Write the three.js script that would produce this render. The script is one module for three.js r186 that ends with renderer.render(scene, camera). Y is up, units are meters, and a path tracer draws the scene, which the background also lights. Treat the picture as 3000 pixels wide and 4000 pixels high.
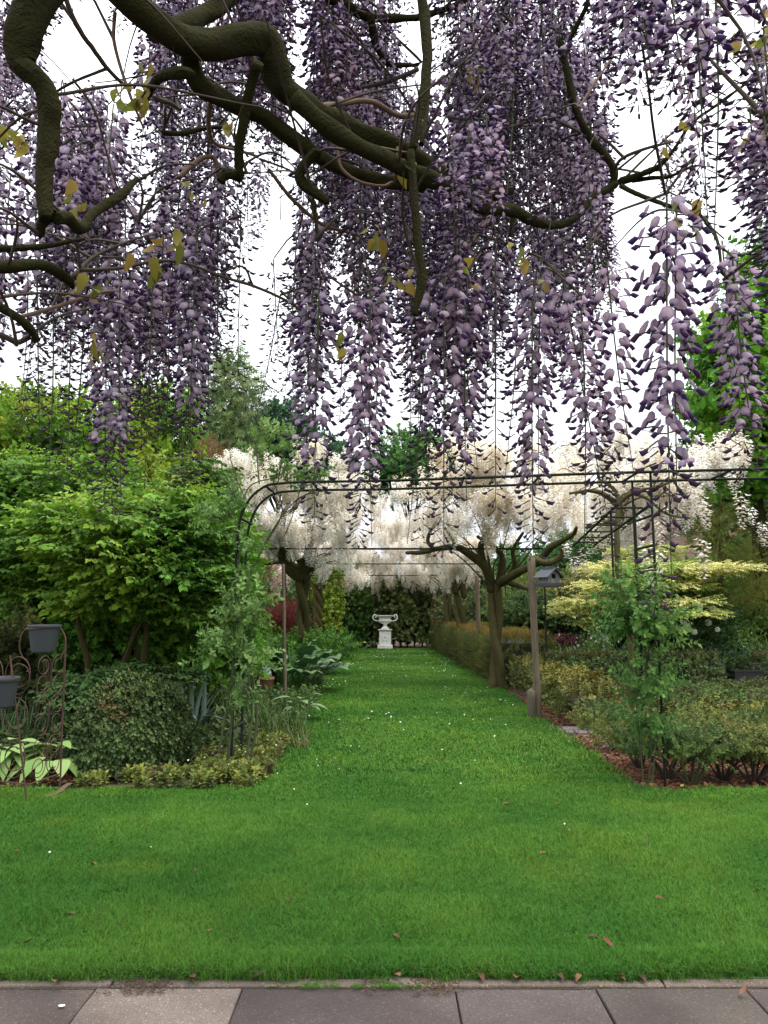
import * as THREE from 'three';
import { mergeGeometries } from 'three/addons/utils/BufferGeometryUtils.js';

// ---------------------------------------------------------------- camera, sky, sun, exposure
const scene = new THREE.Scene();
const camera = new THREE.PerspectiveCamera(69, 768 / 1024, 0.05, 600);
camera.position.set(0, 1.5, 0);
camera.lookAt(0, 1.5 + Math.tan(7.6 * Math.PI / 180), -1);
const renderer = new THREE.WebGLRenderer({ antialias: true });
renderer.toneMapping = THREE.LinearToneMapping;
renderer.toneMappingExposure = 2.0;
renderer.shadowMap.enabled = true;

const hash = (x, y, z) => { let h = Math.imul(x, 374761393) ^ Math.imul(y, 668265263) ^ Math.imul(z, 2147483647 - 1640531527); h = Math.imul(h ^ (h >>> 13), 1274126177); return ((h ^ (h >>> 16)) >>> 0) / 4294967296; };
function noise(x, y = 0, z = 0) {
  const a = Math.floor(x), b = Math.floor(y), c = Math.floor(z), s = (t) => t * t * (3 - 2 * t), u = s(x - a), v = s(y - b), w = s(z - c), L = (p, q, t) => p + (q - p) * t;
  return L(L(L(hash(a, b, c), hash(a + 1, b, c), u), L(hash(a, b + 1, c), hash(a + 1, b + 1, c), u), v), L(L(hash(a, b, c + 1), hash(a + 1, b, c + 1), u), L(hash(a, b + 1, c + 1), hash(a + 1, b + 1, c + 1), u), v), w);
}
const fbm = (x, y = 0, z = 0, o = 4) => { let s = 0, a = 0.5, n = 0; for (let i = 0; i < o; i++) { s += a * noise(x, y, z); n += a; a *= 0.5; x = x * 2.03 + 7; y = y * 2.03 + 3; z = z * 2.03 + 11; } return s / n; };
const sunDir = new THREE.Vector3(0.3, 0.9, -0.12).normalize();
{ // a bright overcast sky: about three times as bright overhead as at the horizon, with soft cloud layers
  const W = 512, H = 256, d = new Float32Array(W * H * 4);
  for (let y = 0; y < H; y++) for (let x = 0; x < W; x++) {
    const el = ((y + 0.5) / H - 0.5) * Math.PI, az = (x + 0.5) / W * 2 * Math.PI, s = Math.sin(el), i = (y * W + x) * 4;
    const cx = Math.cos(el) * Math.cos(az), cz = Math.cos(el) * Math.sin(az), k = 1 / (Math.max(s, 0) + 0.25);
    const c = fbm(cx * k * 1.6 + 20, cz * k * 1.6 + 20, 3.3, 5);
    const L = s > 0 ? 1.5 * (1.2 + 2 * s) / 3 * (0.86 + 0.28 * c) : 0.22;
    const b = s > 0 ? Math.min(1, Math.max(0, 0.62 - c) * 2.6) : 0;
    d[i] = L * (1 - 0.13 * b) * (s > 0 ? 0.99 : 0.8); d[i + 1] = L * (1 - 0.06 * b) * (s > 0 ? 0.985 : 1); d[i + 2] = L * (s > 0 ? 1.02 : 0.6); d[i + 3] = 1;
  }
  const t = new THREE.DataTexture(d, W, H, THREE.RGBAFormat, THREE.FloatType);
  t.mapping = THREE.EquirectangularReflectionMapping; t.magFilter = THREE.LinearFilter; t.minFilter = THREE.LinearFilter; t.needsUpdate = true;
  scene.background = t; scene.environment = t;
}
const sun = new THREE.DirectionalLight(0xfff3e0, 1.5);
sun.position.copy(sunDir).multiplyScalar(40); sun.castShadow = true; sun.shadow.radius = 40;
Object.assign(sun.shadow.camera, { left: -30, right: 30, top: 40, bottom: -30, near: 1, far: 120 });
sun.target.position.set(0, 0, -10); scene.add(sun, sun.target);


// ---------------------------------------------------------------- helpers
const V = (x, y, z) => new THREE.Vector3(x, y, z), UP = V(0, 1, 0);
function rng(seed) { let s = seed | 0; return () => { s = (s + 0x6d2b79f5) | 0; let t = Math.imul(s ^ (s >>> 15), 1 | s); t = (t + Math.imul(t ^ (t >>> 7), 61 | t)) ^ t; return ((t ^ (t >>> 14)) >>> 0) / 4294967296; }; }
const sr = (hex) => { const c = new THREE.Color(hex); return [c.r, c.g, c.b]; };          // sRGB hex to linear
const mix = (a, b, t) => [a[0] + (b[0] - a[0]) * t, a[1] + (b[1] - a[1]) * t, a[2] + (b[2] - a[2]) * t];
const lerp = THREE.MathUtils.lerp, clamp = THREE.MathUtils.clamp;
const used = new Map();
function numbered(name) { const n = used.get(name) ?? 0; used.set(name, n + 1); return n ? name + '_' + String(n).padStart(3, '0') : name; }
function tag(o, label, category, group, kind) { if (label) o.userData.label = label; if (category) o.userData.category = category; if (group) o.userData.group = group; if (kind) o.userData.kind = kind; return o; }
function thing(name, label, category, [x, y, z] = [0, 0, 0], group) { const o = new THREE.Group(); o.name = numbered(name); o.position.set(x, y, z); scene.add(o); return tag(o, label, category, group); }
function mesh(name, geo, mat, parent = scene, kind) {
  const m = new THREE.Mesh(geo, mat); m.name = parent === scene ? numbered(name) : name; m.castShadow = m.receiveShadow = true; if (kind) m.userData.kind = kind; parent.add(m); return m;
}
// many small pieces that nobody would count: one InstancedMesh. items: {p, q, s, c}
const _m = new THREE.Matrix4(), _q = new THREE.Quaternion(), _e = new THREE.Euler(), _c = new THREE.Color();
function scatter(name, geo, mat, items, parent = scene) {
  const m = new THREE.InstancedMesh(geo, mat, items.length); m.name = parent === scene ? numbered(name) : name; m.castShadow = m.receiveShadow = true;
  items.forEach((it, i) => {
    const s = it.s ?? 1;
    m.setMatrixAt(i, _m.compose(it.p, it.q ?? _q.identity(), typeof s === 'number' ? V(s, s, s) : s));
    m.setColorAt(i, _c.setRGB(...(it.c ?? [1, 1, 1])));
  });
  m.userData.kind = 'stuff'; parent.add(m); return m;
}
const quat = (x, y, z) => new THREE.Quaternion().setFromEuler(new THREE.Euler(x, y, z, 'YXZ'));

// triangles with vertex colours
class Soup {
  constructor() { this.p = []; this.c = []; this.i = []; }
  v(x, y, z, c) { this.p.push(x, y, z); this.c.push(...c); return this.p.length / 3 - 1; }
  tri(a, b, c) { this.i.push(a, b, c); }
  quad(a, b, c, d) { this.i.push(a, b, c, a, c, d); }
  at(m) { const s = this, q = V(0, 0, 0); return { v: (x, y, z, c) => { q.set(x, y, z).applyMatrix4(m); return s.v(q.x, q.y, q.z, c); }, tri: (...a) => s.tri(...a), quad: (...a) => s.quad(...a) }; }
  geo() {
    const g = new THREE.BufferGeometry();
    g.setAttribute('position', new THREE.Float32BufferAttribute(this.p, 3)); g.setAttribute('color', new THREE.Float32BufferAttribute(this.c, 3));
    g.setIndex(this.i); g.computeVertexNormals(); return g;
  }
}
const place = (x, y, z, rx = 0, ry = 0, rz = 0, s = 1) => new THREE.Matrix4().compose(V(x, y, z), quat(rx, ry, rz), V(s, s, s));
// a leaf along +y, face to +z
function leaf(b, l, w, c, { fold = 0.25, curl = 0.25, tip = c, rows = 1, wide = 0.42 } = {}) {
  const mid = b.v(0, 0, 0, c), end = b.v(0, l, -curl * l, tip);
  if (rows === 1) {
    const L = b.v(-w / 2, l * wide, fold * w * 0.5 - curl * l * 0.2, c), R = b.v(w / 2, l * wide, fold * w * 0.5 - curl * l * 0.2, c), C = b.v(0, l * wide, -curl * l * 0.2, c);
    b.tri(mid, C, L); b.tri(mid, R, C); b.tri(L, C, end); b.tri(C, R, end);
  } else {
    let pl = null;
    for (let k = 1; k <= rows; k++) {
      const t = k / (rows + 1), ww = w / 2 * Math.pow(Math.sin(Math.PI * Math.pow(t, 0.75 + (0.42 - wide))), 0.8), z = -curl * l * t * t;
      const cc = mix(c, tip, t), row = [b.v(-ww, l * t, z + fold * ww, cc), b.v(0, l * t, z, cc), b.v(ww, l * t, z + fold * ww, cc)];
      if (!pl) { b.tri(mid, row[1], row[0]); b.tri(mid, row[2], row[1]); } else { b.quad(pl[0], pl[1], row[1], row[0]); b.quad(pl[1], pl[2], row[2], row[1]); }
      pl = row;
    }
    b.tri(pl[0], pl[1], end); b.tri(pl[1], pl[2], end);
  }
}
// a thin three-sided stalk between two points
function stalk(b, a, e, r, c) {
  const d = e.clone().sub(a).normalize(), s = Math.abs(d.y) > 0.9 ? V(1, 0, 0) : UP.clone(), x = s.cross(d).normalize(), y = d.clone().cross(x), A = [], B = [];
  for (let k = 0; k < 3; k++) { const t = k * 2.0944, o = x.clone().multiplyScalar(Math.cos(t) * r).addScaledVector(y, Math.sin(t) * r); A.push(b.v(a.x + o.x, a.y + o.y, a.z + o.z, c)); B.push(b.v(e.x + o.x * 0.6, e.y + o.y * 0.6, e.z + o.z * 0.6, c)); }
  for (let k = 0; k < 3; k++) b.quad(A[k], A[(k + 1) % 3], B[(k + 1) % 3], B[k]);
}
// a twig along +y with n leaves round it
function sprig({ n = 10, len = 0.2, l = 0.06, w = 0.035, c = [1, 1, 1], seed = 1, spread = 1.0, twig = [0.1, 0.07, 0.04], vary = 0.3, droop = 0.3, flat = 0, rows = 1, fold = 0.3, tr = 0.0022 }) {
  const r = rng(seed), s = new Soup();
  stalk(s, V(0, 0, 0), V(0, len, 0), tr, twig);
  for (let i = 0; i < n; i++) {
    const t = (i + 0.6) / n, a = flat ? (i % 2 ? 1.57 : -1.57) + (r() - 0.5) * 0.7 : i * 2.4 + r();
    const m = flat ? new THREE.Matrix4().makeTranslation(0, len * t, 0).multiply(new THREE.Matrix4().makeRotationZ((i % 2 ? 1 : -1) * (spread * (1.2 - t * 0.8)) + (r() - 0.5) * 0.6)).multiply(new THREE.Matrix4().makeRotationX((r() - 0.65) * 0.7)).multiply(new THREE.Matrix4().makeRotationY((r() - 0.5) * 0.9)) : new THREE.Matrix4().makeTranslation(0, len * t, 0).multiply(new THREE.Matrix4().makeRotationY(a)).multiply(new THREE.Matrix4().makeRotationX(-spread * (1.15 - t * 0.7) + (r() - 0.5) * 0.6)).multiply(new THREE.Matrix4().makeRotationY((r() - 0.5) * 0.9));
    const k = 0.75 + r() * 0.5, f = 1 + (r() - 0.5) * 2 * vary, cc = [c[0] * f, c[1] * f, c[2] * f];
    leaf(s.at(m), l * k, w * k, cc, { curl: droop * (0.4 + r()), fold, rows });
  }
  return s.geo();
}
// a branch: a tube through points [x, y, z, r] with knobbly thickness
function tube(pts, { sides = 8, step = 0.05, knob = 0.12, seed = 0, wob = 0, close = true, scale = 1 } = {}) {
  const P = pts.map((p) => V(p[0], p[1], p[2])), curve = new THREE.CatmullRomCurve3(P, false, 'centripetal'), len = curve.getLength(), n = Math.max(pts.length, Math.ceil(len / step));
  const pos = [], uv = [], idx = [], T = V(0, 0, 0), N = V(0, 0, 0), B = V(0, 0, 0);
  curve.getTangent(0, T); N.set(Math.abs(T.y) > 0.8 ? 1 : 0, Math.abs(T.y) > 0.8 ? 0 : 1, 0.1).cross(T).normalize();
  const ring = (q, r, k, vv, flatEnd) => {
    for (let j = 0; j <= sides; j++) {
      const a = j / sides * 2 * Math.PI, jj = j % sides, kn = 1 + knob * (noise(Math.cos(a) * 1.3 + 5, vv * 0.35 / Math.max(r, 0.004) + seed * 7.1, Math.sin(a) * 1.3 + 5) - 0.5) * 2, R = r * kn;
      const x = Math.cos(a) * R, y = Math.sin(a) * R; pos.push(q.x + N.x * x + B.x * y, q.y + N.y * x + B.y * y, q.z + N.z * x + B.z * y); uv.push(j / sides * Math.max(0.05, r * 6.28) / scale, vv / scale);
    }
  };
  for (let i = 0; i <= n; i++) {
    const t = i / n, q = curve.getPoint(t), f = t * (pts.length - 1), a = Math.min(pts.length - 2, Math.floor(f)), r = lerp(pts[a][3], pts[a + 1][3], f - a);
    curve.getTangent(t, T); N.addScaledVector(T, -N.dot(T)).normalize(); B.crossVectors(T, N);
    if (wob) { q.x += (noise(t * len * 5, seed, 1) - 0.5) * wob; q.y += (noise(t * len * 5, seed, 5) - 0.5) * wob; q.z += (noise(t * len * 5, seed, 9) - 0.5) * wob; }
    ring(q, r, i, t * len);
  }
  const S = sides + 1;
  for (let i = 0; i < n; i++) for (let j = 0; j < sides; j++) { const a = i * S + j; idx.push(a, a + 1, a + S + 1, a, a + S + 1, a + S); }
  if (close) for (const [i, w] of [[0, -1], [n, 1]]) {
    const q = curve.getPoint(i / n), t = curve.getTangent(i / n), r = pts[i ? pts.length - 1 : 0][3], c = pos.length / 3; pos.push(q.x + t.x * w * r * 0.6, q.y + t.y * w * r * 0.6, q.z + t.z * w * r * 0.6); uv.push(0, 0);
    for (let j = 0; j < sides; j++) { const a = i * S + j; if (w > 0) idx.push(a, a + 1, c); else idx.push(a + 1, a, c); }
  }
  const g = new THREE.BufferGeometry(); g.setAttribute('position', new THREE.Float32BufferAttribute(pos, 3)); g.setAttribute('uv', new THREE.Float32BufferAttribute(uv, 2)); g.setIndex(idx); g.computeVertexNormals(); return g;
}
const rod = (a, b, r, o = {}) => tube([[...a, r], [...b, o.r2 ?? r]], { sides: 7, step: 9, knob: 0, ...o });
const box = (w, h, d, x, y, z) => new THREE.BoxGeometry(w, h, d).translate(x, y, z);
// flat sheet from an outline of [x, z]
function sheet(outline, y, uvs = 1) {
  const s = new THREE.Shape(outline.map(([x, z]) => new THREE.Vector2(x, -z))), g = new THREE.ShapeGeometry(s).rotateX(-Math.PI / 2).translate(0, y, 0), p = g.attributes.position, uv = g.attributes.uv;
  for (let i = 0; i < p.count; i++) uv.setXY(i, p.getX(i) * uvs, p.getZ(i) * uvs);
  return g;
}
const inside = (poly, x, z) => { let c = false; for (let i = 0, j = poly.length - 1; i < poly.length; j = i++) { const [a, b] = poly[i], [d, e] = poly[j]; if ((b > z) !== (e > z) && x < (d - a) * (z - b) / (e - b) + a) c = !c; } return c; };
// textures
function tex(size, f, srgb = true) {
  const d = new Uint8Array(size * size * 4), g = (x) => Math.round(255 * clamp(srgb ? Math.pow(clamp(x, 0, 1), 1 / 2.2) : x, 0, 1));
  for (let y = 0; y < size; y++) for (let x = 0; x < size; x++) { const c = f(x / size, y / size, x, y), i = (y * size + x) * 4; d[i] = g(c[0]); d[i + 1] = g(c[1]); d[i + 2] = g(c[2]); d[i + 3] = 255; }
  const t = new THREE.DataTexture(d, size, size); t.wrapS = t.wrapT = THREE.RepeatWrapping; t.magFilter = THREE.LinearFilter; t.minFilter = THREE.LinearMipmapLinearFilter; t.generateMipmaps = true; if (srgb) t.colorSpace = THREE.SRGBColorSpace; t.needsUpdate = true; return t;
}
// noise that tiles over the unit square
const tile = (u, v, f, z = 0, o = 4) => { const a = u * 2 * Math.PI, b = v * 2 * Math.PI, k = f / 6.283; return 0.5 * (fbm(Math.cos(a) * k + 40, Math.sin(a) * k + 40 + Math.cos(b) * k * 1.7, Math.sin(b) * k + z + 40, o) + fbm(Math.cos(a) * k + Math.sin(b) * k * 1.3 + 60, Math.sin(a) * k + 60, Math.cos(b) * k + z + 60, o)); };
const std = (o) => new THREE.MeshStandardMaterial({ roughness: 0.9, ...o });
const foliageMat = (t = 0.35, o = {}) => new THREE.MeshPhysicalMaterial({ vertexColors: true, side: THREE.DoubleSide, roughness: 0.85, transmission: t, thickness: 0, specularIntensity: 0.35, ...o });
const barkTex = (a, b, moss, amount) => [tex(256, (u, v) => { const n = tile(u, v * 0.5 + 0.5, 14, 1), f = tile(u, v, 40, 4, 3), m = clamp((tile(u, v, 6, 9) - 0.5 + amount * 0.3) * 6, 0, 1); return mix(mix(a, b, clamp(n * 1.6 - 0.3 + (f - 0.5) * 1.4, 0, 1)), mix(moss, a, f * 0.5), m * amount); }), tex(256, (u, v) => { const n = 0.6 * tile(u, v, 26, 2, 3) + 0.4 * tile(u, v, 70, 6, 2); return [n, n, n]; }, false)];
const [bt1, bb1] = barkTex([0.005, 0.004, 0.003], [0.024, 0.018, 0.011], [0.024, 0.025, 0.005], 0.8);
const [bt2, bb2] = barkTex([0.03, 0.024, 0.012], [0.115, 0.09, 0.05], [0.07, 0.07, 0.015], 0.65);
for (const t of [bt1, bb1, bt2, bb2]) t.repeat.set(4, 4);
const MAT = {
  darkBark: new THREE.MeshPhysicalMaterial({ map: bt1, bumpMap: bb1, bumpScale: 0.009, roughness: 0.95, specularIntensity: 0.12 }),
  paleBark: new THREE.MeshPhysicalMaterial({ map: bt2, bumpMap: bb2, bumpScale: 0.014, roughness: 0.95, specularIntensity: 0.15 }),
  twig: std({ color: new THREE.Color().setRGB(0.05, 0.036, 0.025) }),
  shoot: std({ color: new THREE.Color().setRGB(0.13, 0.085, 0.055) }),
  greenShoot: std({ color: new THREE.Color().setRGB(0.045, 0.06, 0.02) }),
  leaf: foliageMat(0.4), waxy: foliageMat(0.2, { roughness: 0.6, specularIntensity: 0.3 }), petal: foliageMat(0.55, { roughness: 0.95, specularIntensity: 0.3 }),
  white: foliageMat(0.65, { roughness: 0.95, specularIntensity: 0.3 }),
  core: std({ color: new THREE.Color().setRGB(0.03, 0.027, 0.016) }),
  rust: std({ roughness: 0.85, map: tex(128, (u, v) => mix([0.03, 0.014, 0.009], [0.1, 0.047, 0.028], clamp(tile(u, v, 12) * 1.8 - 0.4, 0, 1))) }),
  iron: new THREE.MeshPhysicalMaterial({ color: new THREE.Color().setRGB(0.014, 0.02, 0.014), roughness: 0.8, specularIntensity: 0.25 }),
};
// leaves through a set of ellipsoids [x, y, z, rx, ry, rz], denser towards their outside, in clumps with gaps
function crownItems(blobs, { n, size = 1, palette, seed = 1, gap = 0.42, gapScale = 2.2, up = 0.5, shell = 0.4, vary = 0.25, flat = 1, hang = 0, planar = 0 }) {
  const r = rng(seed), out = [], vol = blobs.map((b) => Math.pow(b[3] * b[4] * b[5], 0.7)), sum = vol.reduce((a, b) => a + b, 0);
  blobs.forEach((b, bi) => {
    for (let k = 0, m = n * vol[bi] / sum; k < m; k++) {
      const d = V(r() * 2 - 1, r() * 2 - 1, r() * 2 - 1); if (d.lengthSq() > 1) { k--; continue; } d.normalize();
      const R = Math.pow(r(), shell), p = V(b[0] + d.x * b[3] * R, b[1] + d.y * b[4] * R, b[2] + d.z * b[5] * R);
      if (p.y < 0.03) continue;
      const cl = fbm(p.x * gapScale + seed, p.y * gapScale * flat, p.z * gapScale, 3); if (cl < gap) continue;
      const out3 = d.clone().multiply(V(1, 0.6, 1)).add(V(0, up - hang, 0)).add(V(r() - 0.5, r() - 0.5, r() - 0.5).multiplyScalar(1.3)).normalize();
      let q = new THREE.Quaternion().setFromUnitVectors(UP, out3).multiply(quat(0, r() * 6.28, 0));
      if (planar) { const a = Math.atan2(d.z + (r() - 0.5) * 1.4, d.x + (r() - 0.5) * 1.4), Y = V(Math.cos(a), (r() - 0.55) * 0.7, Math.sin(a)).normalize(), Z = V((r() - 0.5) * planar, 1, (r() - 0.5) * planar).addScaledVector(Y, 0); Z.addScaledVector(Y, -Z.dot(Y)).normalize(); q = new THREE.Quaternion().setFromRotationMatrix(new THREE.Matrix4().makeBasis(V(0, 0, 0).crossVectors(Y, Z), Y, Z)); }
      const t = clamp(fbm(p.x * 1.3 + seed * 3, p.y * 1.6, p.z * 1.3, 2) * 1.8 - 0.4 + (r() - 0.5) * 0.5, 0, 0.999) * (palette.length - 1), a = Math.floor(t), f = 1 + (r() - 0.5) * 2 * vary;
      const c = palette.length > 1 ? mix(palette[a], palette[a + 1], t - a) : palette[0];
      out.push({ p, q, s: size * (0.7 + r() * 0.6), c: [c[0] * f, c[1] * f, c[2] * f] });
    }
  });
  return out;
}
function crown(parent, geos, mat, blobs, o, name = 'foliage') {
  const all = crownItems(blobs, o);
  geos.forEach((g, k) => { const part = all.filter((_, i) => i % geos.length === k); if (part.length) scatter(name, g, mat, part, parent); });
}
// limbs from a fork to points inside the crown
function limbs(parent, from, blobs, k, r0, mat, seed, name = 'limb', sub = 2) {
  const r = rng(seed), twigs = [];
  for (let i = 0; i < k; i++) {
    const b = blobs[i % blobs.length], e = V(b[0] + (r() - 0.5) * b[3] * 1.1, b[1] + (r() - 0.3) * b[4] * 0.9, b[2] + (r() - 0.5) * b[5] * 1.1), s = V(from[0], from[1] - r() * from[1] * 0.15, from[2]);
    const m1 = s.clone().lerp(e, 0.35).add(V((r() - 0.5) * 0.5, 0.02 + r() * 0.2, (r() - 0.5) * 0.5).multiplyScalar(s.distanceTo(e) * 0.4)), m2 = s.clone().lerp(e, 0.7).add(V((r() - 0.5), (r() - 0.5), (r() - 0.5)).multiplyScalar(s.distanceTo(e) * 0.12));
    mesh(name, tube([[...s, r0], [...m1, r0 * 0.75], [...m2, r0 * 0.45], [...e, r0 * 0.2]], { sides: 6, step: s.distanceTo(e) / 10, seed: i + seed }), mat, parent);
    for (let j = 0; j < sub; j++) {
      const f = 0.4 + 0.5 * r(), a = s.clone().lerp(e, f).lerp(f < 0.6 ? m1 : m2, 0.6), t = V((r() - 0.5) * b[3], (r() - 0.2) * b[4], (r() - 0.5) * b[5]).multiplyScalar(0.9).add(a), mm = a.clone().lerp(t, 0.5).add(V(0, (r() - 0.3) * 0.15 * b[4], 0));
      twigs.push(tube([[...a, r0 * 0.35], [...mm, r0 * 0.22], [...t, r0 * 0.08]], { sides: 4, step: a.distanceTo(t) / 5, seed: j }));
    }
  }
  if (twigs.length) mesh('twigs', mergeGeometries(twigs), mat, parent, 'stuff');
}


// a plant: a Group at its base; stems [[x, y, z, r], ...] and crown ellipsoids are given in metres of the garden and made local here
function plant({ name, label, category, group, base, stems = [], blobs = [], geos, mat = MAT.leaf, bark = MAT.twig, o = {}, limb = 0, limbR = 0.02, limbSub = 2, stemName = 'trunk', stemO = {} }) {
  const g = thing(name, label, category, base, group), L = (p) => [p[0] - base[0], p[1] - base[1], p[2] - base[2], ...p.slice(3)];
  stems.forEach((s, k) => mesh(stemName, tube(s.map(L), { sides: 8, step: 0.12, seed: k, ...stemO }), bark, g));
  const B = blobs.map(L);
  if (limb) limbs(g, stems.length ? L(stems[0][stems[0].length - 1]) : [0, 0.1, 0], B, limb, limbR, bark, o.seed ?? 1, 'limb', limbSub);
  if (B.length) crown(g, geos, mat, B, o);
  return g;
}
// a clipped hedge over a box-like path: points [x, z, height, half width]
function hedge({ name = 'hedge', label, category = 'hedge', group, pts, geos, mat = MAT.waxy, palette, density = 260, size = 1, seed = 1, y0 = 0.05, top = palette, rough = 0.05, coreOff = 0.1, bare = 0 }) {
  const g = thing(name, label, category, [pts[0][0], 0, pts[0][1]], group), r = rng(seed), X = pts[0][0], Z = pts[0][1], side = [], cap = [];
  for (let i = 0; i + 1 < pts.length; i++) {
    const [ax, az, ah, aw] = pts[i], [bx, bz, bh, bw] = pts[i + 1], L = Math.hypot(bx - ax, bz - az), dx = (bx - ax) / L, dz = (bz - az) / L, nx = -dz, nz = dx;
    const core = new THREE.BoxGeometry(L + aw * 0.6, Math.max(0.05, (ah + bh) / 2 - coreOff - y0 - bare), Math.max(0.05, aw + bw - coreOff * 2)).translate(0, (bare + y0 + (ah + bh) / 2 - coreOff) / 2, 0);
    const c = mesh('light_block_core', core, MAT.core, g); c.position.set((ax + bx) / 2 - X, 0, (az + bz) / 2 - Z); c.rotation.y = Math.atan2(-dz, dx);  // solid dark box added inside the hedge to block light through the leaves
    const n = L * ((ah + bh) + (aw + bw)) * density;
    for (let k = 0; k < n; k++) {
      const t = r(), h = lerp(ah, bh, t), w = lerp(aw, bw, t), q = r() * (2 * h + 2 * w), j = () => (r() - 0.5) * rough * 2;
      let off, y, out; if (q < h) { off = w; y = y0 + q * (1 - y0 / h); out = [nx, 0.5, nz]; } else if (q < 2 * h) { off = -w; y = y0 + (q - h) * (1 - y0 / h); out = [-nx, 0.5, -nz]; } else { off = (q - 2 * h) - w; y = h; out = [0, 1, 0]; }
      const bump = (fbm(ax * 3 + t * L * 2.2, y * 2.5, off * 3 + seed, 3) - 0.5) * rough * 2.4;
      if (out[1] === 1) y += bump; else off += Math.sign(off) * bump;
      if (y < bare + 0.1 && r() < 0.6) continue;
      const px = ax + dx * t * L + nx * off + j(), pz = az + dz * t * L + nz * off + j(), isTop = out[1] === 1;
      const d = V(...out).add(V(r() - 0.5, r() - 0.5, r() - 0.5).multiplyScalar(1.2)).normalize(), pal = isTop ? top : palette, f = 0.75 + r() * 0.5, u = clamp(fbm(px * 1.5, y * 2, pz * 1.5 + seed, 3) * 1.9 - 0.45 + (r() - 0.5) * 0.4, 0, 0.999) * (pal.length - 1), a = Math.floor(u), cc = pal.length > 1 ? mix(pal[a], pal[a + 1], u - a) : pal[0];
      (isTop ? cap : side).push({ p: V(px - X, y + j() * 0.5 - 0.01, pz - Z), q: new THREE.Quaternion().setFromUnitVectors(UP, d).multiply(quat(0, r() * 6.28, 0)), s: size * (0.7 + r() * 0.6), c: cc.map((v) => v * f) });
    }
    // short ends
    for (const [ex, ez, eh, ew, s] of [[ax, az, ah, aw, -1], [bx, bz, bh, bw, 1]]) if ((i === 0 && s < 0) || (i + 2 === pts.length && s > 0)) for (let k = 0; k < eh * ew * 2 * density; k++) { const off = (r() * 2 - 1) * ew, y = y0 + r() * (eh - y0), pal = palette, f = 0.75 + r() * 0.5; side.push({ p: V(ex + nx * off + dx * s * (aw * 0.3 + r() * rough) - X, y, ez + nz * off + dz * s * (aw * 0.3 + r() * rough) - Z), q: new THREE.Quaternion().setFromUnitVectors(UP, V(dx * s + r() - 0.5, 0.6, dz * s + r() - 0.5).normalize()), s: size * (0.7 + r() * 0.6), c: pal[Math.floor(r() * pal.length)].map((v) => v * f) }); }
  }
  geos.forEach((q, k) => { scatter('foliage', q, mat, side.filter((_, i) => i % geos.length === k), g); if (cap.length) scatter('clipped_top', q, mat, cap.filter((_, i) => i % geos.length === k), g); });
  return g;
}
const W1 = [1, 1, 1];
const SP = {
  broad: [1, 2, 3].map((s) => sprig({ n: 11, len: 0.26, l: 0.068, w: 0.054, rows: 2, seed: s, spread: 1.15, twig: [0.8, 0.5, 0.3], vary: 0.22 })),
  flatL: [4, 5, 6].map((s) => sprig({ n: 12, len: 0.34, l: 0.06, w: 0.05, rows: 2, seed: s, spread: 1.25, flat: 1, twig: [0.8, 0.5, 0.3], vary: 0.22 })),
  small: [7, 8, 9].map((s) => sprig({ n: 10, len: 0.085, l: 0.038, w: 0.026, seed: s, spread: 1.3, twig: [0.7, 0.5, 0.3], vary: 0.35 })),
  tiny: [10, 11].map((s) => sprig({ n: 16, len: 0.1, l: 0.028, w: 0.013, seed: s, spread: 0.9, twig: [0.7, 0.5, 0.3], vary: 0.35 })),
  yew: [12, 13].map((s) => sprig({ n: 24, len: 0.12, l: 0.03, w: 0.006, seed: s, spread: 1.0, twig: [0.7, 0.5, 0.3], vary: 0.3 })),
  rose: [14, 15, 16].map((s) => sprig({ n: 13, len: 0.2, l: 0.05, w: 0.036, seed: s, spread: 1.15, twig: [0.7, 0.8, 0.4], vary: 0.3 })),
  feather: [17, 18].map((s) => sprig({ n: 30, len: 0.42, l: 0.06, w: 0.012, seed: s, spread: 1.0, twig: [0.8, 0.6, 0.4], vary: 0.3, droop: 0.1 })),
  far: [19, 20, 21].map((s) => sprig({ n: 16, len: 0.6, l: 0.2, w: 0.15, seed: s, spread: 1.1, twig: [0.7, 0.5, 0.3], vary: 0.3 })),
  far2: [22, 23].map((s) => sprig({ n: 26, len: 0.9, l: 0.16, w: 0.08, seed: s, spread: 1.1, twig: [0.7, 0.5, 0.3], vary: 0.3, droop: 0.6 })),
  maple: [24, 25, 26].map((s) => sprig({ n: 16, len: 0.34, l: 0.095, w: 0.1, seed: s, spread: 1.3, twig: [0.8, 0.5, 0.3], vary: 0.2, droop: 0.5 })),
};
const BRIGHT = [[0.07, 0.19, 0.012], [0.12, 0.26, 0.016], [0.2, 0.32, 0.022], [0.32, 0.37, 0.035]], MID = [[0.045, 0.14, 0.014], [0.075, 0.2, 0.02], [0.12, 0.25, 0.026]], DARK = [[0.03, 0.065, 0.018], [0.05, 0.1, 0.024], [0.08, 0.14, 0.032]];


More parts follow.
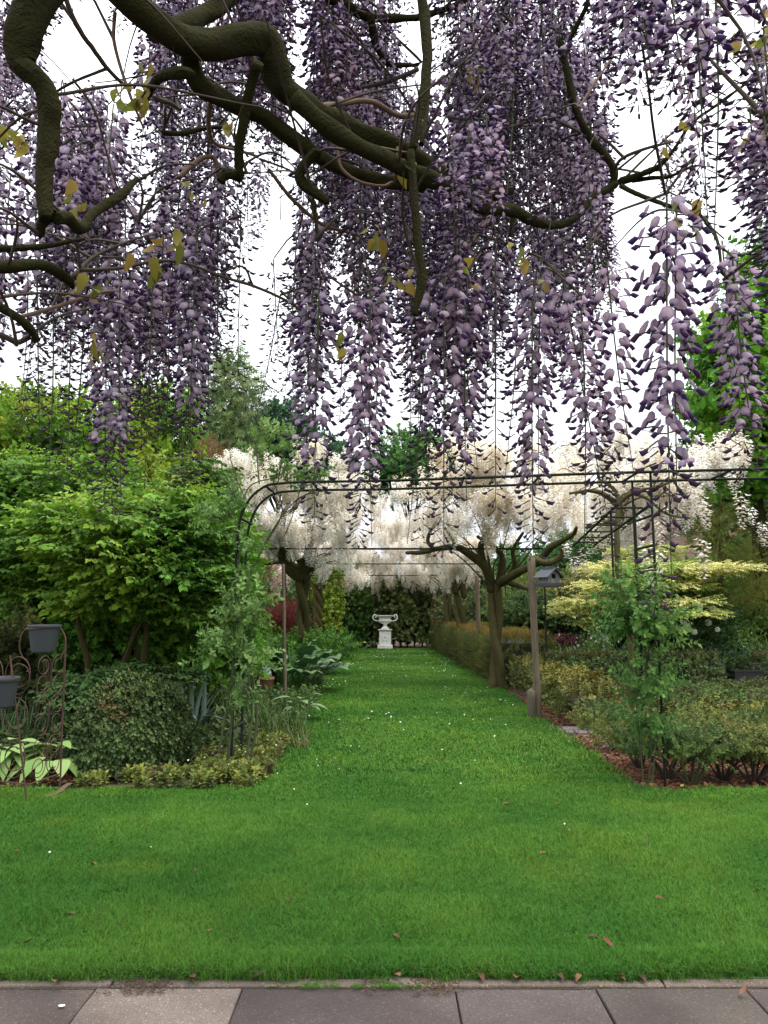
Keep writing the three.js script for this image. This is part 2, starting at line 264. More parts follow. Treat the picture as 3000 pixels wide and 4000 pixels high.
// ---------------------------------------------------------------- ground, lawn, mulch, pavement
const soilTex = tex(512, (u, v) => { const n = tile(u, v, 9, 3), f = tile(u, v, 60, 5, 3); return mix([0.028, 0.018, 0.012], [0.11, 0.075, 0.05], clamp(n * 1.2 - 0.25 + (f - 0.5) * 2.2, 0, 1)); });
const soilBump = tex(512, (u, v) => { const f = tile(u, v, 50, 5, 3); return [f, f, f]; }, false);
const soil = std({ map: soilTex, bumpMap: soilBump, bumpScale: 0.03, roughness: 1 });
tag(mesh('ground', sheet([[-120, 12], [120, 12], [120, -170], [-120, -170]], -0.03, 0.7), soil), 'dark bare soil under the plants of the garden', 'ground', null, 'structure');
const lawnEdge = [[-9, -3.29], [9, -3.29], [9, -6.5], [3.175, -6.414], [2.65, -6.43], [2.272, -6.446], [2.154, -6.494], [2.077, -6.676], [2.098, -7.44], [2.147, -8.691], [2.135, -10.684], [2.194, -14.709], [2.163, -20.788], [1.894, -30.786], [.2, -31.172], [-1.425, -30.043], [-1.447, -22.672], [-1.352, -17.833], [-1.135, -12.525], [-1.027, -8.995], [-1.055, -7.66], [-1.036, -6.888], [-1.112, -6.542], [-1.348, -6.462], [-2.048, -6.478], [-3.175, -6.414], [-9, -6.5]];
const lawnTex = tex(512, (u, v) => { const n = tile(u, v, 7, 8), f = tile(u, v, 80, 2, 3); return mix([0.018, 0.055, 0.008], [0.05, 0.12, 0.018], clamp(n + (f - 0.5) * 1.6, 0, 1)); });
tag(mesh('lawn', sheet(lawnEdge, 0.004, 0.8), std({ map: lawnTex, bumpMap: soilBump, bumpScale: 0.02 })), 'mown green lawn running up to the urn', 'lawn', null, 'structure');

{ // grass: patches of blades, drawn smaller and denser near the pavement
  const patch = (seed, n, half, h, w) => {
    const r = rng(seed), s = new Soup();
    for (let i = 0; i < n; i++) {
      const x = (r() * 2 - 1) * half, z = (r() * 2 - 1) * half, a = r() * 6.28, t = 0.25 + r() * 0.9, l = h * (0.45 + r() * 0.75), dx = Math.sin(a), dz = Math.cos(a), b = w * (0.6 + r() * 0.7), k = r();
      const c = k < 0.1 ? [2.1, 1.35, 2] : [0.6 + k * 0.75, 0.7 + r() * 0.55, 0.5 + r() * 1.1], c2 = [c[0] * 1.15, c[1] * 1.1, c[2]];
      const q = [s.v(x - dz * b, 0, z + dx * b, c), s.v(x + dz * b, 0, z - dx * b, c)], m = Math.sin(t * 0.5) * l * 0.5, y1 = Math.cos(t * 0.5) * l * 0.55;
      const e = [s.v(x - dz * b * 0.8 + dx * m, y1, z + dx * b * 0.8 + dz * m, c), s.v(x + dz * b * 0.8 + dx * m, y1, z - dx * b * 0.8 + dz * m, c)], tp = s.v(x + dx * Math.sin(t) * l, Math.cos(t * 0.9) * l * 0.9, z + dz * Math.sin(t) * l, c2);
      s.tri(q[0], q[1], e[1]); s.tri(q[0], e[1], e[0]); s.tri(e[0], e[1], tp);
    }
    return s.geo();
  };
  const near = [patch(11, 170, 0.075, 0.05, 0.0013), patch(12, 170, 0.075, 0.055, 0.0013), patch(13, 170, 0.075, 0.043, 0.0013)], far = [patch(21, 170, 0.17, 0.052, 0.0032), patch(22, 170, 0.17, 0.045, 0.0032)];
  const r = rng(5), N = [[], [], []], F = [[], []];
  const put = (list, x, z, s) => {
    const n = fbm(x * 0.9 + 3, z * 0.9, 2, 4), m = fbm(x * 3.1, z * 3.1, 7, 3), y = noise(x * 2.2, z * 2.2, 4);
    let c = mix([0.036, 0.13, 0.013], [0.088, 0.218, 0.024], clamp((n - 0.3) * 1.6 + (m - 0.5) * 1.3, 0, 1));
    if (y > 0.74) c = mix(c, [0.1, 0.2, 0.018], (y - 0.74) * 2.2);
    list.push({ p: V(x, 0.003, z), q: quat((r() - 0.5) * 0.2, r() * 6.28, (r() - 0.5) * 0.2), s: V(s, s * (0.65 + 0.75 * m), s), c });
  };
  for (let i = 0; i < 26000; i++) { const x = (r() * 2 - 1) * 4.6, z = -3.39 - Math.pow(r(), 1.15) * 3.55; if (Math.abs(x) < -z * 0.62 + 0.9 && inside(lawnEdge, x, z)) put(N[i % 3], x, z, 1); }
  for (let i = 0; i < 3000; i++) { const x = (r() * 2 - 1) * 3.2, z = -3.375 - r() * 0.025 + (noise(x * 2.1, 4, 1) - 0.5) * 0.05; if (noise(x * 3, 1, 1) > 0.2) put(N[i % 3], x, z, 0.8 + r() * 0.35); }
  for (let i = 0; i < 130; i++) { const x = (r() * 2 - 1) * 2.2; if (noise(x * 2.3, 3, 3) > 0.45) put(N[i % 3], x, -3.226 + (r() - 0.5) * 0.012, 0.16 + r() * 0.22); }
  for (let i = 0; i < 70; i++) put(N[i % 3], (r() * 2 - 1) * 2.2, -3.335 + r() * 0.03, 0.5 + r() * 0.3);
  for (let i = 0; i < 26000; i++) { const x = -4 + r() * 9, z = -6.2 - r() * 24.2; if (inside(lawnEdge, x, z)) put(F[i % 2], x, z, 1); }
  for (let i = 0; i < 2600; i++) { const x = (r() * 2 - 1) * 9, z = -3.4 - r() * 3; if (Math.abs(x) > -z * 0.6 + 0.8) put(F[i % 2], x, z, 1); }
  const m = new THREE.MeshPhysicalMaterial({ vertexColors: true, side: THREE.DoubleSide, roughness: 0.8, specularIntensity: 0.35 });
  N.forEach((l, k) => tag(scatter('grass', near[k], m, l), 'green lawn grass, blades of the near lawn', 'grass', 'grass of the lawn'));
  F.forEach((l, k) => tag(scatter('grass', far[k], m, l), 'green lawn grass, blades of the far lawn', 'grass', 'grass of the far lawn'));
  // daisies and petals fallen in the grass
  const s = new Soup(); for (let k = 0; k < 5; k++) { const a = k * 1.2566; const o = s.v(0, 0.002, 0, [0.9, 0.85, 0.6]), p = s.v(Math.cos(a) * 0.008, 0.004, Math.sin(a) * 0.008, [0.85, 0.85, 0.85]), q = s.v(Math.cos(a + 1) * 0.008, 0.004, Math.sin(a + 1) * 0.008, [0.85, 0.85, 0.85]); s.tri(o, q, p); }
  const D = []; for (let i = 0; i < 1500; i++) { const z = -4 - Math.pow(r(), 0.75) * 25, x = -4 + r() * 8; if (inside(lawnEdge, x, z) && noise(x * 0.8, z * 0.5, 12) > 0.42 && (z < -6.6 || i % 8 === 0)) D.push({ p: V(x, 0.035 + r() * 0.015, z), q: quat(r() * 0.8, r() * 6, r() * 0.8), s: (0.5 + r() * 0.6) * (z < -9 ? 1.9 : 1.1) }); }
  tag(scatter('daisies', s.geo(), foliageMat(0.2), D), 'tiny white daisies sprinkled through the lawn', 'daisies');
  // clover at the edge of the pavement
}
// bark mulch
const mulchTex = tex(512, (u, v) => { const n = tile(u, v, 11, 6), f = tile(u, v, 70, 9, 3); return mix([0.03, 0.013, 0.008], [0.16, 0.07, 0.035], clamp(n * 1.3 - 0.3 + (f - 0.5) * 2.2, 0, 1)); });
const mulchM = std({ map: mulchTex, bumpMap: soilBump, bumpScale: 0.03, roughness: 1 });
const mulchR = [[2.169, -14.539], [2.125, -10.639], [2.14, -8.662], [2.092, -7.418], [2.071, -6.659], [2.148, -6.478], [2.266, -6.43], [3.167, -6.398], [9, -6.5], [9, -8.2], [4.24, -10.465], [3.572, -12.525], [3.372, -15.815], [3.004, -17.583]], mulchB = [[-1.46, -30.786], [1.918, -31.172], [2.769, -34.646], [-1.899, -34.646]], mulchL = [[-4.3, -6.6], [-2.743, -6.852], [-2.7, -8.3], [-4.3, -8.8]];
const bedsMulch = [[mulchR, 'reddish bark mulch of the bed right of the lawn'], [mulchB, 'strip of brown mulch behind the white urn'], [mulchL, 'patch of reddish mulch behind the hosta at the left edge']];
bedsMulch.forEach(([o, l], k) => tag(mesh('mulch_bed', sheet(o, -0.012, 1.3), mulchM), l, 'mulch', null, 'structure'));
{
  const r = rng(77), chip = (seed) => { const q = rng(seed), s = new Soup(), c = [1, 1, 1]; const a = [[-1, -0.4], [-0.3, -0.6], [0.9, -0.35], [1, 0.3], [0.1, 0.55], [-0.9, 0.35]].map(([x, z]) => s.v(x * 0.016 + (q() - 0.5) * 0.006, (q() - 0.5) * 0.006, z * 0.016 + (q() - 0.5) * 0.006, c)), m = s.v(0, 0.006, 0, c); for (let k = 0; k < 6; k++) s.tri(m, a[(k + 1) % 6], a[k]); return s.geo(); };
  const gs = [chip(1), chip(2), chip(3)], L = [[], [], []];
  for (const [o] of bedsMulch) {
    const xs = o.map((p) => p[0]), zs = o.map((p) => p[1]), x0 = Math.min(...xs), x1 = Math.min(5.4, Math.max(...xs)), z0 = Math.max(-13, Math.min(...zs)), z1 = Math.max(...zs), N = o === mulchB ? 900 : Math.min(13000, (x1 - x0) * (z1 - z0) * 900);
    for (let i = 0; i < N; i++) { const x = lerp(x0, x1, r()), z = o === mulchB ? lerp(Math.min(...zs), z1, r()) : lerp(z0, z1, r()); if (!inside(o, x, z)) continue; const k = r(), c = k < 0.06 ? [0.42, 0.27, 0.12] : k < 0.55 ? [0.2, 0.075, 0.03] : [0.09, 0.035, 0.018]; L[i % 3].push({ p: V(x, -0.004 + r() * 0.012, z), q: quat((r() - 0.5) * 1.2, r() * 6.28, (r() - 0.5) * 1.2), s: 0.6 + r() * 1.1, c: c.map((t) => t * (0.7 + r() * 0.6)) }); }
  }
  L.forEach((l, k) => tag(scatter('bark_chips', gs[k], std({ vertexColors: true, side: THREE.DoubleSide }), l), 'loose reddish bark chips lying on the mulch beds', 'bark chips', 'bark chips of the mulch beds'));
}
// pavement of concrete slabs with a flush edging
const aggTex = tex(1024, (u, v, x, y) => { const n = tile(u, v, 5, 2), f = hash(x >> 1, y >> 1, 5), g = hash((x + 1) >> 2, (y + 2) >> 2, 8), d = clamp(n * 2.2 - 0.6, 0, 1), w = clamp((tile(u, v, 3, 14) - 0.55) * 7, 0, 1); let c = mix(mix([0.5, 0.46, 0.46], [1, 0.96, 0.95], d), [0.42, 0.36, 0.26], w * 0.6); if (f > 0.88) c = c.map((t) => t * 1.6); if (g > 0.975) c = c.map((t) => t * 1.9); if (f < 0.12) c = c.map((t) => t * 0.6); return c.map((t) => t * 0.5); });
const aggBump = tex(512, (u, v, x, y) => { const f = 0.5 * hash(x >> 1, y >> 1, 5) + 0.5 * hash(x, y, 3); return [f, f, f]; }, false);
aggTex.repeat.set(1, 1);
{
  const pave = new THREE.Group(); pave.name = 'pavement'; scene.add(pave); tag(pave, 'pavement of worn concrete slabs along the front of the lawn', 'pavement', null, 'structure');
  mesh('bedding', new THREE.BoxGeometry(18, 0.05, 7.3).translate(0, -0.049, 0.4), soil, pave);
  const slabMat = (c) => std({ map: aggTex, color: new THREE.Color().setRGB(...c), bumpMap: aggBump, bumpScale: 0.003, roughness: 0.92 });
  const tones = [[0.19, 0.15, 0.125], [0.4, 0.33, 0.275], [0.15, 0.122, 0.112], [0.165, 0.137, 0.128], [0.145, 0.125, 0.105]].map((c) => slabMat(c));
  const slab = (x0, x1, z0, z1, y, seed) => {
    const r = rng(seed), s = new THREE.Shape(), b = 0.012, w = x1 - x0 - 0.008, d = z1 - z0 - 0.008, P = [];
    const n = 7; for (let k = 0; k < n; k++) P.push([lerp(0, w, k / n), r() * 0.005]); for (let k = 0; k < n; k++) P.push([w - r() * 0.005, lerp(0, d, k / n)]); for (let k = 0; k < n; k++) P.push([lerp(w, 0, k / n), d - r() * 0.005]); for (let k = 0; k < n; k++) P.push([r() * 0.005, lerp(d, 0, k / n)]);
    P.forEach(([a, c], k) => (k ? s.lineTo(a, c) : s.moveTo(a, c)));
    const g = new THREE.ExtrudeGeometry(s, { depth: 0.04, bevelEnabled: true, bevelThickness: 0.004, bevelSize: 0.003, bevelSegments: 1 }).rotateX(-Math.PI / 2).translate(x0 + 0.004, y - 0.044, z1 - 0.004);
    const p = g.attributes.position, uv = g.attributes.uv; for (let i = 0; i < p.count; i++) uv.setXY(i, p.getX(i) * 0.62 + seed * 0.37, p.getZ(i) * 0.62 + seed * 0.21 + p.getY(i));
    return g;
  };
  const cols = [-2.97, -2.37, -1.77, -1.16, -0.572, 0.285, 0.85, 1.45, 2.05, 2.65], tone = [2, 3, 0, 1, 2, 3, 4, 2, 3];
  for (let row = 0; row < 2; row++) for (let k = 0; k + 1 < cols.length; k++) { const sh = row ? 0.3 : 0; mesh('paving_slab', slab(cols[k] + sh, cols[k + 1] + sh, row ? -1.96 : -3.225, row ? -0.7 : -1.96, -0.002 - (k % 3) * 0.002, k + row * 20 + 3), tones[(tone[k] + row * (k % 3)) % 5], pave); }
  const edgeMat = slabMat([0.29, 0.24, 0.19]);
  for (let k = 0; k < 6; k++) { const x = 0.015 + (k - 3) * 1.12; mesh('edging_stone', slab(x, x + 1.12, -3.296, -3.226, 0.003 + (k % 2) * 0.002, k + 50), edgeMat, pave); }
  // trodden earth over the edging and moss in the joints
  const r = rng(9), s = new Soup();
  const clod = (x, z, c, q) => { const a = []; for (let k = 0; k < 5; k++) { const t = k * 1.2566 + r(); a.push(s.v(x + Math.cos(t) * q, 0.006, z + Math.sin(t) * q * 0.7, c)); } const m = s.v(x, 0.009 + q * 0.25, z, c); for (let k = 0; k < 5; k++) s.tri(m, a[(k + 1) % 5], a[k]); };
  for (const [cx, w, n] of [[-0.98, 0.2, 420], [0.2, 0.16, 420], [1.72, 0.1, 80], [-0.05, 0.08, 120]]) for (let i = 0; i < n; i++) { const g = (r() + r() + r() - 1.5) / 1.5, z = -3.31 + Math.pow(r(), 1.5) * 0.15; clod(cx + g * w, z + 0.0, mix([0.028, 0.017, 0.011], [0.085, 0.055, 0.034], r()), 0.002 + r() * 0.006); }
  for (let i = 0; i < 700; i++) { const x = -2.2 + r() * 4.4; if (noise(x * 2.3, 3, 3) < 0.42) continue; clod(x, -3.226 + (r() - 0.5) * 0.014, mix([0.07, 0.12, 0.02], [0.14, 0.14, 0.05], r()), 0.003 + r() * 0.004); }
  tag(mesh('loose_earth', s.geo(), std({ vertexColors: true, roughness: 1 }), scene, 'stuff'), 'crumbs of earth and moss along the edging stones', 'loose earth');
}
// small paved patch beside the leaning post
{
  const g = new THREE.Group(); g.name = 'path'; scene.add(g); tag(g, 'short path of grey stone pavers leaving the lawn by the post', 'path', null, 'structure');
  const m = [[0.42, 0.39, 0.36], [0.5, 0.46, 0.43], [0.36, 0.33, 0.31]].map((c) => std({ map: aggTex, color: new THREE.Color().setRGB(...c).multiplyScalar(1.1), bumpMap: aggBump, bumpScale: 0.003 }));
  const r = rng(31);
  for (let i = 0; i < 5; i++) for (let j = 0; j < 2; j++) { const b = new THREE.BoxGeometry(0.23, 0.05, 0.24, 1, 1, 1); const o = mesh('paver', b, m[(i + j * 2) % 3], g); o.position.set(2.15 + i * 0.25 + j * 0.1, -0.01 + r() * 0.008, -9.85 + j * 0.26 + i * 0.03); o.rotation.set((r() - 0.5) * 0.04, (r() - 0.5) * 0.12 - 0.1, (r() - 0.5) * 0.04); }
}
// fallen leaves
{
  const deadLeaf = (seed, l, w, curl) => { const s = new Soup(), r = rng(seed); leaf(s.at(new THREE.Matrix4().makeRotationX(-1.35).multiply(new THREE.Matrix4().makeTranslation(0, -l / 2, 0))), l, w, [1, 1, 1], { fold: 0.15 + r() * 0.35, curl, rows: 3, tip: [0.7, 0.6, 0.6] }); return s.geo(); };
  const gs = [deadLeaf(1, 0.075, 0.04, 0.3), deadLeaf(2, 0.06, 0.035, 0.5), deadLeaf(3, 0.07, 0.03, -0.3)];
  const mats = [[0.12, 0.03, 0.01], [0.085, 0.022, 0.009], [0.15, 0.07, 0.028], [0.06, 0.018, 0.012]].map((c) => new THREE.MeshStandardMaterial({ vertexColors: true, color: new THREE.Color().setRGB(...c), side: THREE.DoubleSide, roughness: 0.75 }));
  const r = rng(17);
  const put = ([x, z], y, label, group, k) => { const o = mesh('fallen_leaf', gs[k % 3], mats[k % 4]); o.position.set(x, y, z); o.rotation.set((r() - 0.5) * 0.5, r() * 6.28, (r() - 0.5) * 0.5); o.scale.setScalar(0.55 + r() * 0.4); tag(o, label, 'leaf', group); };
  [[-2.259, -4.815], [-1.982, -4.285], [-1.695, -4.592], [-1.532, -3.859], [-1.071, -4.477], [-1.728, -4.958], [-.862, -4.299], [.053, -3.606], [.978, -4.78], [1.657, -4.958], [1.421, -4.061], [1.966, -4.167], [.944, -3.601], [.989, -3.514], [-.058, -5.607], [.935, -5.962], [1.33, -5.949], [-1.575, -3.523], [-.812, -3.673], [-.49, -4.031], [1.644, -8.272]].forEach((p, k) => put(p, 0.045, 'brown fallen leaf lying on the lawn grass', 'brown leaves fallen on the lawn', k * 5 + (k >> 2)));
  [[-.788, -3.266], [-.768, -3.243], [-.518, -3.273], [.05, -3.281], [.398, -3.266], [.545, -3.266], [.722, -3.266], [.792, -3.258], [.963, -3.273], [.965, -3.258], [1.053, -3.262], [-1.323, -3.235]].forEach((p, k) => put(p, 0.03, 'brown fallen leaf on the concrete edging before the lawn', 'brown leaves on the edging', k * 3 + 1));
  put([1.414, -3.148], 0.02, 'curled pale brown leaf lying alone on the right paving slab', null, 2);
  const b = mesh('bird_dropping', new THREE.SphereGeometry(0.009, 7, 5).scale(1.6, 0.25, 1), std({ color: 0xf2f2ee })); b.position.set(-1.235, 0.003, -3.08); tag(b, 'small white blob on the leftmost dark paving slab', 'blob');
}


// ---------------------------------------------------------------- left side: shrubs, plants and the plant stand
const st = (...a) => a; // stems are lists of [x, y, z, r]
plant({ name: 'tall_shrub', label: 'tall bright green shrub with dark leaning trunk at the far left', category: 'shrub', base: [-4.95, 0, -10.4], bark: MAT.darkBark,
  stems: [[[-4.5, .501, -10.4, 0.0822], [-4.538, 1.003, -10.333, 0.0759], [-4.61, 1.442, -10.267, 0.0758], [-4.78, 1.817, -10.2, 0.0694], [-4.839, 2.254, -10.133, 0.0567], [-4.851, 2.754, -10.067, 0.0441], [-4.8, 3.446, -10, 0.0284]], [[-3.893, .625, -10.4, 0.0697], [-3.893, 1.131, -10.25, 0.0628], [-3.811, 1.628, -10.1, 0.0561], [-3.665, 1.932, -9.95, 0.0432], [-3.472, 2.474, -9.8, 0.0306]]],
  blobs: [[...[-5.107, 2.771, -10.2], 1.1, 0.7, 0.9], [...[-4.529, 3.126, -10], 1, 0.55, 0.9], [...[-3.832, 2.454, -9.6], 0.9, 0.55, 0.8], [...[-4.823, 2.036, -9.6], 0.8, 0.35, 0.7], [...[-4.042, 1.917, -9.6], 0.9, 0.3, 0.7]], geos: SP.flatL, limb: 9, limbR: 0.026, o: { planar: 1.1, n: 3300, palette: BRIGHT.slice(0, 3), seed: 3, gap: 0.4, up: 0.35 } });
plant({ name: 'tall_shrub', label: 'tall green tree behind the shrubs, reaching up to the purple blossom at left', category: 'tree', base: [-6, 0, -13.6], bark: MAT.darkBark,
  stems: [[[-5.799, .437, -13.6, 0.0995], [-5.787, 1.672, -13.6, 0.0923], [-5.943, 2.937, -13.6, 0.0765], [-6.104, 4.235, -13.6, 0.0516]], [[-4.39, .437, -13.6, 0.0829], [-4.546, 2.09, -13.6, 0.0758], [-4.432, 3.366, -13.6, 0.0512], [-4.297, 4.235, -13.6, 0.0344]]],
  blobs: [[...[-6.347, 4.739, -13.5], 1.5, 0.75, 1.2], [...[-5.12, 4.215, -13.5], 1.2, 0.65, 1.1], [...[-4.344, 4.945, -13.8], 0.75, 0.75, 0.8], [...[-6.81, 3.947, -13], 1.2, 0.6, 1], [...[-4.143, 3.479, -13.2], 1.2, 0.7, 1.1], [...[-3.383, 3.061, -13.2], 0.8, 0.6, 1]], geos: SP.broad, limb: 12, limbR: 0.03, o: { n: 5200, palette: BRIGHT, seed: 8, gap: 0.4, size: 1.15 } });
plant({ name: 'multi_stem_shrub', label: 'multi stemmed green shrub with pale grey stems behind the dome bush', category: 'shrub', base: [-3, 0, -9], bark: MAT.paleBark, stemName: 'stem',
  stems: [[[-2.871, .636, -9, 0.0411], [-2.827, 1.071, -8.925, 0.0382], [-2.739, 1.884, -8.85, 0.0329], [-2.694, 2.427, -8.775, 0.0247], [-2.649, 2.804, -8.7, 0.0137]], [[-3.143, .68, -9.1, 0.0360], [-3.05, .959, -9, 0.0330], [-2.899, 1.395, -8.9, 0.0274], [-2.715, 1.665, -8.8, 0.0163]], [[-3.473, .636, -9, 0.0438], [-3.489, .965, -8.9, 0.0381], [-3.553, 1.289, -8.8, 0.0324], [-3.562, 1.61, -8.7, 0.0242], [-3.534, 2.033, -8.6, 0.0160]], [[-2.933, .68, -9.1, 0.0277], [-2.955, 1.065, -9.05, 0.0249], [-3.047, 1.504, -9, 0.0194]], [[-3.14, .725, -8.9, 0.0217], [-2.796, 1.397, -8.75, 0.0161], [-2.389, 1.714, -8.6, 0.0106]]],
  blobs: [[...[-2.751, 2.541, -8.8], 0.95, 0.5, 0.8], [...[-3.103, 2.194, -8.6], 0.7, 0.42, 0.7], [...[-2.409, 2.282, -9], 0.65, 0.5, 0.7], [...[-3.522, 2.541, -8.8], 0.6, 0.35, 0.6], [...[-2.693, 1.878, -8.7], 0.9, 0.3, 0.7], [...[-2.359, 1.613, -8.9], 0.6, 0.3, 0.5], [...[-3.149, 1.665, -8.8], 0.6, 0.25, 0.5]], geos: SP.flatL, limb: 12, limbR: 0.018, limbSub: 3, o: { planar: 1.5, n: 3600, palette: BRIGHT.slice(0, 3), seed: 12, gap: 0.38, up: 0.3 } });
plant({ name: 'dense_shrub', label: 'dense dark green shrub filling the space left of the arch', category: 'shrub', base: [-2.9, 0, -10.4], stems: [[[-2.721, .625, -10.4, 0.0443], [-2.713, 1.314, -10.4, 0.0383], [-2.639, 1.952, -10.4, 0.0258]]],
  blobs: [[...[-2.723, 1.441, -10.3], 0.85, 0.6, 0.7], [...[-2.356, 1.884, -10.3], 0.55, 0.6, 0.6], [...[-3.152, 1.066, -10.3], 0.7, 0.42, 0.6], [...[-2.26, .959, -10], 0.5, 0.45, 0.5], [...[-3.55, 1.079, -10], 0.8, 0.45, 0.5], [...[-3.013, 1.444, -9.8], 0.7, 0.35, 0.4]], geos: SP.broad, limb: 7, limbR: 0.018, o: { n: 4300, palette: [[0.06, 0.18, 0.016], [0.1, 0.25, 0.022], [0.15, 0.3, 0.03]], seed: 15, gap: 0.33 } });
plant({ name: 'dense_shrub', label: 'green shrub with yellow tipped shoots left of the arch top', category: 'shrub', base: [-2.75, 0, -11.4], stems: [[[-2.783, .814, -11.4, 0.0348], [-2.857, 1.995, -11.4, 0.0283], [-2.933, 3.209, -11.4, 0.0179]]],
  blobs: [[...[-2.896, 2.837, -11.3], 0.65, 0.7, 0.6], [...[-2.505, 2.334, -11.2], 0.5, 0.6, 0.5], [...[-2.847, 3.518, -11.3], 0.3, 0.4, 0.3]], geos: SP.flatL, limb: 7, limbR: 0.016, o: { planar: 1.1, n: 1500, palette: [[0.06, 0.15, 0.02], [0.13, 0.21, 0.025], [0.26, 0.26, 0.04]], seed: 19, gap: 0.35 } });
plant({ name: 'back_shrub', label: 'loose shrub with brownish green leaves behind the plant stand', category: 'shrub', base: [-5.1, 0, -11.5], stems: [[[-5.539, .67, -11.5, 0.0316], [-5.531, 1.085, -11.5, 0.0247]], [[-5.189, .67, -11.5, 0.0316], [-5.289, 1.155, -11.5, 0.0247]]],
  blobs: [[...[-5.461, .956, -11.3], 0.9, 0.42, 0.6], [...[-4.598, .883, -11.4], 0.9, 0.36, 0.6], [...[-5.058, .527, -10.8], 0.8, 0.3, 0.5]], geos: SP.broad, limb: 6, limbR: 0.012, o: { n: 1300, palette: [[0.06, 0.09, 0.025], [0.11, 0.14, 0.04], [0.2, 0.19, 0.05]], seed: 23, gap: 0.4, size: 0.9 } });
plant({ name: 'low_shrub', label: 'leafy green plant just above and behind the dome bush', category: 'shrub', base: [-2.6, 0, -8.9], stemName: 'stem', stems: [[[-3.096, .55, -8.8, 0.0134], [-3.08, .76, -8.8, 0.0080]]],
  blobs: [[...[-3.151, .694, -8.5], 0.42, 0.16, 0.3], [...[-2.617, .777, -8.6], 0.5, 0.12, 0.3], [...[-3.271, .555, -8.3], 0.25, 0.18, 0.25]], geos: SP.flatL, o: { planar: 1.1, n: 420, palette: [[0.06, 0.15, 0.03], [0.11, 0.21, 0.05]], seed: 29, gap: 0.3, size: 0.8 } });
// dark thicket filling behind
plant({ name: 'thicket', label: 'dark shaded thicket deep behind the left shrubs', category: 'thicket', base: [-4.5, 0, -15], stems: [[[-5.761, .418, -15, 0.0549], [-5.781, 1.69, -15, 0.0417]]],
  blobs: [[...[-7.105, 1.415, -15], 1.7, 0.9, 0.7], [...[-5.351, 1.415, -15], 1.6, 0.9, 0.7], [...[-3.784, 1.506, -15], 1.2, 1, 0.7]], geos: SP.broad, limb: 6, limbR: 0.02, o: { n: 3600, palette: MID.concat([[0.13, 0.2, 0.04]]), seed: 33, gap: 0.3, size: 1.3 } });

// clipped dome of small evergreen leaves
{
  const base = [-2.46, 0, -7.5], g = thing('dome_bush', 'clipped dark evergreen bush, rounded like a dome, beside the lawn corner', 'bush', base), r = rng(41), items = [], A = [[0.04, 0.085, 0.026], [0.075, 0.125, 0.036], [0.12, 0.18, 0.055]];
  for (let i = 0; i < 5200; i++) {
    const a = r() * 6.283, e = Math.asin(r() * 1.02 - 0.02 > 1 ? 1 : r()), bump = 1 + (fbm(Math.cos(a) * 2 + 5, e * 3, Math.sin(a) * 2 + 5, 3) - 0.5) * 0.28, R = bump * (0.86 + 0.14 * Math.pow(r(), 0.5)), k = Math.pow(Math.cos(e), 0.86), d = V(Math.cos(a) * k, Math.sin(e), Math.sin(a) * k), y = 0.06 + d.y * 0.74 * R;
    const brown = d.y > 0.5 && d.x < 0.2 && r() < 0.4 && fbm(d.x * 4 + 9, d.y * 4, d.z * 4, 3) > 0.54, c = brown ? [0.12, 0.1, 0.035] : mix(A[0], A[2], r()); if (d.y > 0.8 && r() < 0.3) c[0] += 0.04, c[1] += 0.03;
    items.push({ p: V(d.x * 0.53 * R, y, d.z * 0.52 * R), q: new THREE.Quaternion().setFromUnitVectors(UP, d.clone().add(V(0, 0.35, 0)).add(V(r() - 0.5, r() - 0.5, r() - 0.5).multiplyScalar(1.2)).normalize()), s: 0.75 + r() * 0.5, c });
  }
  SP.small.forEach((q, k) => scatter('foliage', q, MAT.waxy, items.filter((_, i) => i % 3 === k), g));
  mesh('light_block_core', new THREE.SphereGeometry(0.43, 14, 10, 0, 6.29, 0, 1.6).scale(1, 1.3, 0.95).translate(0, 0.06, 0), MAT.core, g);  // solid dark core added inside the dome to stop light passing through
  for (let k = 0; k < 9; k++) { const a = k * 0.7, x = Math.cos(a) * 0.25, z = Math.sin(a) * 0.25; mesh('stem', tube([[x * 0.5, -0.03, z * 0.5, 0.012], [x, 0.25, z, 0.01], [x * 1.7, 0.6, z * 1.7, 0.005]], { sides: 5 }), MAT.twig, g); }
}
// broad single leaves as parts
function bigLeaf(l, w, seed, { fold = 0.2, curl = 0.35, rows = 5, c = W1, tip = c, wide = 0.42 } = {}) { const s = new Soup(); leaf(s, l, w, c, { fold, curl, rows, tip, wide }); return s.geo(); }
function clump({ name, label, category, group, base, n, spread, h, leafGeos, mats, seed, lean = 0.9, leafName = 'leaf', stalkMat = MAT.greenShoot, stalkR = 0.006, face = 0, ls = 1 }) {
  const g = thing(name, label, category, base, group), r = rng(seed);
  for (let i = 0; i < n; i++) {
    const a = i * 2.399 + r() * 0.6, f = Math.sqrt((i + 0.5) / n), x = Math.cos(a) * f * spread[0], z = Math.sin(a) * f * spread[1], y = h * (1.05 - f * 0.45) * (0.8 + r() * 0.35), o = mesh(leafName, leafGeos[i % leafGeos.length], mats[i % mats.length], g);
    o.position.set(x * 0.75, y, z * 0.75); o.rotation.order = 'YXZ'; o.rotation.set(-(Math.PI / 2) * (lean * (0.6 + f * 0.5)) + (r() - 0.5) * 0.3, Math.atan2(x, z) + Math.PI + (r() - 0.5) * 0.7 + face, (r() - 0.5) * 0.4); o.scale.setScalar(ls * (0.75 + r() * 0.5));
    mesh('leaf_stalk', tube([[x * 0.15, 0, z * 0.15, stalkR], [x * 0.5, y * 0.7, z * 0.5, stalkR * 0.9], [x * 0.75, y, z * 0.75, stalkR * 0.6]], { sides: 5, step: 0.1, knob: 0 }), stalkMat, g);
  }
  return g;
}
const leafMats = (cs, t = 0.3, rough = 0.6) => cs.map((c) => foliageMat(t, { color: new THREE.Color().setRGB(...c), roughness: rough }));
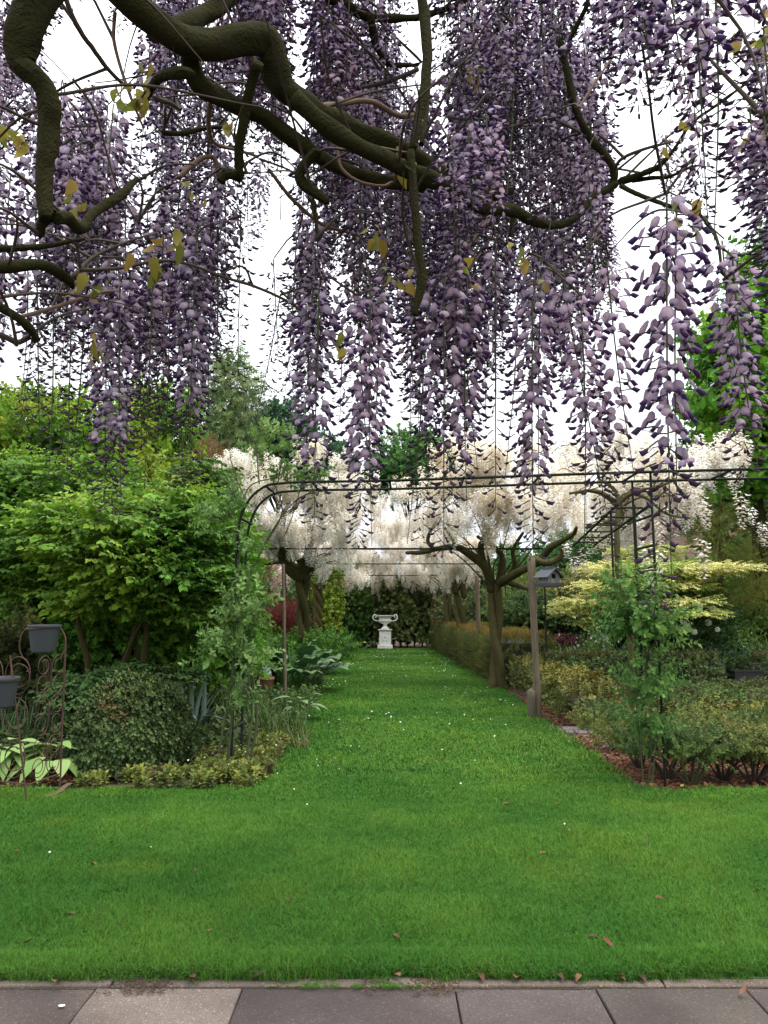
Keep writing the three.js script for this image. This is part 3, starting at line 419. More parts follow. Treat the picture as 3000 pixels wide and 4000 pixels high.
const hostaL = [bigLeaf(0.24, 0.14, 1, { c: [1, 1, 1], tip: [1.1, 1.1, 1], curl: 0.5 }), bigLeaf(0.22, 0.12, 2, { curl: 0.7 }), bigLeaf(0.2, 0.13, 3, { curl: 0.4 })], hostaM = leafMats([[0.2, 0.33, 0.1], [0.16, 0.28, 0.075], [0.26, 0.38, 0.13]], 0.25);
[[-3.5, -7.1, 'pale green hosta clump behind the plant stand, between its two posts'], [-3.05, -7.15, 'pale green hosta clump left of the dome bush'], [-3.95, -7.0, 'pale green hosta clump cut off by the left edge of the view']].forEach(([x, z, l], k) => clump({ name: 'hosta', label: l, category: 'hosta', group: 'hostas by the plant stand', base: [x, 0, z], n: 30, spread: [0.34, 0.3], h: 0.3, lean: 1.05, leafGeos: hostaL, mats: hostaM, seed: 50 + k }));
// large round leaves along the lawn edge
const roundL = [1, 2, 3].map((s) => { const b = new Soup(), r = rng(s), n = 12, rings = 3, C = b.v(0, 0.16, 0.0, [0.9, 1, 0.9]); let prev = null; for (let q = 1; q <= rings; q++) { const row = []; for (let k = 0; k < n; k++) { const a = k / n * 6.283, R = 0.17 * q / rings * (q === rings ? (k % 2 ? 0.86 : 1.05) + (r() - 0.5) * 0.12 : 1); row.push(b.v(Math.sin(a) * R, 0.16 - Math.cos(a) * R, 0.05 * Math.pow(q / rings, 2) * (k % 2 ? 1.2 : 0.4) - (q === rings ? 0.045 : 0), q === rings ? [1.1, 1.1, 1.05] : W1)); } if (!prev) for (let k = 0; k < n; k++) b.tri(C, row[k], row[(k + 1) % n]); else for (let k = 0; k < n; k++) b.quad(prev[k], row[k], row[(k + 1) % n], prev[(k + 1) % n]); prev = row; } return b.geo(); });
const roundM = leafMats([[0.07, 0.15, 0.055], [0.1, 0.19, 0.075], [0.055, 0.125, 0.045]], 0.25, 0.5), paleM = leafMats([[0.12, 0.22, 0.075], [0.16, 0.26, 0.09]], 0.3);
clump({ name: 'large_leaved_plant', label: 'plant with huge round grey green leaves beside the lawn', category: 'plant', base: [...[-1.599, -13.899]].flatMap((v, i) => (i ? [0, v] : [v])), n: 26, spread: [0.9, 0.75], h: 0.72, leafGeos: roundL, mats: roundM, seed: 61, lean: 0.9, stalkR: 0.012, ls: 1.35 });
clump({ name: 'large_leaved_plant', label: 'smaller pale leaved plant in front of the huge round leaves', category: 'plant', base: [...[-1.167, -10.465]].flatMap((v, i) => (i ? [0, v] : [v])), n: 12, spread: [0.3, 0.25], h: 0.36, leafGeos: hostaL, mats: paleM, seed: 64 });
// arching fronds of dark green plants further along
const frondG = [1, 2].map((k) => { const s = new Soup(), r = rng(k + 70); stalk(s, V(0, 0, 0), V(0, 0.7, -0.12), 0.006, [0.8, 0.9, 0.5]); for (let i = 0; i < 22; i++) { const t = 0.15 + (i >> 1) / 13; leaf(s.at(new THREE.Matrix4().makeTranslation(0, 0.7 * t, -0.12 * t * t).multiply(new THREE.Matrix4().makeRotationZ((i % 2 ? 1 : -1) * (1.15 - t * 0.3)))), 0.16 * (1.15 - t * 0.8), 0.045, [1 + (r() - 0.5) * 0.4, 1, 1], { curl: 0.3, fold: 0.25, rows: 2 }); } return s.geo(); });
const frondM = leafMats([[0.03, 0.1, 0.02], [0.045, 0.14, 0.025], [0.075, 0.18, 0.03]], 0.35);
[[[-1.698, -19.96], 'fern-like dark green plant behind the huge round leaves'], [[-1.516, -23.091], 'fern-like plant at the far end of the left border'], [[-1.869, -17.583], 'fern-like green plant at the foot of the twisted left trunk'], [[-1.937, -13.899], 'fern-like green plant beside the leaf of the round leaved plant'], [[-1.45, -27.102], 'small bright fern-like plant where border and lawn meet']].forEach(([[x, z], l], k) => {
  const g = thing('fern', l, 'plant', [x, 0, z]), r = rng(80 + k), n = 30;
  for (let i = 0; i < n; i++) { const o = mesh('frond', frondG[i % 2], frondM[i % 3], g); o.rotation.order = 'YXZ'; o.rotation.set(0.25 + r() * 0.95, i * 2.4 + r(), (r() - 0.5) * 0.4); o.position.set((r() - 0.5) * 0.9, 0.02, (r() - 0.5) * 0.9); o.scale.setScalar(0.75 + r() * 0.6); }
});
// strap leaves: irises and grasses
function straps({ name, label, category = 'plant', base, n, h, w, colors, seed, spread = 0.25, bend = 0.5, leafName = 'blade', group }) {
  const g = thing(name, label, category, base, group), r = rng(seed), mats = leafMats(colors, 0.25, 0.6);
  const geos = [0.3, 0.8, 1.4].map((b) => { const s = new Soup(); let p = null; const n2 = 6; for (let k = 0; k <= n2; k++) { const t = k / n2, a = b * bend * t, y = Math.sin(Math.min(a, 1.4)) === 0 ? t : t * (1 - 0.25 * a * a), z = 0.5 * a * t, ww = w / 2 * (1 - t * t * 0.96), row = [s.v(-ww, y * h, z * h, W1), s.v(0, y * h, z * h - ww * 0.4, W1), s.v(ww, y * h, z * h, W1)]; if (p) { s.quad(p[0], p[1], row[1], row[0]); s.quad(p[1], p[2], row[2], row[1]); } p = row; } return s.geo(); });
  for (let i = 0; i < n; i++) { const o = mesh(leafName, geos[i % 3], mats[i % mats.length], g); o.rotation.order = 'YXZ'; o.position.set((r() - 0.5) * spread * 2, 0, (r() - 0.5) * spread * 2); o.rotation.set(r() * 0.3, r() * 6.28, 0); o.scale.setScalar(0.65 + r() * 0.6); }
  return g;
}
const onG = ([x, z]) => [x, 0, z];
straps({ name: 'iris', label: 'blue grey strap leaves of an iris behind the dome bush', base: [-2.25, 0, -8.7], n: 24, h: 0.75, w: 0.06, colors: [[0.13, 0.2, 0.14], [0.17, 0.25, 0.18]], seed: 91, spread: 0.2, bend: 0.9 });
straps({ name: 'grass_tuft', label: 'long green grass tuft behind the plant stand, left', base: [-3.75, 0, -8.3], n: 90, h: 0.6, w: 0.014, colors: [[0.06, 0.13, 0.045], [0.08, 0.16, 0.07]], seed: 92, spread: 0.35 });
straps({ name: 'grass_tuft', label: 'long green grass tuft left of the dome bush', base: [-3.25, 0, -8.2], n: 70, h: 0.55, w: 0.013, colors: [[0.06, 0.13, 0.045], [0.08, 0.16, 0.07]], seed: 93, spread: 0.25 });
straps({ name: 'grass_tuft', label: 'loose grassy plant between the arch leg and the huge round leaves', base: onG([-1.2, -8.691]), n: 110, h: 0.55, w: 0.012, colors: [[0.06, 0.13, 0.03], [0.1, 0.17, 0.04], [0.13, 0.17, 0.06]], seed: 94, spread: 0.35 });
straps({ name: 'grass_tuft', label: 'grassy plant just behind the left arch leg', base: onG([-1.655, -9.321]), n: 80, h: 0.5, w: 0.012, colors: [[0.06, 0.13, 0.03], [0.1, 0.17, 0.04]], seed: 95, spread: 0.3 });
straps({ name: 'grass_tuft', label: 'dry yellow green grass hanging over the lawn edge', base: onG([-.965, -8.462]), n: 50, h: 0.3, w: 0.008, colors: [[0.17, 0.2, 0.06], [0.22, 0.2, 0.09]], seed: 96, spread: 0.16, bend: 1.3 });
// cut pale stems behind the stand
{
  const g = thing('cut_stems', 'clump of cut bare brown stems behind the plant stand', 'cut stems', [-3.72, 0, -8.9]), r = rng(101), m = std({ map: bt2, color: 0xc8b49a });
  for (let i = 0; i < 38; i++) { const x = (r() - 0.5) * 0.85, z = (r() - 0.5) * 0.4, h = 0.45 + r() * 0.5; mesh('cut_stem', tube([[x * 0.6, 0, z * 0.6, 0.017], [x * 0.85, h * 0.5, z * 0.8, 0.014], [x + (r() - 0.5) * 0.1, h, z, 0.012]], { sides: 6, step: 0.2 }), m, g); }
}
// yellow green ground cover
{
  const r = rng(111), L = [], poly = [[-2.589, -6.478], [-2.042, -6.462], [-1.345, -6.446], [-1.109, -6.526], [-1.031, -6.852], [-1.048, -7.614], [-1.04, -8.75], [-1.46, -8.995], [-1.846, -7.893], [-1.678, -6.852], [-2.112, -6.676], [-2.631, -6.676]];
  for (let i = 0; i < 4200; i++) { const x = lerp(-3.2, -0.95, r()), z = lerp(-8.6, -6.42, r()); if (!inside(poly, x, z)) continue; const k = fbm(x * 4, z * 4, 5, 3), c = k > 0.6 ? [0.1, 0.085, 0.03] : mix([0.09, 0.15, 0.025], [0.25, 0.27, 0.05], r()); if (noise(x * 6, z * 6, 9) < 0.3 && z > -6.9) continue; L.push({ p: V(x, r() * 0.05 + 0.1 * Math.max(0, noise(x * 5, z * 5, 1) - 0.25), z), q: quat((r() - 0.5) * 0.8, r() * 6.28, (r() - 0.5) * 0.8), s: 0.7 + r() * 0.6, c }); }
  SP.small.forEach((q, k) => tag(scatter('ground_cover', q, MAT.leaf, L.filter((_, i) => i % 3 === k)), 'low yellow green ground cover round the left arch leg', 'ground cover', 'ground cover by the arch leg'));
  const s = new Soup(), D = []; for (let k = 0; k < 4; k++) { const a = k * 1.57; const o = s.v(0, 0, 0, [0.8, 0.8, 0.6]); s.tri(o, s.v(Math.cos(a + 1) * 0.009, 0.003, Math.sin(a + 1) * 0.009, [0.85, 0.85, 0.85]), s.v(Math.cos(a) * 0.009, 0.003, Math.sin(a) * 0.009, [0.85, 0.85, 0.85])); }
  for (let i = 0; i < 150; i++) { const x = lerp(-2.4, -0.95, r()), z = lerp(-8.6, -6.7, r()); if (inside(poly, x, z) && noise(x * 5, z * 5) > 0.45) D.push({ p: V(x, 0.15 + r() * 0.06, z), q: quat(r(), r() * 6, r()), s: 1 }); }
  tag(scatter('small_flowers', s.geo(), foliageMat(0.2), D), 'tiny white flowers in the ground cover by the arch leg', 'flowers');
  // weedy green along the foot of the left border
  const E = []; const e = [[-1.027, -8.995], [-1.135, -12.525], [-1.352, -17.833], [-1.447, -22.672], [-1.408, -29.685]];
  for (let i = 0; i < 1500; i++) { const k = Math.floor(r() * 4), t = r(), x = lerp(e[k][0], e[k + 1][0], t) - r() * 0.9 + 0.03, z = lerp(e[k][1], e[k + 1][1], t); E.push({ p: V(x, r() * 0.12, z), q: quat((r() - 0.5), r() * 6.28, (r() - 0.5)), s: 1 + r(), c: mix([0.04, 0.1, 0.02], [0.1, 0.17, 0.03], r()) }); }
  for (let i = 0; i < 2600; i++) { const x = lerp(-6.2, -1.4, r()), z = lerp(-11.5, -7.7, r()); if (x > -1.2 + (z + 7) * 0.08) continue; E.push({ p: V(x, r() * 0.15, z), q: quat((r() - 0.5), r() * 6.28, (r() - 0.5)), s: 1.2 + r() * 1.3, c: mix([0.03, 0.07, 0.02], [0.09, 0.14, 0.03], r()) }); }
  SP.small.forEach((q, k) => tag(scatter('border_weeds', q, MAT.leaf, E.filter((_, i) => i % 3 === k)), 'low mixed green plants covering the left border', 'border plants', 'low plants of the left border'));
}
// alliums on tall stalks
[[[-2.425, -10.053], 0.95, 'budding allium on a tall stalk, nearer the dome bush'], [[-2.637, -10.053], 1.25, 'budding allium on the tallest stalk behind the dome bush']].forEach(([[x, z], h, l], k) => { const g = thing('allium', l, 'allium', [x, 0, z]); mesh('stalk', rod([0, 0, 0], [0.02, h, 0], 0.006), MAT.greenShoot, g); mesh('bud', new THREE.SphereGeometry(0.018, 8, 6).scale(0.8, 1.3, 0.8).translate(0.02, h + 0.015, 0), std({ color: 0xb9c8a0 }), g); mesh('leaf', bigLeaf(0.4, 0.03, 1, { curl: 0.6 }), hostaM[k], g); });

// rusty folding plant stand with two hanging pots
{
  const R1 = [-2.697, -.008, -6.45], R0 = [-2.698, 1.281, -6.4], Lb = [-2.777, -.001, -6.05], L0 = [-2.961, 1.15, -6], g = thing('plant_stand', 'rusty scrolled iron plant stand at the left edge of the lawn', 'plant stand', [Lb[0], 0, Lb[2]]), B = [Lb[0], 0, Lb[2]], loc = (p) => [p[0] - B[0], p[1] - B[1], p[2] - B[2]];
  const post = (a, b) => mesh('post', rod(loc(a), loc(b), 0.0075), MAT.rust, g);
  const rb = [R1[0], 0.05, R1[2]], lb = [Lb[0], 0.0, Lb[2]], farL = [Lb[0] - 0.62, 0.05, Lb[2] - 0.25];
  post(rb, R0); post(lb, L0); post(farL, [farL[0] - 0.02, 1.35, farL[2]]);
  // scrolls between two posts
  const panel = (A, C, y0, y1) => {
    const ex = V(C[0] - A[0], 0, C[2] - A[2]), w = ex.length(); ex.normalize();
    const P = (s, y, off = 0) => loc([A[0] + ex.x * s * w, y, A[2] + ex.z * s * w + off]);
    const H = (y1 - y0) / 3;
    for (let k = 0; k < 3; k++) for (const f of [0, 1]) {
      const cy = y0 + H * (k + 0.5), r = w * 0.22, pts = [];
      const put = (x, y) => pts.push([...P(f ? 1 - x : x, y), 0.0038]);
      const yb = cy - H * 0.5 + r, yt = cy + H * 0.5 - r;
      for (let q = 0; q <= 18; q++) { const t = q / 18, a = Math.PI * (-2.7 + 2.7 * t), rr = r * (0.5 + 0.5 * t) / w; put(0.26 + Math.cos(a) * rr, yb + Math.sin(a) * rr * w); }
      for (let q = 0; q <= 18; q++) { const t = q / 18, a = Math.PI * 2.7 * t, rr = r * (1 - 0.5 * t) / w; put(0.26 + Math.cos(a) * rr, yt + Math.sin(a) * rr * w); }
      mesh('scroll', tube(pts, { sides: 6, step: 0.025, knob: 0 }), MAT.rust, g);
    }
    mesh('crossbar', rod(P(0, y0 - 0.02), P(1, y0 - 0.02), 0.006), MAT.rust, g);
  };
  panel(lb, rb, 0.18, 1.15); panel(farL, lb, 0.18, 1.15);
  const ringAt = (c, r) => { mesh('pot_ring', new THREE.TorusGeometry(r, 0.006, 6, 26).rotateX(Math.PI / 2).translate(...loc(c)), MAT.rust, g); };
  ringAt([-2.827, 1.358, -6.25], 0.125); ringAt([-2.964, .969, -5.9], 0.125);
  for (const s of [-1, 1]) { const c = [-2.823, 1.294, -6.25], pts = []; for (let k = 0; k <= 10; k++) { const a = -1.2 + k * 0.24; pts.push([...loc([c[0] + s * (0.1 + 0.09 * Math.cos(a)), c[1] - 0.06 + 0.14 * Math.sin(a), c[2]]), 0.006]); } mesh('pot_hook', tube(pts, { sides: 6, step: 0.03, knob: 0 }), MAT.rust, g); }
  // bowed foot of flat steel
  const foot = new THREE.CatmullRomCurve3([[-2.695, -.052, -6.1], [-2.688, .007, -6.1], [-2.676, .041, -6.15], [-2.65, .041, -6.3], [-2.66, .055, -6.5], [-2.642, .055, -6.55], [-2.626, -.017, -6.55]].map((p) => V(...loc([p[0], Math.max(0.0, p[1]), p[2]])))), fs = new Soup();
  let pv = null; for (let k = 0; k <= 30; k++) { const q = foot.getPoint(k / 30), t = foot.getTangent(k / 30), n = V(-t.y * 0, 1, 0).cross(t).normalize(), a = 0.022, b = V(0, 0, 0).crossVectors(t, n).multiplyScalar(0.004); const row = [[1, 1], [1, -1], [-1, -1], [-1, 1]].map(([i, j]) => fs.v(q.x + n.x * a * i + b.x * j, q.y + n.y * a * i + b.y * j, q.z + n.z * a * i + b.z * j, W1)); if (pv) for (let m = 0; m < 4; m++) fs.quad(pv[m], pv[(m + 1) % 4], row[(m + 1) % 4], row[m]); pv = row; }
  mesh('foot', fs.geo(), std({ color: new THREE.Color().setRGB(0.09, 0.06, 0.035), side: THREE.DoubleSide }), g);
  // pots
  const potM = std({ color: new THREE.Color().setRGB(0.035, 0.041, 0.05), roughness: 0.6 }), prof = [[0.0, 0], [0.085, 0], [0.092, 0.012], [0.122, 0.2], [0.122, 0.205], [0.131, 0.205], [0.131, 0.228], [0.124, 0.228], [0.116, 0.2], [0.088, 0.02], [0, 0.02]].map(([a, b]) => new THREE.Vector2(a, b));
  [[[-2.815, 1.162, -6.25], 'grey plastic pot hanging in the upper ring of the plant stand'], [[-2.965, .766, -5.9], 'grey plastic pot in the lower ring, cut by the left edge']].forEach(([p, l]) => { const q = thing('plant_pot', l, 'pot', p, 'grey pots on the plant stand'); mesh('pot_wall', new THREE.LatheGeometry(prof, 40), potM, q); mesh('potting_soil', new THREE.CylinderGeometry(0.112, 0.112, 0.01, 24).translate(0, 0.18, 0), soil, q); });
}
// slim ornament on a terracotta pot
{
  const [x, , z] = [-2.003, .969, -13], g = thing('garden_ornament', 'blue grey pointed ornament on a terracotta pot in the left border', 'ornament', [x, 0.12, z]); g.scale.setScalar(0.75);
  mesh('terracotta_pot', new THREE.LatheGeometry([[0, 0], [0.11, 0], [0.16, 0.3], [0.18, 0.3], [0.18, 0.36], [0, 0.36]].map(([a, b]) => new THREE.Vector2(a, b)), 24), std({ color: new THREE.Color().setRGB(0.17, 0.075, 0.04) }), g);
  mesh('pointed_top', new THREE.LatheGeometry([[0, 0.3], [0.12, 0.36], [0.1, 0.45], [0.05, 0.6], [0.012, 0.72], [0, 0.73]].map(([a, b]) => new THREE.Vector2(a, b)), 20), std({ color: new THREE.Color().setRGB(0.25, 0.27, 0.38) }), g);
}


// ---------------------------------------------------------------- back: hedge, urn and far trees
hedge({ label: 'tall dark evergreen hedge behind the white urn', pts: [[-6.5, -32.2, 3.1, 0.6], [-0.5, -32.2, 3.15, 0.6], [4.5, -32.2, 3.1, 0.6]], geos: SP.broad, palette: [[0.07, 0.105, 0.035], [0.12, 0.17, 0.05], [0.19, 0.24, 0.08]], density: 75, size: 1.5, rough: 0.22, seed: 3, bare: 0.35 });
{ const r = rng(7); for (let k = 0; k < 14; k++) { const x = -1.9 + k * 0.29 + (r() - 0.5) * 0.12, g = thing('bare_hedge_stem', 'thin bare hedge stem standing in the mulch behind the urn', 'stem', [x, 0, -31.5 - r() * 0.12], 'bare stems in front of the tall hedge'); mesh('stem', tube([[0, -0.03, 0, 0.035], [(r() - 0.5) * 0.1, 0.7, 0, 0.03], [(r() - 0.5) * 0.2, 1.7, -0.1, 0.022], [(r() - 0.5) * 0.3, 2.8, -0.2, 0.012]], { sides: 6, step: 0.3 }), MAT.darkBark, g); } }  // bare lower stems of the tall hedge, set just before it
plant({ name: 'climber', label: 'bright green leafy shoots against the dark hedge left of the urn', category: 'climber', base: [-1.5, 0, -31.2], stemName: 'stem', stems: [[[-1.5, 0, -31.2, 0.02], [-1.45, 0.9, -31.2, 0.014], [-1.6, 1.9, -31.2, 0.008]]], blobs: [[-1.5, 0.95, -31.2, 0.85, 0.3, 0.3], [-2.1, 1.6, -31.2, 0.5, 0.8, 0.3], [-0.9, 1.9, -31.3, 0.5, 0.5, 0.25], [-1, 0.3, -31.2, 0.3, 0.25, 0.2]], geos: SP.broad, o: { n: 700, palette: [[0.04, 0.11, 0.02], [0.09, 0.19, 0.03]], seed: 3, gap: 0.35, size: 1.3 } });
plant({ name: 'lime_shrub', label: 'lime yellow shrub between the two twisted left trunks', category: 'shrub', base: [-1.7, 0, -27.5], stemName: 'stem', stems: [[[-1.7, 0, -27.5, 0.03], [-1.7, 1.2, -27.5, 0.02]]], blobs: [[...[-2.153, .842, -27.5], 0.4, 0.6, 0.4], [...[-2.113, 1.848, -27.5], 0.45, 0.8, 0.4], [...[-2.072, 2.864, -27.5], 0.45, 0.5, 0.4]], geos: SP.broad, limb: 4, limbR: 0.015, o: { n: 800, palette: [[0.13, 0.22, 0.02], [0.24, 0.33, 0.03]], seed: 9, gap: 0.3, size: 1.2 } });
// white urn on a plinth
{
  const [x, z] = [.046, -30.225], white = std({ color: new THREE.Color().setRGB(0.9, 0.89, 0.86), roughness: 0.6, map: tex(256, (u, v) => { const n = tile(u, v, 9, 3); return mix([0.86, 0.84, 0.79], [1, 1, 1], clamp(n * 2 - 0.35, 0, 1)); }) });
  const p = thing('plinth', 'white square plinth with a wreath relief, at the far end of the lawn', 'plinth', [x, 0, z]);
  const bev = (w, h, y) => { const s = new THREE.Shape(); s.moveTo(-w / 2, -w / 2); s.lineTo(w / 2, -w / 2); s.lineTo(w / 2, w / 2); s.lineTo(-w / 2, w / 2); return new THREE.ExtrudeGeometry(s, { depth: h - 0.02, bevelEnabled: true, bevelSize: 0.01, bevelThickness: 0.01, bevelSegments: 2 }).rotateX(-Math.PI / 2).translate(0, y + 0.01, 0); };
  mesh('foot_block', bev(0.58, 0.19, -0.02), white, p); mesh('shaft', bev(0.45, 0.535, 0.17), white, p);
  mesh('cap', new THREE.LatheGeometry([[0, 0], [0.32, 0], [0.335, 0.02], [0.375, 0.05], [0.4, 0.055], [0.4, 0.085], [0, 0.085]].map(([a, b]) => new THREE.Vector2(a, b)), 4).rotateY(Math.PI / 4).translate(0, 0.705, 0), white, p);
  const w = []; for (let k = 0; k <= 20; k++) { const a = -0.95 + k / 20 * (Math.PI + 1.9); w.push([Math.cos(a) * 0.085, 0.43 + Math.sin(a) * 0.08, 0.239, 0.017]); }
  mesh('wreath', tube(w, { sides: 6, step: 0.02, knob: 0.25 }), white, p); mesh('ribbon', rod([-0.1, 0.355, 0.239], [0.1, 0.355, 0.239], 0.014), white, p);
  const u = thing('urn', 'white fluted garden urn with two scrolled handles on the plinth', 'urn', [x, 0.792, z]);
  mesh('urn_foot', new THREE.LatheGeometry([[0, 0], [0.16, 0], [0.165, 0.03], [0.15, 0.05], [0.1, 0.09], [0.07, 0.13], [0.065, 0.17], [0.085, 0.2], [0.11, 0.215]].map(([a, b]) => new THREE.Vector2(a, b)), 36), white, u);
  const bowl = new THREE.LatheGeometry([[0.02, 0.2], [0.11, 0.215], [0.21, 0.26], [0.265, 0.32], [0.27, 0.35], [0.235, 0.39], [0.23, 0.44], [0.26, 0.48], [0.34, 0.505], [0.37, 0.53], [0.365, 0.55], [0.33, 0.55], [0.25, 0.49], [0.2, 0.4], [0, 0.35]].map(([a, b]) => new THREE.Vector2(a, b)), 96), bp = bowl.attributes.position;
  for (let i = 0; i < bp.count; i++) { const y = bp.getY(i), a = Math.atan2(bp.getX(i), bp.getZ(i)), f = y > 0.22 && y < 0.35 ? 1 + 0.022 * Math.cos(a * 24) : 1; bp.setX(i, bp.getX(i) * f); bp.setZ(i, bp.getZ(i) * f); } bowl.computeVertexNormals();
  mesh('bowl', bowl, white, u);
  for (const s of [-1, 1]) { const pts = []; const c = [[0.25, 0.33], [0.33, 0.335], [0.43, 0.36], [0.485, 0.43], [0.48, 0.52], [0.43, 0.575], [0.37, 0.56], [0.355, 0.5], [0.385, 0.47], [0.41, 0.49]]; for (const [a, b] of c) pts.push([s * a, b, 0, 0.024]); pts[pts.length - 1][3] = 0.014; mesh('handle', tube(pts, { sides: 8, step: 0.02, knob: 0.1 }), white, u); mesh('handle_leaf', tube([[s * 0.44, 0.57, 0, 0.016], [s * 0.435, 0.62, 0, 0.004]], { sides: 6, step: 0.02 }), white, u); }
}
const tall = (label, [x, , z], h, blobs, palette, n, geos, seed, o = {}, name = 'tree') => plant({ name, label, category: 'tree', base: [x, 0, z], bark: MAT.darkBark, stems: [[[x, 0, z, 0.22], [x + 0.1, h * 0.4, z, 0.15], [x, h * 0.75, z, 0.07]]], blobs, geos, limb: 8, limbR: 0.07, limbSub: 3, stemO: { step: 0.6 }, o: { n, palette, seed, gap: 0.38, up: 0.2, ...o } });
tall('tall feathery pale green birch behind the white wisteria', [-8.027, 4.328, -38], 13, [[...[-8.23, 11.608, -38], 1.9, 3.4, 1.8], [...[-8.24, 13.738, -38], 0.9, 1.6, 0.9], [...[-8.642, 9.141, -38], 2.3, 2.2, 2]], [[0.105, 0.182, 0.063], [0.182, 0.266, 0.098], [0.238, 0.308, 0.126]], 2300, SP.far2, 201, { hang: 0.5, up: 0, gap: 0.44, size: 0.9 }, 'birch_tree');
tall('dense dark green round tree right of the birch', [-6.022, 5.939, -42], 10, [[...[-6.123, 11.303, -42], 2.2, 2, 2], [...[-7.166, 10.216, -42], 2, 1.9, 2], [...[-4.773, 10.216, -42], 2, 1.6, 2]], [[0.026, 0.091, 0.039], [0.0455, 0.13, 0.0585], [0.065, 0.169, 0.0715]], 1900, SP.far, 203, { gap: 0.36 });
tall('copper brown leaved tree in front of the birch', [-5.965, 3.286, -24], 5, [[...[-6.065, 6.326, -24], 0.95, 0.7, 0.8], [...[-6.58, 5.863, -24], 0.8, 0.6, 0.7], [...[-5.733, 5.403, -24], 0.8, 0.5, 0.7]], [[0.169, 0.111, 0.039], [0.26, 0.137, 0.052], [0.221, 0.169, 0.065]], 1700, SP.feather, 205, { gap: 0.36 });
tall('green tree top rising behind the pergola centre', [1.656, 4.775, -44], 9, [[...[1.684, 10.347, -44], 2.3, 1.7, 2], [...[.569, 9.359, -44], 1.6, 1.1, 1.6], [...[3.346, 9.5, -44], 2.6, 1.2, 2]], [[0.049, 0.14, 0.042], [0.084, 0.21, 0.056], [0.126, 0.266, 0.07]], 1900, SP.far, 207);
tall('small green tree top just right of the dark tree', [-3.722, 6.362, -46], 8, [[...[-3.768, 10.749, -46], 1.7, 1.1, 1.5], [...[-3.038, 10.454, -46], 1.2, 0.8, 1]], [[0.042, 0.119, 0.042], [0.07, 0.182, 0.056]], 700, SP.far, 209);
tall('large maple with fresh bright green leaves at the right edge', [8.502, 1.715, -17], 9, [[...[8.849, 6.919, -17], 1.25, 2, 1.3], [...[8.053, 5.916, -16.6], 1, 1.4, 1], [...[9.87, 9.038, -17.4], 1.3, 1.9, 1.3], [...[8.621, 4.986, -16.8], 1.2, 0.8, 1.2], [...[9.874, 6.022, -17], 1.3, 2, 1.3], [...[7.792, 6.581, -17], 0.5, 0.9, 0.6], [...[7.784, 7.786, -17.2], 0.45, 0.6, 0.5]], [[0.054, 0.189, 0.0162], [0.115, 0.297, 0.0189], [0.189, 0.378, 0.027]], 3400, SP.maple, 211, { gap: 0.37, size: 1.15 }, 'maple_tree');
tall('loose airy green tree behind the right dogwood', [11.673, 1.036, -26], 6, [[...[11.444, 5.398, -26], 1.6, 0.9, 1.2], [...[12.936, 5.729, -26], 1.4, 0.9, 1.2], [...[12.353, 4.248, -26], 1.6, 0.8, 1.2]], [[0.091, 0.156, 0.039], [0.156, 0.221, 0.052]], 1100, SP.far, 213, { gap: 0.45, size: 0.7 });
// distant belt of trees closing the garden
[[-26, -48, 9, 'left'], [-17, -46, 8, 'l'], [-10, -50, 7, 'm'], [7, -52, 6, 'r'], [14, -48, 7, 'r'], [22, -44, 8, 'r'], [29, -42, 9, 'r']].forEach(([x, z, h], k) => tall(['broad green tree far off beyond the left shrubs', 'rounded green tree far off behind the copper leaved tree', 'low green tree far off behind the dark round tree', 'low green tree far off behind the white blossom centre', 'green tree far off behind the right pergola', 'broad green tree far off behind the maple', 'tall green tree far off beyond the maple at the right'][k], [x, 0, z], h, [[x, h * 0.6, z, 4, h * 0.4, 3], [x + 2.5, h * 0.45, z, 3, h * 0.35, 3], [x - 2.5, h * 0.42, z, 3, h * 0.35, 3]], [[0.0525, 0.135, 0.0375], [0.09, 0.195, 0.0525]], 1500, SP.far, 230 + k, { gap: 0.36, size: 1.4 }));
// red maples between the trunks on the left
plant({ name: 'red_maple', label: 'low dome of dark red maple leaves left of the twisted trunk', category: 'maple', base: [...[-2.357, .682, -17]].map((v, i) => (i === 1 ? 0 : v)), bark: MAT.darkBark, stems: [[[...[-2.357, .682, -17], 0.04], [...[-2.346, 1.248, -17], 0.03]]], blobs: [[...[-2.369, 1.352, -17], 0.5, 0.34, 0.45], [...[-2.659, 1.196, -17], 0.25, 0.22, 0.3], [...[-2.138, 1.3, -17], 0.3, 0.28, 0.3]], geos: SP.feather, limb: 6, limbR: 0.014, o: { n: 1100, palette: [[0.09, 0.012, 0.014], [0.17, 0.025, 0.022], [0.22, 0.04, 0.035]], seed: 301, gap: 0.3, size: 0.55, up: 0.1 } });
plant({ name: 'red_maple', label: 'upright orange red maple behind the dark red dome', category: 'maple', base: [...[-3.177, .538, -20]].map((v, i) => (i === 1 ? 0 : v)), bark: MAT.darkBark, stems: [[[...[-3.177, .538, -20], 0.05], [...[-3.178, 1.753, -20], 0.03]]], blobs: [[...[-3.237, 2.183, -20], 0.35, 0.6, 0.35], [...[-2.973, 2.616, -20], 0.3, 0.5, 0.3], [...[-3.323, 1.631, -20], 0.3, 0.35, 0.3]], geos: SP.feather, limb: 5, limbR: 0.014, o: { n: 650, palette: [[0.2, 0.03, 0.015], [0.32, 0.06, 0.02]], seed: 303, gap: 0.33, size: 0.6 } });
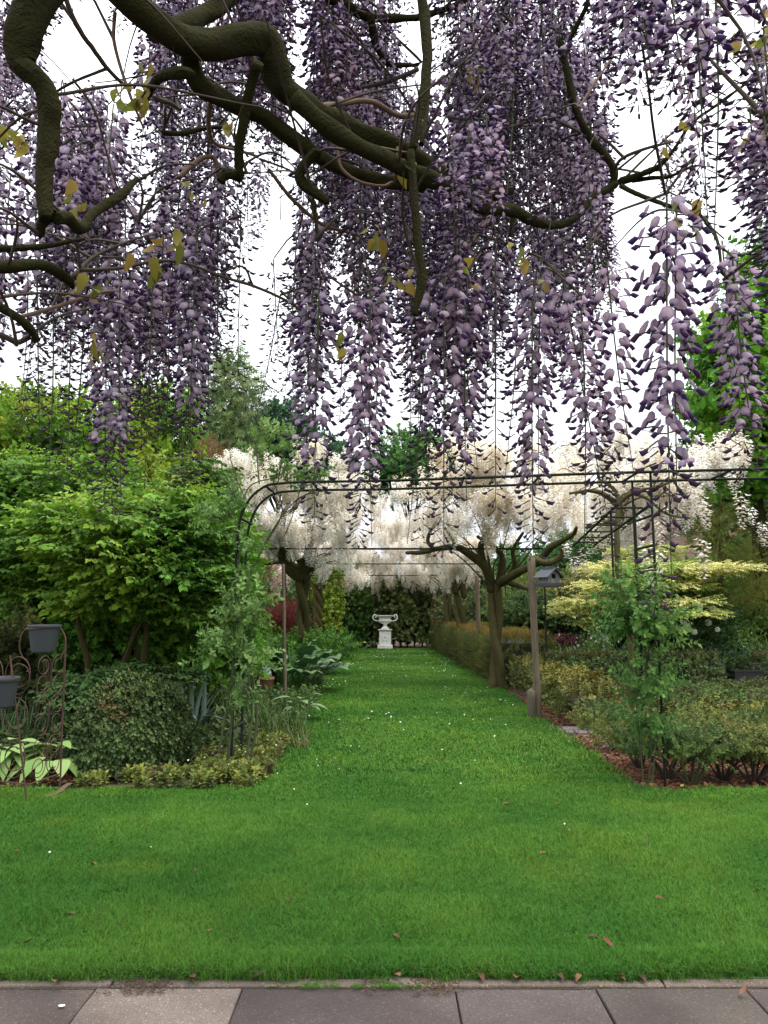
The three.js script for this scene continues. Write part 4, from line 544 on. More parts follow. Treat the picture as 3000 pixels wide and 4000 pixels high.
plant({ name: 'low_shrub', label: 'mixed low green shrub below the dark red maple dome', category: 'shrub', base: [...[-2.079, .568, -15.5]].map((v, i) => (i === 1 ? 0 : v)), stemName: 'stem', stems: [[[...[-2.076, .382, -15.5], 0.02], [...[-2.064, .754, -15.5], 0.01]]], blobs: [[...[-2.055, .718, -15.3], 0.8, 0.3, 0.5], [...[-2.39, .715, -14.5], 0.6, 0.3, 0.5], [...[-1.537, .634, -18], 0.9, 0.35, 0.5]], geos: SP.broad, o: { n: 900, palette: MID, seed: 305, gap: 0.3, size: 0.8 } });
// shrubs closing the view behind the left trunks
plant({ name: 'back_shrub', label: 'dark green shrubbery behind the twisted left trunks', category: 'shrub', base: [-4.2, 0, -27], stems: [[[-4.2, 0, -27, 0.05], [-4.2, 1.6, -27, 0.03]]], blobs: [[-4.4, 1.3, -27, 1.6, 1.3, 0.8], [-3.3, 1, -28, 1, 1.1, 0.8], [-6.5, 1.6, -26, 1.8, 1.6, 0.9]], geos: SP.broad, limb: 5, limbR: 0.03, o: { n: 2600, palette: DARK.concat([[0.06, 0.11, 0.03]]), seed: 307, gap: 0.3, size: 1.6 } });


// ---------------------------------------------------------------- white wisterias on the pergola
function whiteRaceme(seed, L, n, rad) {
  const s = new Soup(), r = rng(seed); stalk(s, V(0, 0, 0), V(0, -L, 0), 0.0025, [0.5, 0.52, 0.32]);
  for (let i = 0; i < n; i++) {
    const t = Math.pow((i + 0.5) / n, 0.9), a = i * 2.4 + r(), R = rad * (1.05 - t * 0.75), y = -L * t * 0.98, k = (1.4 - t * 0.7) * (0.8 + r() * 0.4), c = r() < 0.08 ? [0.8, 0.72, 0.55] : [0.98, 0.97, 0.96].map((v) => v * (0.92 + r() * 0.08));
    const m = place(Math.cos(a) * R * 0.55, y, Math.sin(a) * R * 0.6, 0, -a + Math.PI / 2, 0).multiply(new THREE.Matrix4().makeRotationX(1.7 + r() * 0.9));
    leaf(s.at(m), 0.043 * k, 0.04 * k, c, { fold: 0.3, curl: 0.35, wide: 0.55 });
  }
  return s.geo();
}
const WR = [whiteRaceme(1, 0.3, 36, 0.058), whiteRaceme(2, 0.24, 30, 0.056), whiteRaceme(3, 0.38, 42, 0.06)];
function whiteCanopy(g, blobs, { n, seed, tint = [[0.95, 0.93, 0.9], [0.88, 0.8, 0.68]], size = 1 }) {
  const r = rng(seed), L = [[], [], []], vol = blobs.map((b) => b[3] * b[5] * Math.sqrt(b[4])), sum = vol.reduce((a, b) => a + b, 0), tw = [], lv = []; let c0 = 0;
  blobs.forEach((b, bi) => {                                  // hanging clumps of racemes, longest in the middle of each clump
    for (let k = 0, m = Math.max(2, n / 19 * vol[bi] / sum); k < m; k++) {
      const d = V(r() * 2 - 1, r() * 2 - 1, r() * 2 - 1); if (d.lengthSq() > 1) { k--; continue; } d.normalize(); const p = V(b[0] + d.x * b[3] * Math.pow(r(), 0.25), b[1] + d.y * b[4] * Math.pow(r(), 0.25), b[2] + d.z * b[5] * Math.pow(r(), 0.25));
      const q = clamp(fbm(p.x * 1.2, p.y * 1.5 + 3, p.z * 1.2, 2) * 1.6 - 0.3 + (d.y > 0 ? 0.12 : -0.25) + (r() - 0.5) * 0.5, 0, 1), CR = 0.11 + r() * 0.13, base = mix(tint[0], tint[1], q);
      for (let i = 0, nn = 9 + r() * 8; i < nn; i++) {
        const a = i * 2.4 + r(), f = Math.sqrt((i + 0.5) / nn), e = V(p.x + Math.cos(a) * CR * f * 1.2, p.y + 0.36 - (0.25 + 0.3 * (CR * 9 % 1)) * (1 - f * f) + (r() - 0.5) * 0.1, p.z + Math.sin(a) * CR * f * 1.2), w = 0.95 + r() * 0.06;
        L[c0++ % 3].push({ p: e, q: quat((r() - 0.5) * 0.3, r() * 6.28, (r() - 0.5) * 0.3), s: size * (0.75 + r() * 0.5), c: base.map((v) => Math.min(0.98, v * w)) });
      }
      const e = p.clone().add(V((r() - 0.5) * 0.9, 0.3 + (r() - 0.6) * 0.4, (r() - 0.5) * 0.9)), t0 = p.clone().add(V(0, 0.3, 0)), mm = t0.clone().lerp(e, 0.5).add(V((r() - 0.5) * 0.15, 0.08, (r() - 0.5) * 0.15)); tw.push(tube([[...t0, 0.004], [...mm, 0.006], [...e, 0.009]], { sides: 4, step: 0.2, knob: 0 }));
      if (k % 2 === 0) lv.push({ p: t0.clone().add(V(0, 0.06, 0)), q: quat(r() * 2, r() * 6.28, r()), s: 0.6 + r() * 0.4, c: [0.3 + r() * 0.1, 0.33, 0.07] });
    }
  });
  L.forEach((l, k) => scatter('racemes', WR[k], MAT.white, l, g)); if (lv.length) scatter('young_leaves', SP.tiny[0], MAT.leaf, lv, g);
  if (tw.length) mesh('twigs', mergeGeometries(tw), MAT.twig, g, 'stuff');
}
// twisted stems wound round each other, from base to fork
function twisted(g, base, top, r0, turns, n, seed) {
  for (let k = 0; k < n; k++) { const pts = []; for (let i = 0; i <= 22; i++) { const t = i / 22, a = k / n * 6.283 + t * turns * 6.283, R = r0 * (0.62 + 0.12 * Math.sin(t * 9 + seed)) * (t < 0.08 ? 1.6 - t * 7 : 1); pts.push([lerp(base[0], top[0], t) + Math.cos(a) * R, lerp(base[1], top[1], t), lerp(base[2], top[2], t) + Math.sin(a) * R, r0 * (0.72 - 0.18 * t) * (t < 0.08 ? 1.25 : 1)]); } mesh('stem', tube(pts, { sides: 10, step: 0.06, knob: 0.22, seed: seed + k }), MAT.paleBark, g); }
}
function whiteTree({ label, base, fork, r0, turns, stems = 2, limbPts = [], blobs, n, seed, tint, size, group }) {
  const g = thing('white_wisteria', label, 'wisteria', base, group), L = (p) => [p[0] - base[0], p[1] - base[1], p[2] - base[2], ...p.slice(3)];
  twisted(g, [0, -0.03, 0], L(fork), r0, turns, stems, seed);
  limbPts.forEach((b, k) => mesh('limb', tube(b.map(L), { sides: 8, step: 0.08, knob: 0.2, seed: seed + k }), MAT.paleBark, g));
  const B = blobs.map(L); limbs(g, L(fork), B, 9, r0 * 0.15, MAT.paleBark, seed + 5, 'limb', 5);
  whiteCanopy(g, B, { n, seed, tint, size }); return g;
}
const f0 = ([x, y, z]) => [x, y, z], gb = ([x, z]) => [x, 0, z];
whiteTree({ label: 'white wisteria tree with thick twin trunk standing at the end of the clipped yew hedge', base: gb([2.234, -14.97]), fork: [2.244, 2.047, -15.2], r0: 0.135, turns: 0.7, seed: 11,
  limbPts: [[[2.204, 1.926, -15.2, 0.1043], [2.076, 2.356, -15.167, 0.0904], [1.784, 2.617, -15.133, 0.0838], [1.454, 2.793, -15.1, 0.0696], [1.018, 2.743, -15.067, 0.0554], [.707, 2.675, -15.033, 0.0449], [.444, 2.672, -15, 0.0345]], [[1.014, 2.738, -15, 0.0448], [.882, 2.894, -14.967, 0.0415], [.919, 3.06, -14.933, 0.0378], [1.049, 3.272, -14.9, 0.0275]], [[1.444, 2.785, -15, 0.0416], [1.358, 2.986, -14.95, 0.0313], [1.216, 3.169, -14.9, 0.0205]], [[2.169, 2.047, -15.2, 0.0903], [1.974, 2.754, -15.2, 0.0701], [2.044, 2.973, -15.2, 0.0526], [2.172, 3.202, -15.2, 0.0318]], [[2.339, 2.113, -15.2, 0.0838], [2.41, 2.572, -15.167, 0.0627], [2.23, 2.815, -15.133, 0.0490], [1.899, 3.011, -15.1, 0.0316]], [[2.338, 2.047, -15.2, 0.0903], [2.379, 2.13, -14.517, 0.0863], [2.528, 2.237, -13.833, 0.0764], [2.709, 2.356, -13.15, 0.0727], [2.808, 2.568, -12.467, 0.0575], [2.991, 2.708, -11.783, 0.0383], [2.884, 2.743, -11.1, 0.0232]], [[2.272, 2.313, -11.4, 0.0578], [2.431, 2.237, -11.325, 0.0574], [2.57, 2.253, -11.25, 0.0465], [2.681, 2.367, -11.175, 0.0410], [2.645, 2.451, -11.1, 0.0308]], [[2.404, 2.047, -15.2, 0.0696], [2.619, 2.379, -14.933, 0.0515], [2.543, 2.683, -14.667, 0.0406], [2.703, 3.022, -14.4, 0.0265]], [[2.312, 2.16, -15.2, 0.0697], [2.662, 2.052, -15.333, 0.0527], [2.971, 1.981, -15.467, 0.0426], [3.098, 2.177, -15.6, 0.0285]]],
  blobs: [[...[1.394, 3.297, -14.8], 0.3, 0.1, 0.3], [...[1.854, 3.339, -14.4], 0.3, 0.1, 0.3], [...[2.538, 3.224, -14.2], 0.35, 0.1, 0.35], [...[3.023, 3.085, -13.4], 0.35, 0.1, 0.35], [...[2.209, 3.022, -14.4], 0.25, 0.1, 0.25], [...[.955, 3.202, -15.2], 0.3, 0.1, 0.3], [...[3.293, 3.176, -12.8], 0.3, 0.1, 0.3], [...[.674, 3.827, -15.2], 1.1, 0.7, 0.9], [...[1.634, 4.166, -15.2], 1.1, 0.85, 1], [...[1.652, 3.411, -14.6], 0.9, 0.45, 0.8], [...[2.52, 3.907, -14.8], 1.1, 0.95, 1], [...[3.276, 4.118, -14.4], 1, 1, 1], [...[4.036, 4.813, -14.6], 0.65, 0.75, 0.7], [...[3.685, 3.712, -13.6], 1, 0.75, 0.9], [...[2.929, 3.229, -12.6], 0.7, 0.45, 0.7], [...[4.492, 4.264, -14.2], 0.7, 0.6, 0.8], [...[2.34, 3.306, -13.8], 0.6, 0.4, 0.6]], n: 2300, tint: [[0.98, 0.97, 0.96], [0.90, 0.83, 0.72]] });
whiteTree({ label: 'white wisteria tree with twisted trunk standing among the round leaved plants on the left', base: gb([-1.707, -15.815]), fork: [-1.677, 2.269, -15.5], r0: 0.135, turns: 1.6, seed: 23,
  limbPts: [[[-1.705, 2.173, -15.5, 0.1152], [-1.968, 2.384, -15.5, 0.1155], [-2.155, 2.654, -15.5, 0.0771], [-2.362, 2.866, -15.5, 0.0531], [-2.591, 3.187, -15.5, 0.0339]], [[-1.823, 2.346, -15.5, 0.0866], [-2.105, 2.514, -15.433, 0.0480], [-2.477, 2.472, -15.367, 0.0334], [-2.755, 2.591, -15.3, 0.0238]], [[-1.969, 2.442, -15.5, 0.0866], [-2.027, 2.694, -15.4, 0.0767], [-2.045, 2.83, -15.3, 0.0572]], [[-2.121, 2.598, -15.4, 0.0479], [-2.101, 3.355, -15.36, 0.0577], [-2.069, 3.486, -15.32, 0.0576], [-1.893, 3.568, -15.28, 0.0527], [-1.776, 3.746, -15.24, 0.0431], [-1.667, 3.827, -15.2, 0.0334]], [[-1.726, 2.288, -15.5, 0.0865], [-1.561, 2.706, -15.433, 0.0672], [-1.512, 3.124, -15.367, 0.0480], [-1.626, 3.503, -15.3, 0.0336]], [[-1.629, 2.269, -15.5, 0.0865], [-1.332, 2.614, -15.35, 0.0477], [-1.036, 2.679, -15.2, 0.0284]], [[-1.766, 2.531, -15.4, 0.0479], [-1.423, 2.591, -15.3, 0.0428], [-1.225, 2.631, -15.2, 0.0284]]],
  blobs: [[...[-2.149, 2.991, -15], 0.3, 0.1, 0.3], [...[-1.704, 2.925, -14.8], 0.3, 0.1, 0.3], [...[-1.306, 2.991, -15], 0.3, 0.1, 0.3], [...[-.948, 2.757, -15], 0.3, 0.1, 0.3], [...[-.696, 2.663, -15], 0.25, 0.1, 0.25], [...[-1.161, 2.523, -15], 0.25, 0.1, 0.25], [...[-2.618, 2.758, -15.6], 0.3, 0.1, 0.3], [...[-2.98, 3.225, -15.4], 0.3, 0.1, 0.3], [...[-2.829, 4.219, -15.5], 0.7, 0.55, 0.7], [...[-3.282, 4.271, -15.8], 0.4, 0.4, 0.5], [...[-2.205, 3.697, -15.3], 0.8, 0.55, 0.8], [...[-1.47, 4.236, -15.6], 0.9, 0.75, 0.9], [...[-1.964, 3.133, -15], 0.55, 0.3, 0.6], [...[-1.075, 3.321, -15], 0.55, 0.5, 0.7], [...[-.769, 3.711, -15.4], 0.55, 0.55, 0.7], [...[-3.451, 3.6, -15.3], 0.5, 0.4, 0.5]], n: 1700, tint: [[0.98, 0.97, 0.96], [0.90, 0.86, 0.77]] });
whiteTree({ label: 'second white wisteria on the left, with a plaited trunk behind the first', base: [...[-1.916, .177, -22]].map((v, i) => (i === 1 ? 0 : v)), fork: [-1.954, 2.292, -22], r0: 0.12, turns: 2.2, stems: 3, seed: 31, blobs: [[...[-1.903, 2.591, -22], 0.4, 0.1, 0.4], [...[-1.084, 2.523, -22], 0.4, 0.1, 0.4], [...[-2.726, 2.438, -21], 0.35, 0.1, 0.35], [...[-2.967, 2.344, -20], 0.3, 0.1, 0.3], [...[-.884, 2.423, -24], 0.3, 0.1, 0.3], [...[-1.914, 3.549, -22], 1.1, 0.55, 1], [...[-.957, 4.102, -22], 1.1, 0.7, 1], [...[-1.17, 3.128, -21], 0.7, 0.3, 0.8], [...[-2.87, 3.275, -22], 0.9, 0.4, 0.9]], n: 1000, tint: [[0.98, 0.97, 0.96], [0.88, 0.81, 0.72]] });
whiteTree({ label: 'third white wisteria on the left, a thin trunk before the dark hedge', base: [...[-1.818, -.07, -29]].map((v, i) => (i === 1 ? 0 : v)), fork: [-1.767, 2.401, -29], r0: 0.09, turns: 2, seed: 37, blobs: [[...[-.71, 2.849, -29], 0.6, 0.1, 0.6], [...[.368, 2.795, -29], 0.6, 0.1, 0.6], [...[-1.248, 2.669, -29], 0.4, 0.1, 0.4], [...[-1.615, 3.658, -29], 1.3, 0.6, 1.1], [...[-.533, 3.839, -29], 1.3, 0.6, 1.1], [...[.009, 4.93, -29], 1.7, 0.9, 1.1], [...[-2.691, 3.118, -29], 1, 0.5, 1]], n: 1300, tint: [[0.98, 0.97, 0.96], [0.88, 0.80, 0.70]] });
whiteTree({ label: 'white wisteria with a forked trunk rising through the middle of the yew hedge', base: [...[2.456, .309, -22]].map((v, i) => (i === 1 ? 0 : v)), fork: [2.163, 2.13, -22.5], r0: 0.13, turns: 0.8, seed: 41, limbPts: [[[2.389, 1.919, -22.3, 0.0964], [2.364, 2.307, -22.4, 0.0832], [2.491, 2.616, -22.5, 0.0558]], [[2.143, 2.056, -22.3, 0.0965], [2.019, 2.472, -22.4, 0.0694], [1.822, 2.686, -22.5, 0.0489]]], blobs: [[...[1.433, 2.641, -23], 0.4, 0.1, 0.4], [...[2.123, 2.7, -22], 0.4, 0.1, 0.4], [...[1.641, 2.292, -22], 0.3, 0.1, 0.3], [...[2.463, 2.591, -22], 0.3, 0.1, 0.3], [...[2.062, 3.275, -22], 1.2, 0.5, 1], [...[1.244, 3.825, -22], 1.1, 0.7, 1], [...[2.886, 3.412, -22], 0.9, 0.5, 1], [...[1.647, 2.932, -22], 0.8, 0.3, 0.8]], n: 1000, tint: [[0.98, 0.97, 0.96], [0.88, 0.81, 0.71]] });
whiteTree({ label: 'white wisteria with one brown trunk rising through the yew hedge further back', base: [...[2.235, .171, -26]].map((v, i) => (i === 1 ? 0 : v)), fork: [2.193, 2.068, -26], r0: 0.12, turns: 0.6, seed: 43, blobs: [[...[1.946, 3.112, -26], 1.2, 0.5, 1], [...[1.14, 3.435, -26], 1.2, 0.6, 1], [...[2.751, 2.95, -26], 0.8, 0.35, 0.8]], n: 800, tint: [[0.98, 0.97, 0.96], [0.88, 0.80, 0.70]] });
whiteTree({ label: 'farthest white wisteria on the right, before the tall dark hedge', base: [...[2.029, .056, -30]].map((v, i) => (i === 1 ? 0 : v)), fork: [1.974, 2.156, -30], r0: 0.12, turns: 0.8, seed: 47, limbPts: [[[2.083, 1.88, -30, 0.0741], [2.236, 2.432, -30, 0.0557], [2.333, 2.802, -30, 0.0372]]], blobs: [[...[1.31, 2.765, -30], 0.6, 0.1, 0.6], [...[.752, 2.654, -30], 0.5, 0.1, 0.5], [...[1.866, 2.58, -30], 0.4, 0.1, 0.4], [...[-.176, 2.58, -30], 0.4, 0.1, 0.4], [...[1.498, 3.081, -30], 1.2, 0.5, 1], [...[.568, 3.267, -30], 1.3, 0.5, 1], [...[.945, 4.295, -30], 1.8, 0.8, 1], [...[-.177, 3.081, -30], 0.9, 0.4, 0.9]], n: 1300, tint: [[0.98, 0.97, 0.96], [0.88, 0.81, 0.71]] });
// the one on the right, trained along the pergola
{
  const base = [3.05, 0, -9.6], L = (p) => [p[0] - base[0], p[1] - base[1], p[2] - base[2], ...p.slice(3)], g = thing('white_wisteria', 'white wisteria trained along the pergola at the right, long racemes hanging free', 'wisteria', base);
  const bl = [[...[3.278, 3.225, -10.4], 0.6, 0.35, 0.6], [...[3.799, 3.322, -10.2], 0.7, 0.4, 0.6], [...[3.507, 2.845, -9.8], 0.45, 0.3, 0.5], [...[4.45, 3.544, -10.5], 0.5, 0.25, 0.5], [...[4.021, 2.936, -10], 0.35, 0.3, 0.4], [...[5.153, 3.712, -11], 0.45, 0.2, 0.4], [...[3.257, 2.73, -10.4], 0.4, 0.25, 0.5]].map(L);
  mesh('stem', tube([[0, -0.03, 0, 0.05], [0.05, 1.2, 0.1, 0.045], [-0.1, 2.1, 0.2, 0.04], ...[[3.051, 2.97, -9.6]].map((p) => [...L(p), 0.03])], { sides: 8, knob: 0.2 }), MAT.paleBark, g);
  for (const b of [[[3.072, 2.757, -9.6, 0.0421], [3.058, 2.905, -9.575, 0.0481], [3.217, 3.023, -9.55, 0.0361], [3.482, 3.079, -9.525, 0.0270], [3.716, 3.166, -9.5, 0.0180]], [[3.047, 2.878, -9.6, 0.0422], [2.832, 3.025, -9.567, 0.0331], [2.643, 3.05, -9.533, 0.0240], [2.394, 3.009, -9.5, 0.0149]], [[3.078, 2.909, -9.6, 0.0362], [3.016, 3.103, -9.667, 0.0274], [2.887, 3.207, -9.733, 0.0215], [2.782, 3.188, -9.8, 0.0124]], [[3.072, 2.757, -9.6, 0.0421], [3.007, 2.635, -9.6, 0.0330], [2.887, 2.648, -9.6, 0.0270], [2.614, 2.575, -9.6, 0.0180]], [[3.201, 3.015, -9.5, 0.0269], [3.353, 2.944, -9.433, 0.0208], [3.584, 2.726, -9.367, 0.0147], [3.847, 2.659, -9.3, 0.0087]], [[3.236, 3.061, -9.6, 0.0272], [3.686, 3.237, -9.9, 0.0187], [4.446, 3.387, -10.2, 0.0129], [4.972, 3.409, -10.5, 0.0099]]]) mesh('limb', tube(b.map(L), { sides: 7, step: 0.07, knob: 0.2 }), MAT.paleBark, g);
  limbs(g, L([3.077, 2.878, -9.6]), bl, 8, 0.014, MAT.paleBark, 71, 'limb', 3);
  whiteCanopy(g, bl, { n: 620, seed: 73, tint: [[0.98, 0.97, 0.96], [0.89, 0.83, 0.73]], size: 0.95 });
  const r = rng(79), mats = [[0.9, 0.87, 0.85], [0.8, 0.74, 0.66]].map((c) => foliageMat(0.4, { color: new THREE.Color().setRGB(...c), roughness: 0.95 }));
  for (const [u, list] of [[0, [[2.713, 2.73, -9.4], [2.97, 2.938, -9.8], [3.099, 2.696, -9.6], [3.299, 2.671, -9.9], [3.273, 2.73, -9.4], [3.52, 2.831, -9.7], [3.431, 2.646, -9.2], [3.643, 2.894, -9.5], [3.842, 2.783, -9.8], [3.788, 2.999, -9.4], [3.986, 2.97, -9.6], [2.516, 2.45, -10.2], [2.554, 2.244, -10], [2.803, 2.404, -10.4], [3.246, 2.386, -9.2], [3.339, 2.254, -9], [3.718, 3.015, -8.8], [3.766, 2.375, -8.8], [3.817, 2.791, -8.8], [3.981, 3.081, -8.4], [3.977, 2.834, -8.2], [3.994, 2.623, -8], [4.084, 2.471, -8], [3.191, 2.086, -9]]]]) for (const p of list) { const o = mesh('raceme', WR[Math.floor(r() * 3)], mats[Math.floor(r() * 2)], g); o.position.set(...L(p)); o.rotation.set((r() - 0.5) * 0.15, r() * 6.28, (r() - 0.5) * 0.15); o.scale.setScalar(0.85 + r() * 0.5); }
}
// the pergola: rounded arch by the lawn, its rails and the rails further back
{
  const g = thing('pergola_arch', 'dark metal arch over the lawn with rounded corner and ladder-like top', 'arch', [-1.45, 0, -7.25]), B = [-1.45, 0, -7.25], L = (p) => [p[0] - B[0], p[1] - B[1], p[2] - B[2], ...p.slice(3)], H = 2.75;
  const hoop = (dz) => { const x0 = -1.43, z0 = -7.22 + dz, pts = [[x0, -0.05, z0, 0.0135], [x0, 1.2, z0, 0.0135], [x0, 2.15, z0, 0.0135], [x0 + 0.03, 2.4, z0, 0.0135], [x0 + 0.12, 2.6, z0, 0.0135], [x0 + 0.27, H - 0.03, z0, 0.0135], [x0 + 0.45, H, z0, 0.0135], [x0 + 1.5, H, z0 + 0.14, 0.0135], [x0 + 3.7, H, z0 + 0.57, 0.0135], [5.4, H, z0 + 1.0, 0.0135]]; mesh('hoop', tube(pts.map(L), { sides: 8, step: 0.08, knob: 0 }), MAT.iron, g); };
  hoop(0); hoop(-0.5);
  for (const [x, y, z] of [[-1.43, 0.4, 0], [-1.43, 0.9, 0], [-1.43, 1.4, 0], [-1.43, 1.9, 0], [-1.4, 2.4, 0], [-1.16, H - 0.03, 0], [-0.7, H, 0.04], [0.05, H, 0.18], [0.75, H, 0.33], [1.45, H, 0.46], [2.3, H, 0.6], [3.1, H, 0.7], [3.9, H, 0.8], [4.7, H, 0.9]]) mesh('rung', rod(L([x, y, -7.22 + z]), L([x + 0.02, y, -7.72 + z]), 0.012), MAT.iron, g);
  // right leg
  const leg = (a, b) => mesh('leg', rod(L(a), L(b), 0.0115), MAT.iron, g);
  leg([2.42, -0.05, -6.66], [2.42, H, -6.66]); leg([2.42, 0.9, -7.16], [2.42, H, -7.16]); leg([2.2, 1.3, -7.16], [2.2, 2.45, -7.16]); leg([2.26, 0.9, -6.66], [2.26, 2.45, -6.66]);
  for (let k = 0; k < 4; k++) mesh('rung', rod(L([2.42, 1.55 + k * 0.27, -6.66]), L([2.42, 1.55 + k * 0.27, -7.16]), 0.012), MAT.iron, g);
  mesh('rung', rod(L([2.26, 1.87, -6.66]), L([2.42, 1.9, -6.66]), 0.011), MAT.iron, g);
  for (const dx of [0, 0.3]) mesh('side_rail', rod(L([2.42 - dx, 2.46, -6.7]), L([3.1 - dx, 2.46, -11]), 0.015), MAT.iron, g);
  for (let k = 0; k < 6; k++) { const t = k / 6; mesh('rung', rod(L([2.12 + 0.68 * t, 2.46, -6.9 - 4.2 * t]), L([2.42 + 0.68 * t, 2.46, -6.9 - 4.2 * t]), 0.01), MAT.iron, g); }
}
[[14.8, 690, 1095, 'metal rail crossing over the lawn at the twin trunk, carrying white wisteria'], [19.6, 640, 1080, 'metal rail crossing over the lawn behind the first pair of white wisterias'], [26, 700, 960, 'farthest metal rail crossing the lawn before the dark hedge']].forEach(([d, , , l], k) => { const g = thing('pergola_rail', l, 'rail', [0, 2.74, -d], 'rails of the pergola'); for (const [dy, dz] of [[0, 0], [0.03, -0.5]]) mesh('bar', rod([-2.6, dy, dz], [3.2, dy, dz], 0.014), MAT.iron, g); for (let i = 0; i < 8; i++) mesh('rung', rod([-2.4 + i * 0.75, 0, 0], [-2.4 + i * 0.75, 0.03, -0.5], 0.01), MAT.iron, g); for (const x of [-2.58, 3.18]) mesh('upright', rod([x, -2.74, 0], [x, 0, 0], 0.016), MAT.iron, g); });
const wood = (a, b) => std({ map: tex(256, (u, v) => { const n = tile(u, v * 0.15 + 0.3, 26, 4), f = tile(u * 3 % 1, v * 0.2, 10, 2, 2); return mix(a, b, clamp(n * 1.7 - 0.35 + (f - 0.5) * 0.4, 0, 1)); }), roughness: 0.95 });
const postM = wood([0.055, 0.042, 0.022], [0.17, 0.135, 0.085]);
{ const g = thing('wooden_post', 'leaning round wooden post propping the white wisteria, beside the short stone path', 'post', gb([2.182, -10.82])); const b = gb([2.182, -10.82]), t = [2.211, 2.292, -11.2]; mesh('pole', tube([[0, -0.05, 0, 0.053], [(t[0] - b[0]) * 0.5, t[1] / 2, (t[2] - b[2]) * 0.5, 0.048], [t[0] - b[0], t[1], t[2] - b[2], 0.06]], { sides: 12, step: 0.15, knob: 0.06 }), postM, g); mesh('ground_stake', tube([[-0.1, -0.05, 0.02, 0.06], [-0.1, 0.38, 0.02, 0.06]], { sides: 10, step: 0.1, knob: 0.06 }), wood([0.05, 0.05, 0.03], [0.16, 0.14, 0.09]), g); }
[[[1035, 1240], [2.276, .688, -18], [2.237, 2.337, -18], 0.055, 'straight pale wooden stake in the yew hedge left of the twin trunk'], [0, [-1.615, .3, -12.5], [-1.689, 2.275, -12.5], 0.03, 'thin upright wooden stake before the twisted left trunk']].forEach(([, b, t, r, l]) => { const o = mesh('wooden_stake', tube([[0, -b[1] - 0.03, 0, r], [(t[0] - b[0]), t[1] - b[1], t[2] - b[2], r * 0.9]], { sides: 9, step: 0.2, knob: 0.05 }), postM); o.position.set(...b); tag(o, l, 'stake'); });
// bird feeder house
{
  const p = [2.405, 1.866, -10.9], g = thing('bird_feeder', 'small grey wooden bird feeder house hanging right of the leaning post', 'bird feeder', p), grey = wood([0.1, 0.105, 0.11], [0.27, 0.27, 0.26]), dark = wood([0.03, 0.032, 0.035], [0.075, 0.075, 0.075]), slate = std({ color: new THREE.Color().setRGB(0.055, 0.063, 0.08), roughness: 0.8 });
  g.rotation.y = 0.55; g.scale.setScalar(1.12);
  mesh('tray', box(0.3, 0.025, 0.24, 0, 0, 0), dark, g);
  for (const [w, d, x, z] of [[0.3, 0.012, 0, 0.117], [0.3, 0.012, 0, -0.117], [0.012, 0.22, 0.144, 0], [0.012, 0.22, -0.144, 0]]) mesh('tray_rim', box(w, 0.035, d, x, 0.02, z), dark, g);
  const gable = new THREE.Shape(); gable.moveTo(-0.1, 0.0); gable.lineTo(0.1, 0); gable.lineTo(0.1, 0.12); gable.lineTo(0, 0.2); gable.lineTo(-0.1, 0.12); const hole = new THREE.Path(); hole.moveTo(-0.035, 0.08); hole.lineTo(0.035, 0.08); hole.lineTo(0.035, 0.14); hole.lineTo(-0.035, 0.14); gable.holes.push(hole);
  for (const z of [0.085, -0.085]) mesh('gable_wall', new THREE.ExtrudeGeometry(gable, { depth: 0.012, bevelEnabled: false }).translate(0, 0.014, z - 0.006), grey, g);
  for (const x of [-0.09, 0.09]) mesh('side_wall', box(0.012, 0.075, 0.156, x, 0.052, 0), grey, g);
  for (const s of [-1, 1]) { const o = mesh('roof_slope', box(0.19, 0.012, 0.27, 0, 0, 0), slate, g); o.position.set(s * 0.075, 0.165, 0); o.rotation.z = -s * 0.68; }
  mesh('ridge', box(0.05, 0.03, 0.2, 0, 0.232, 0), slate, g); mesh('wire', rod([0, 0.245, 0], [0.0, 0.52, 0], 0.003), MAT.iron, g);
}
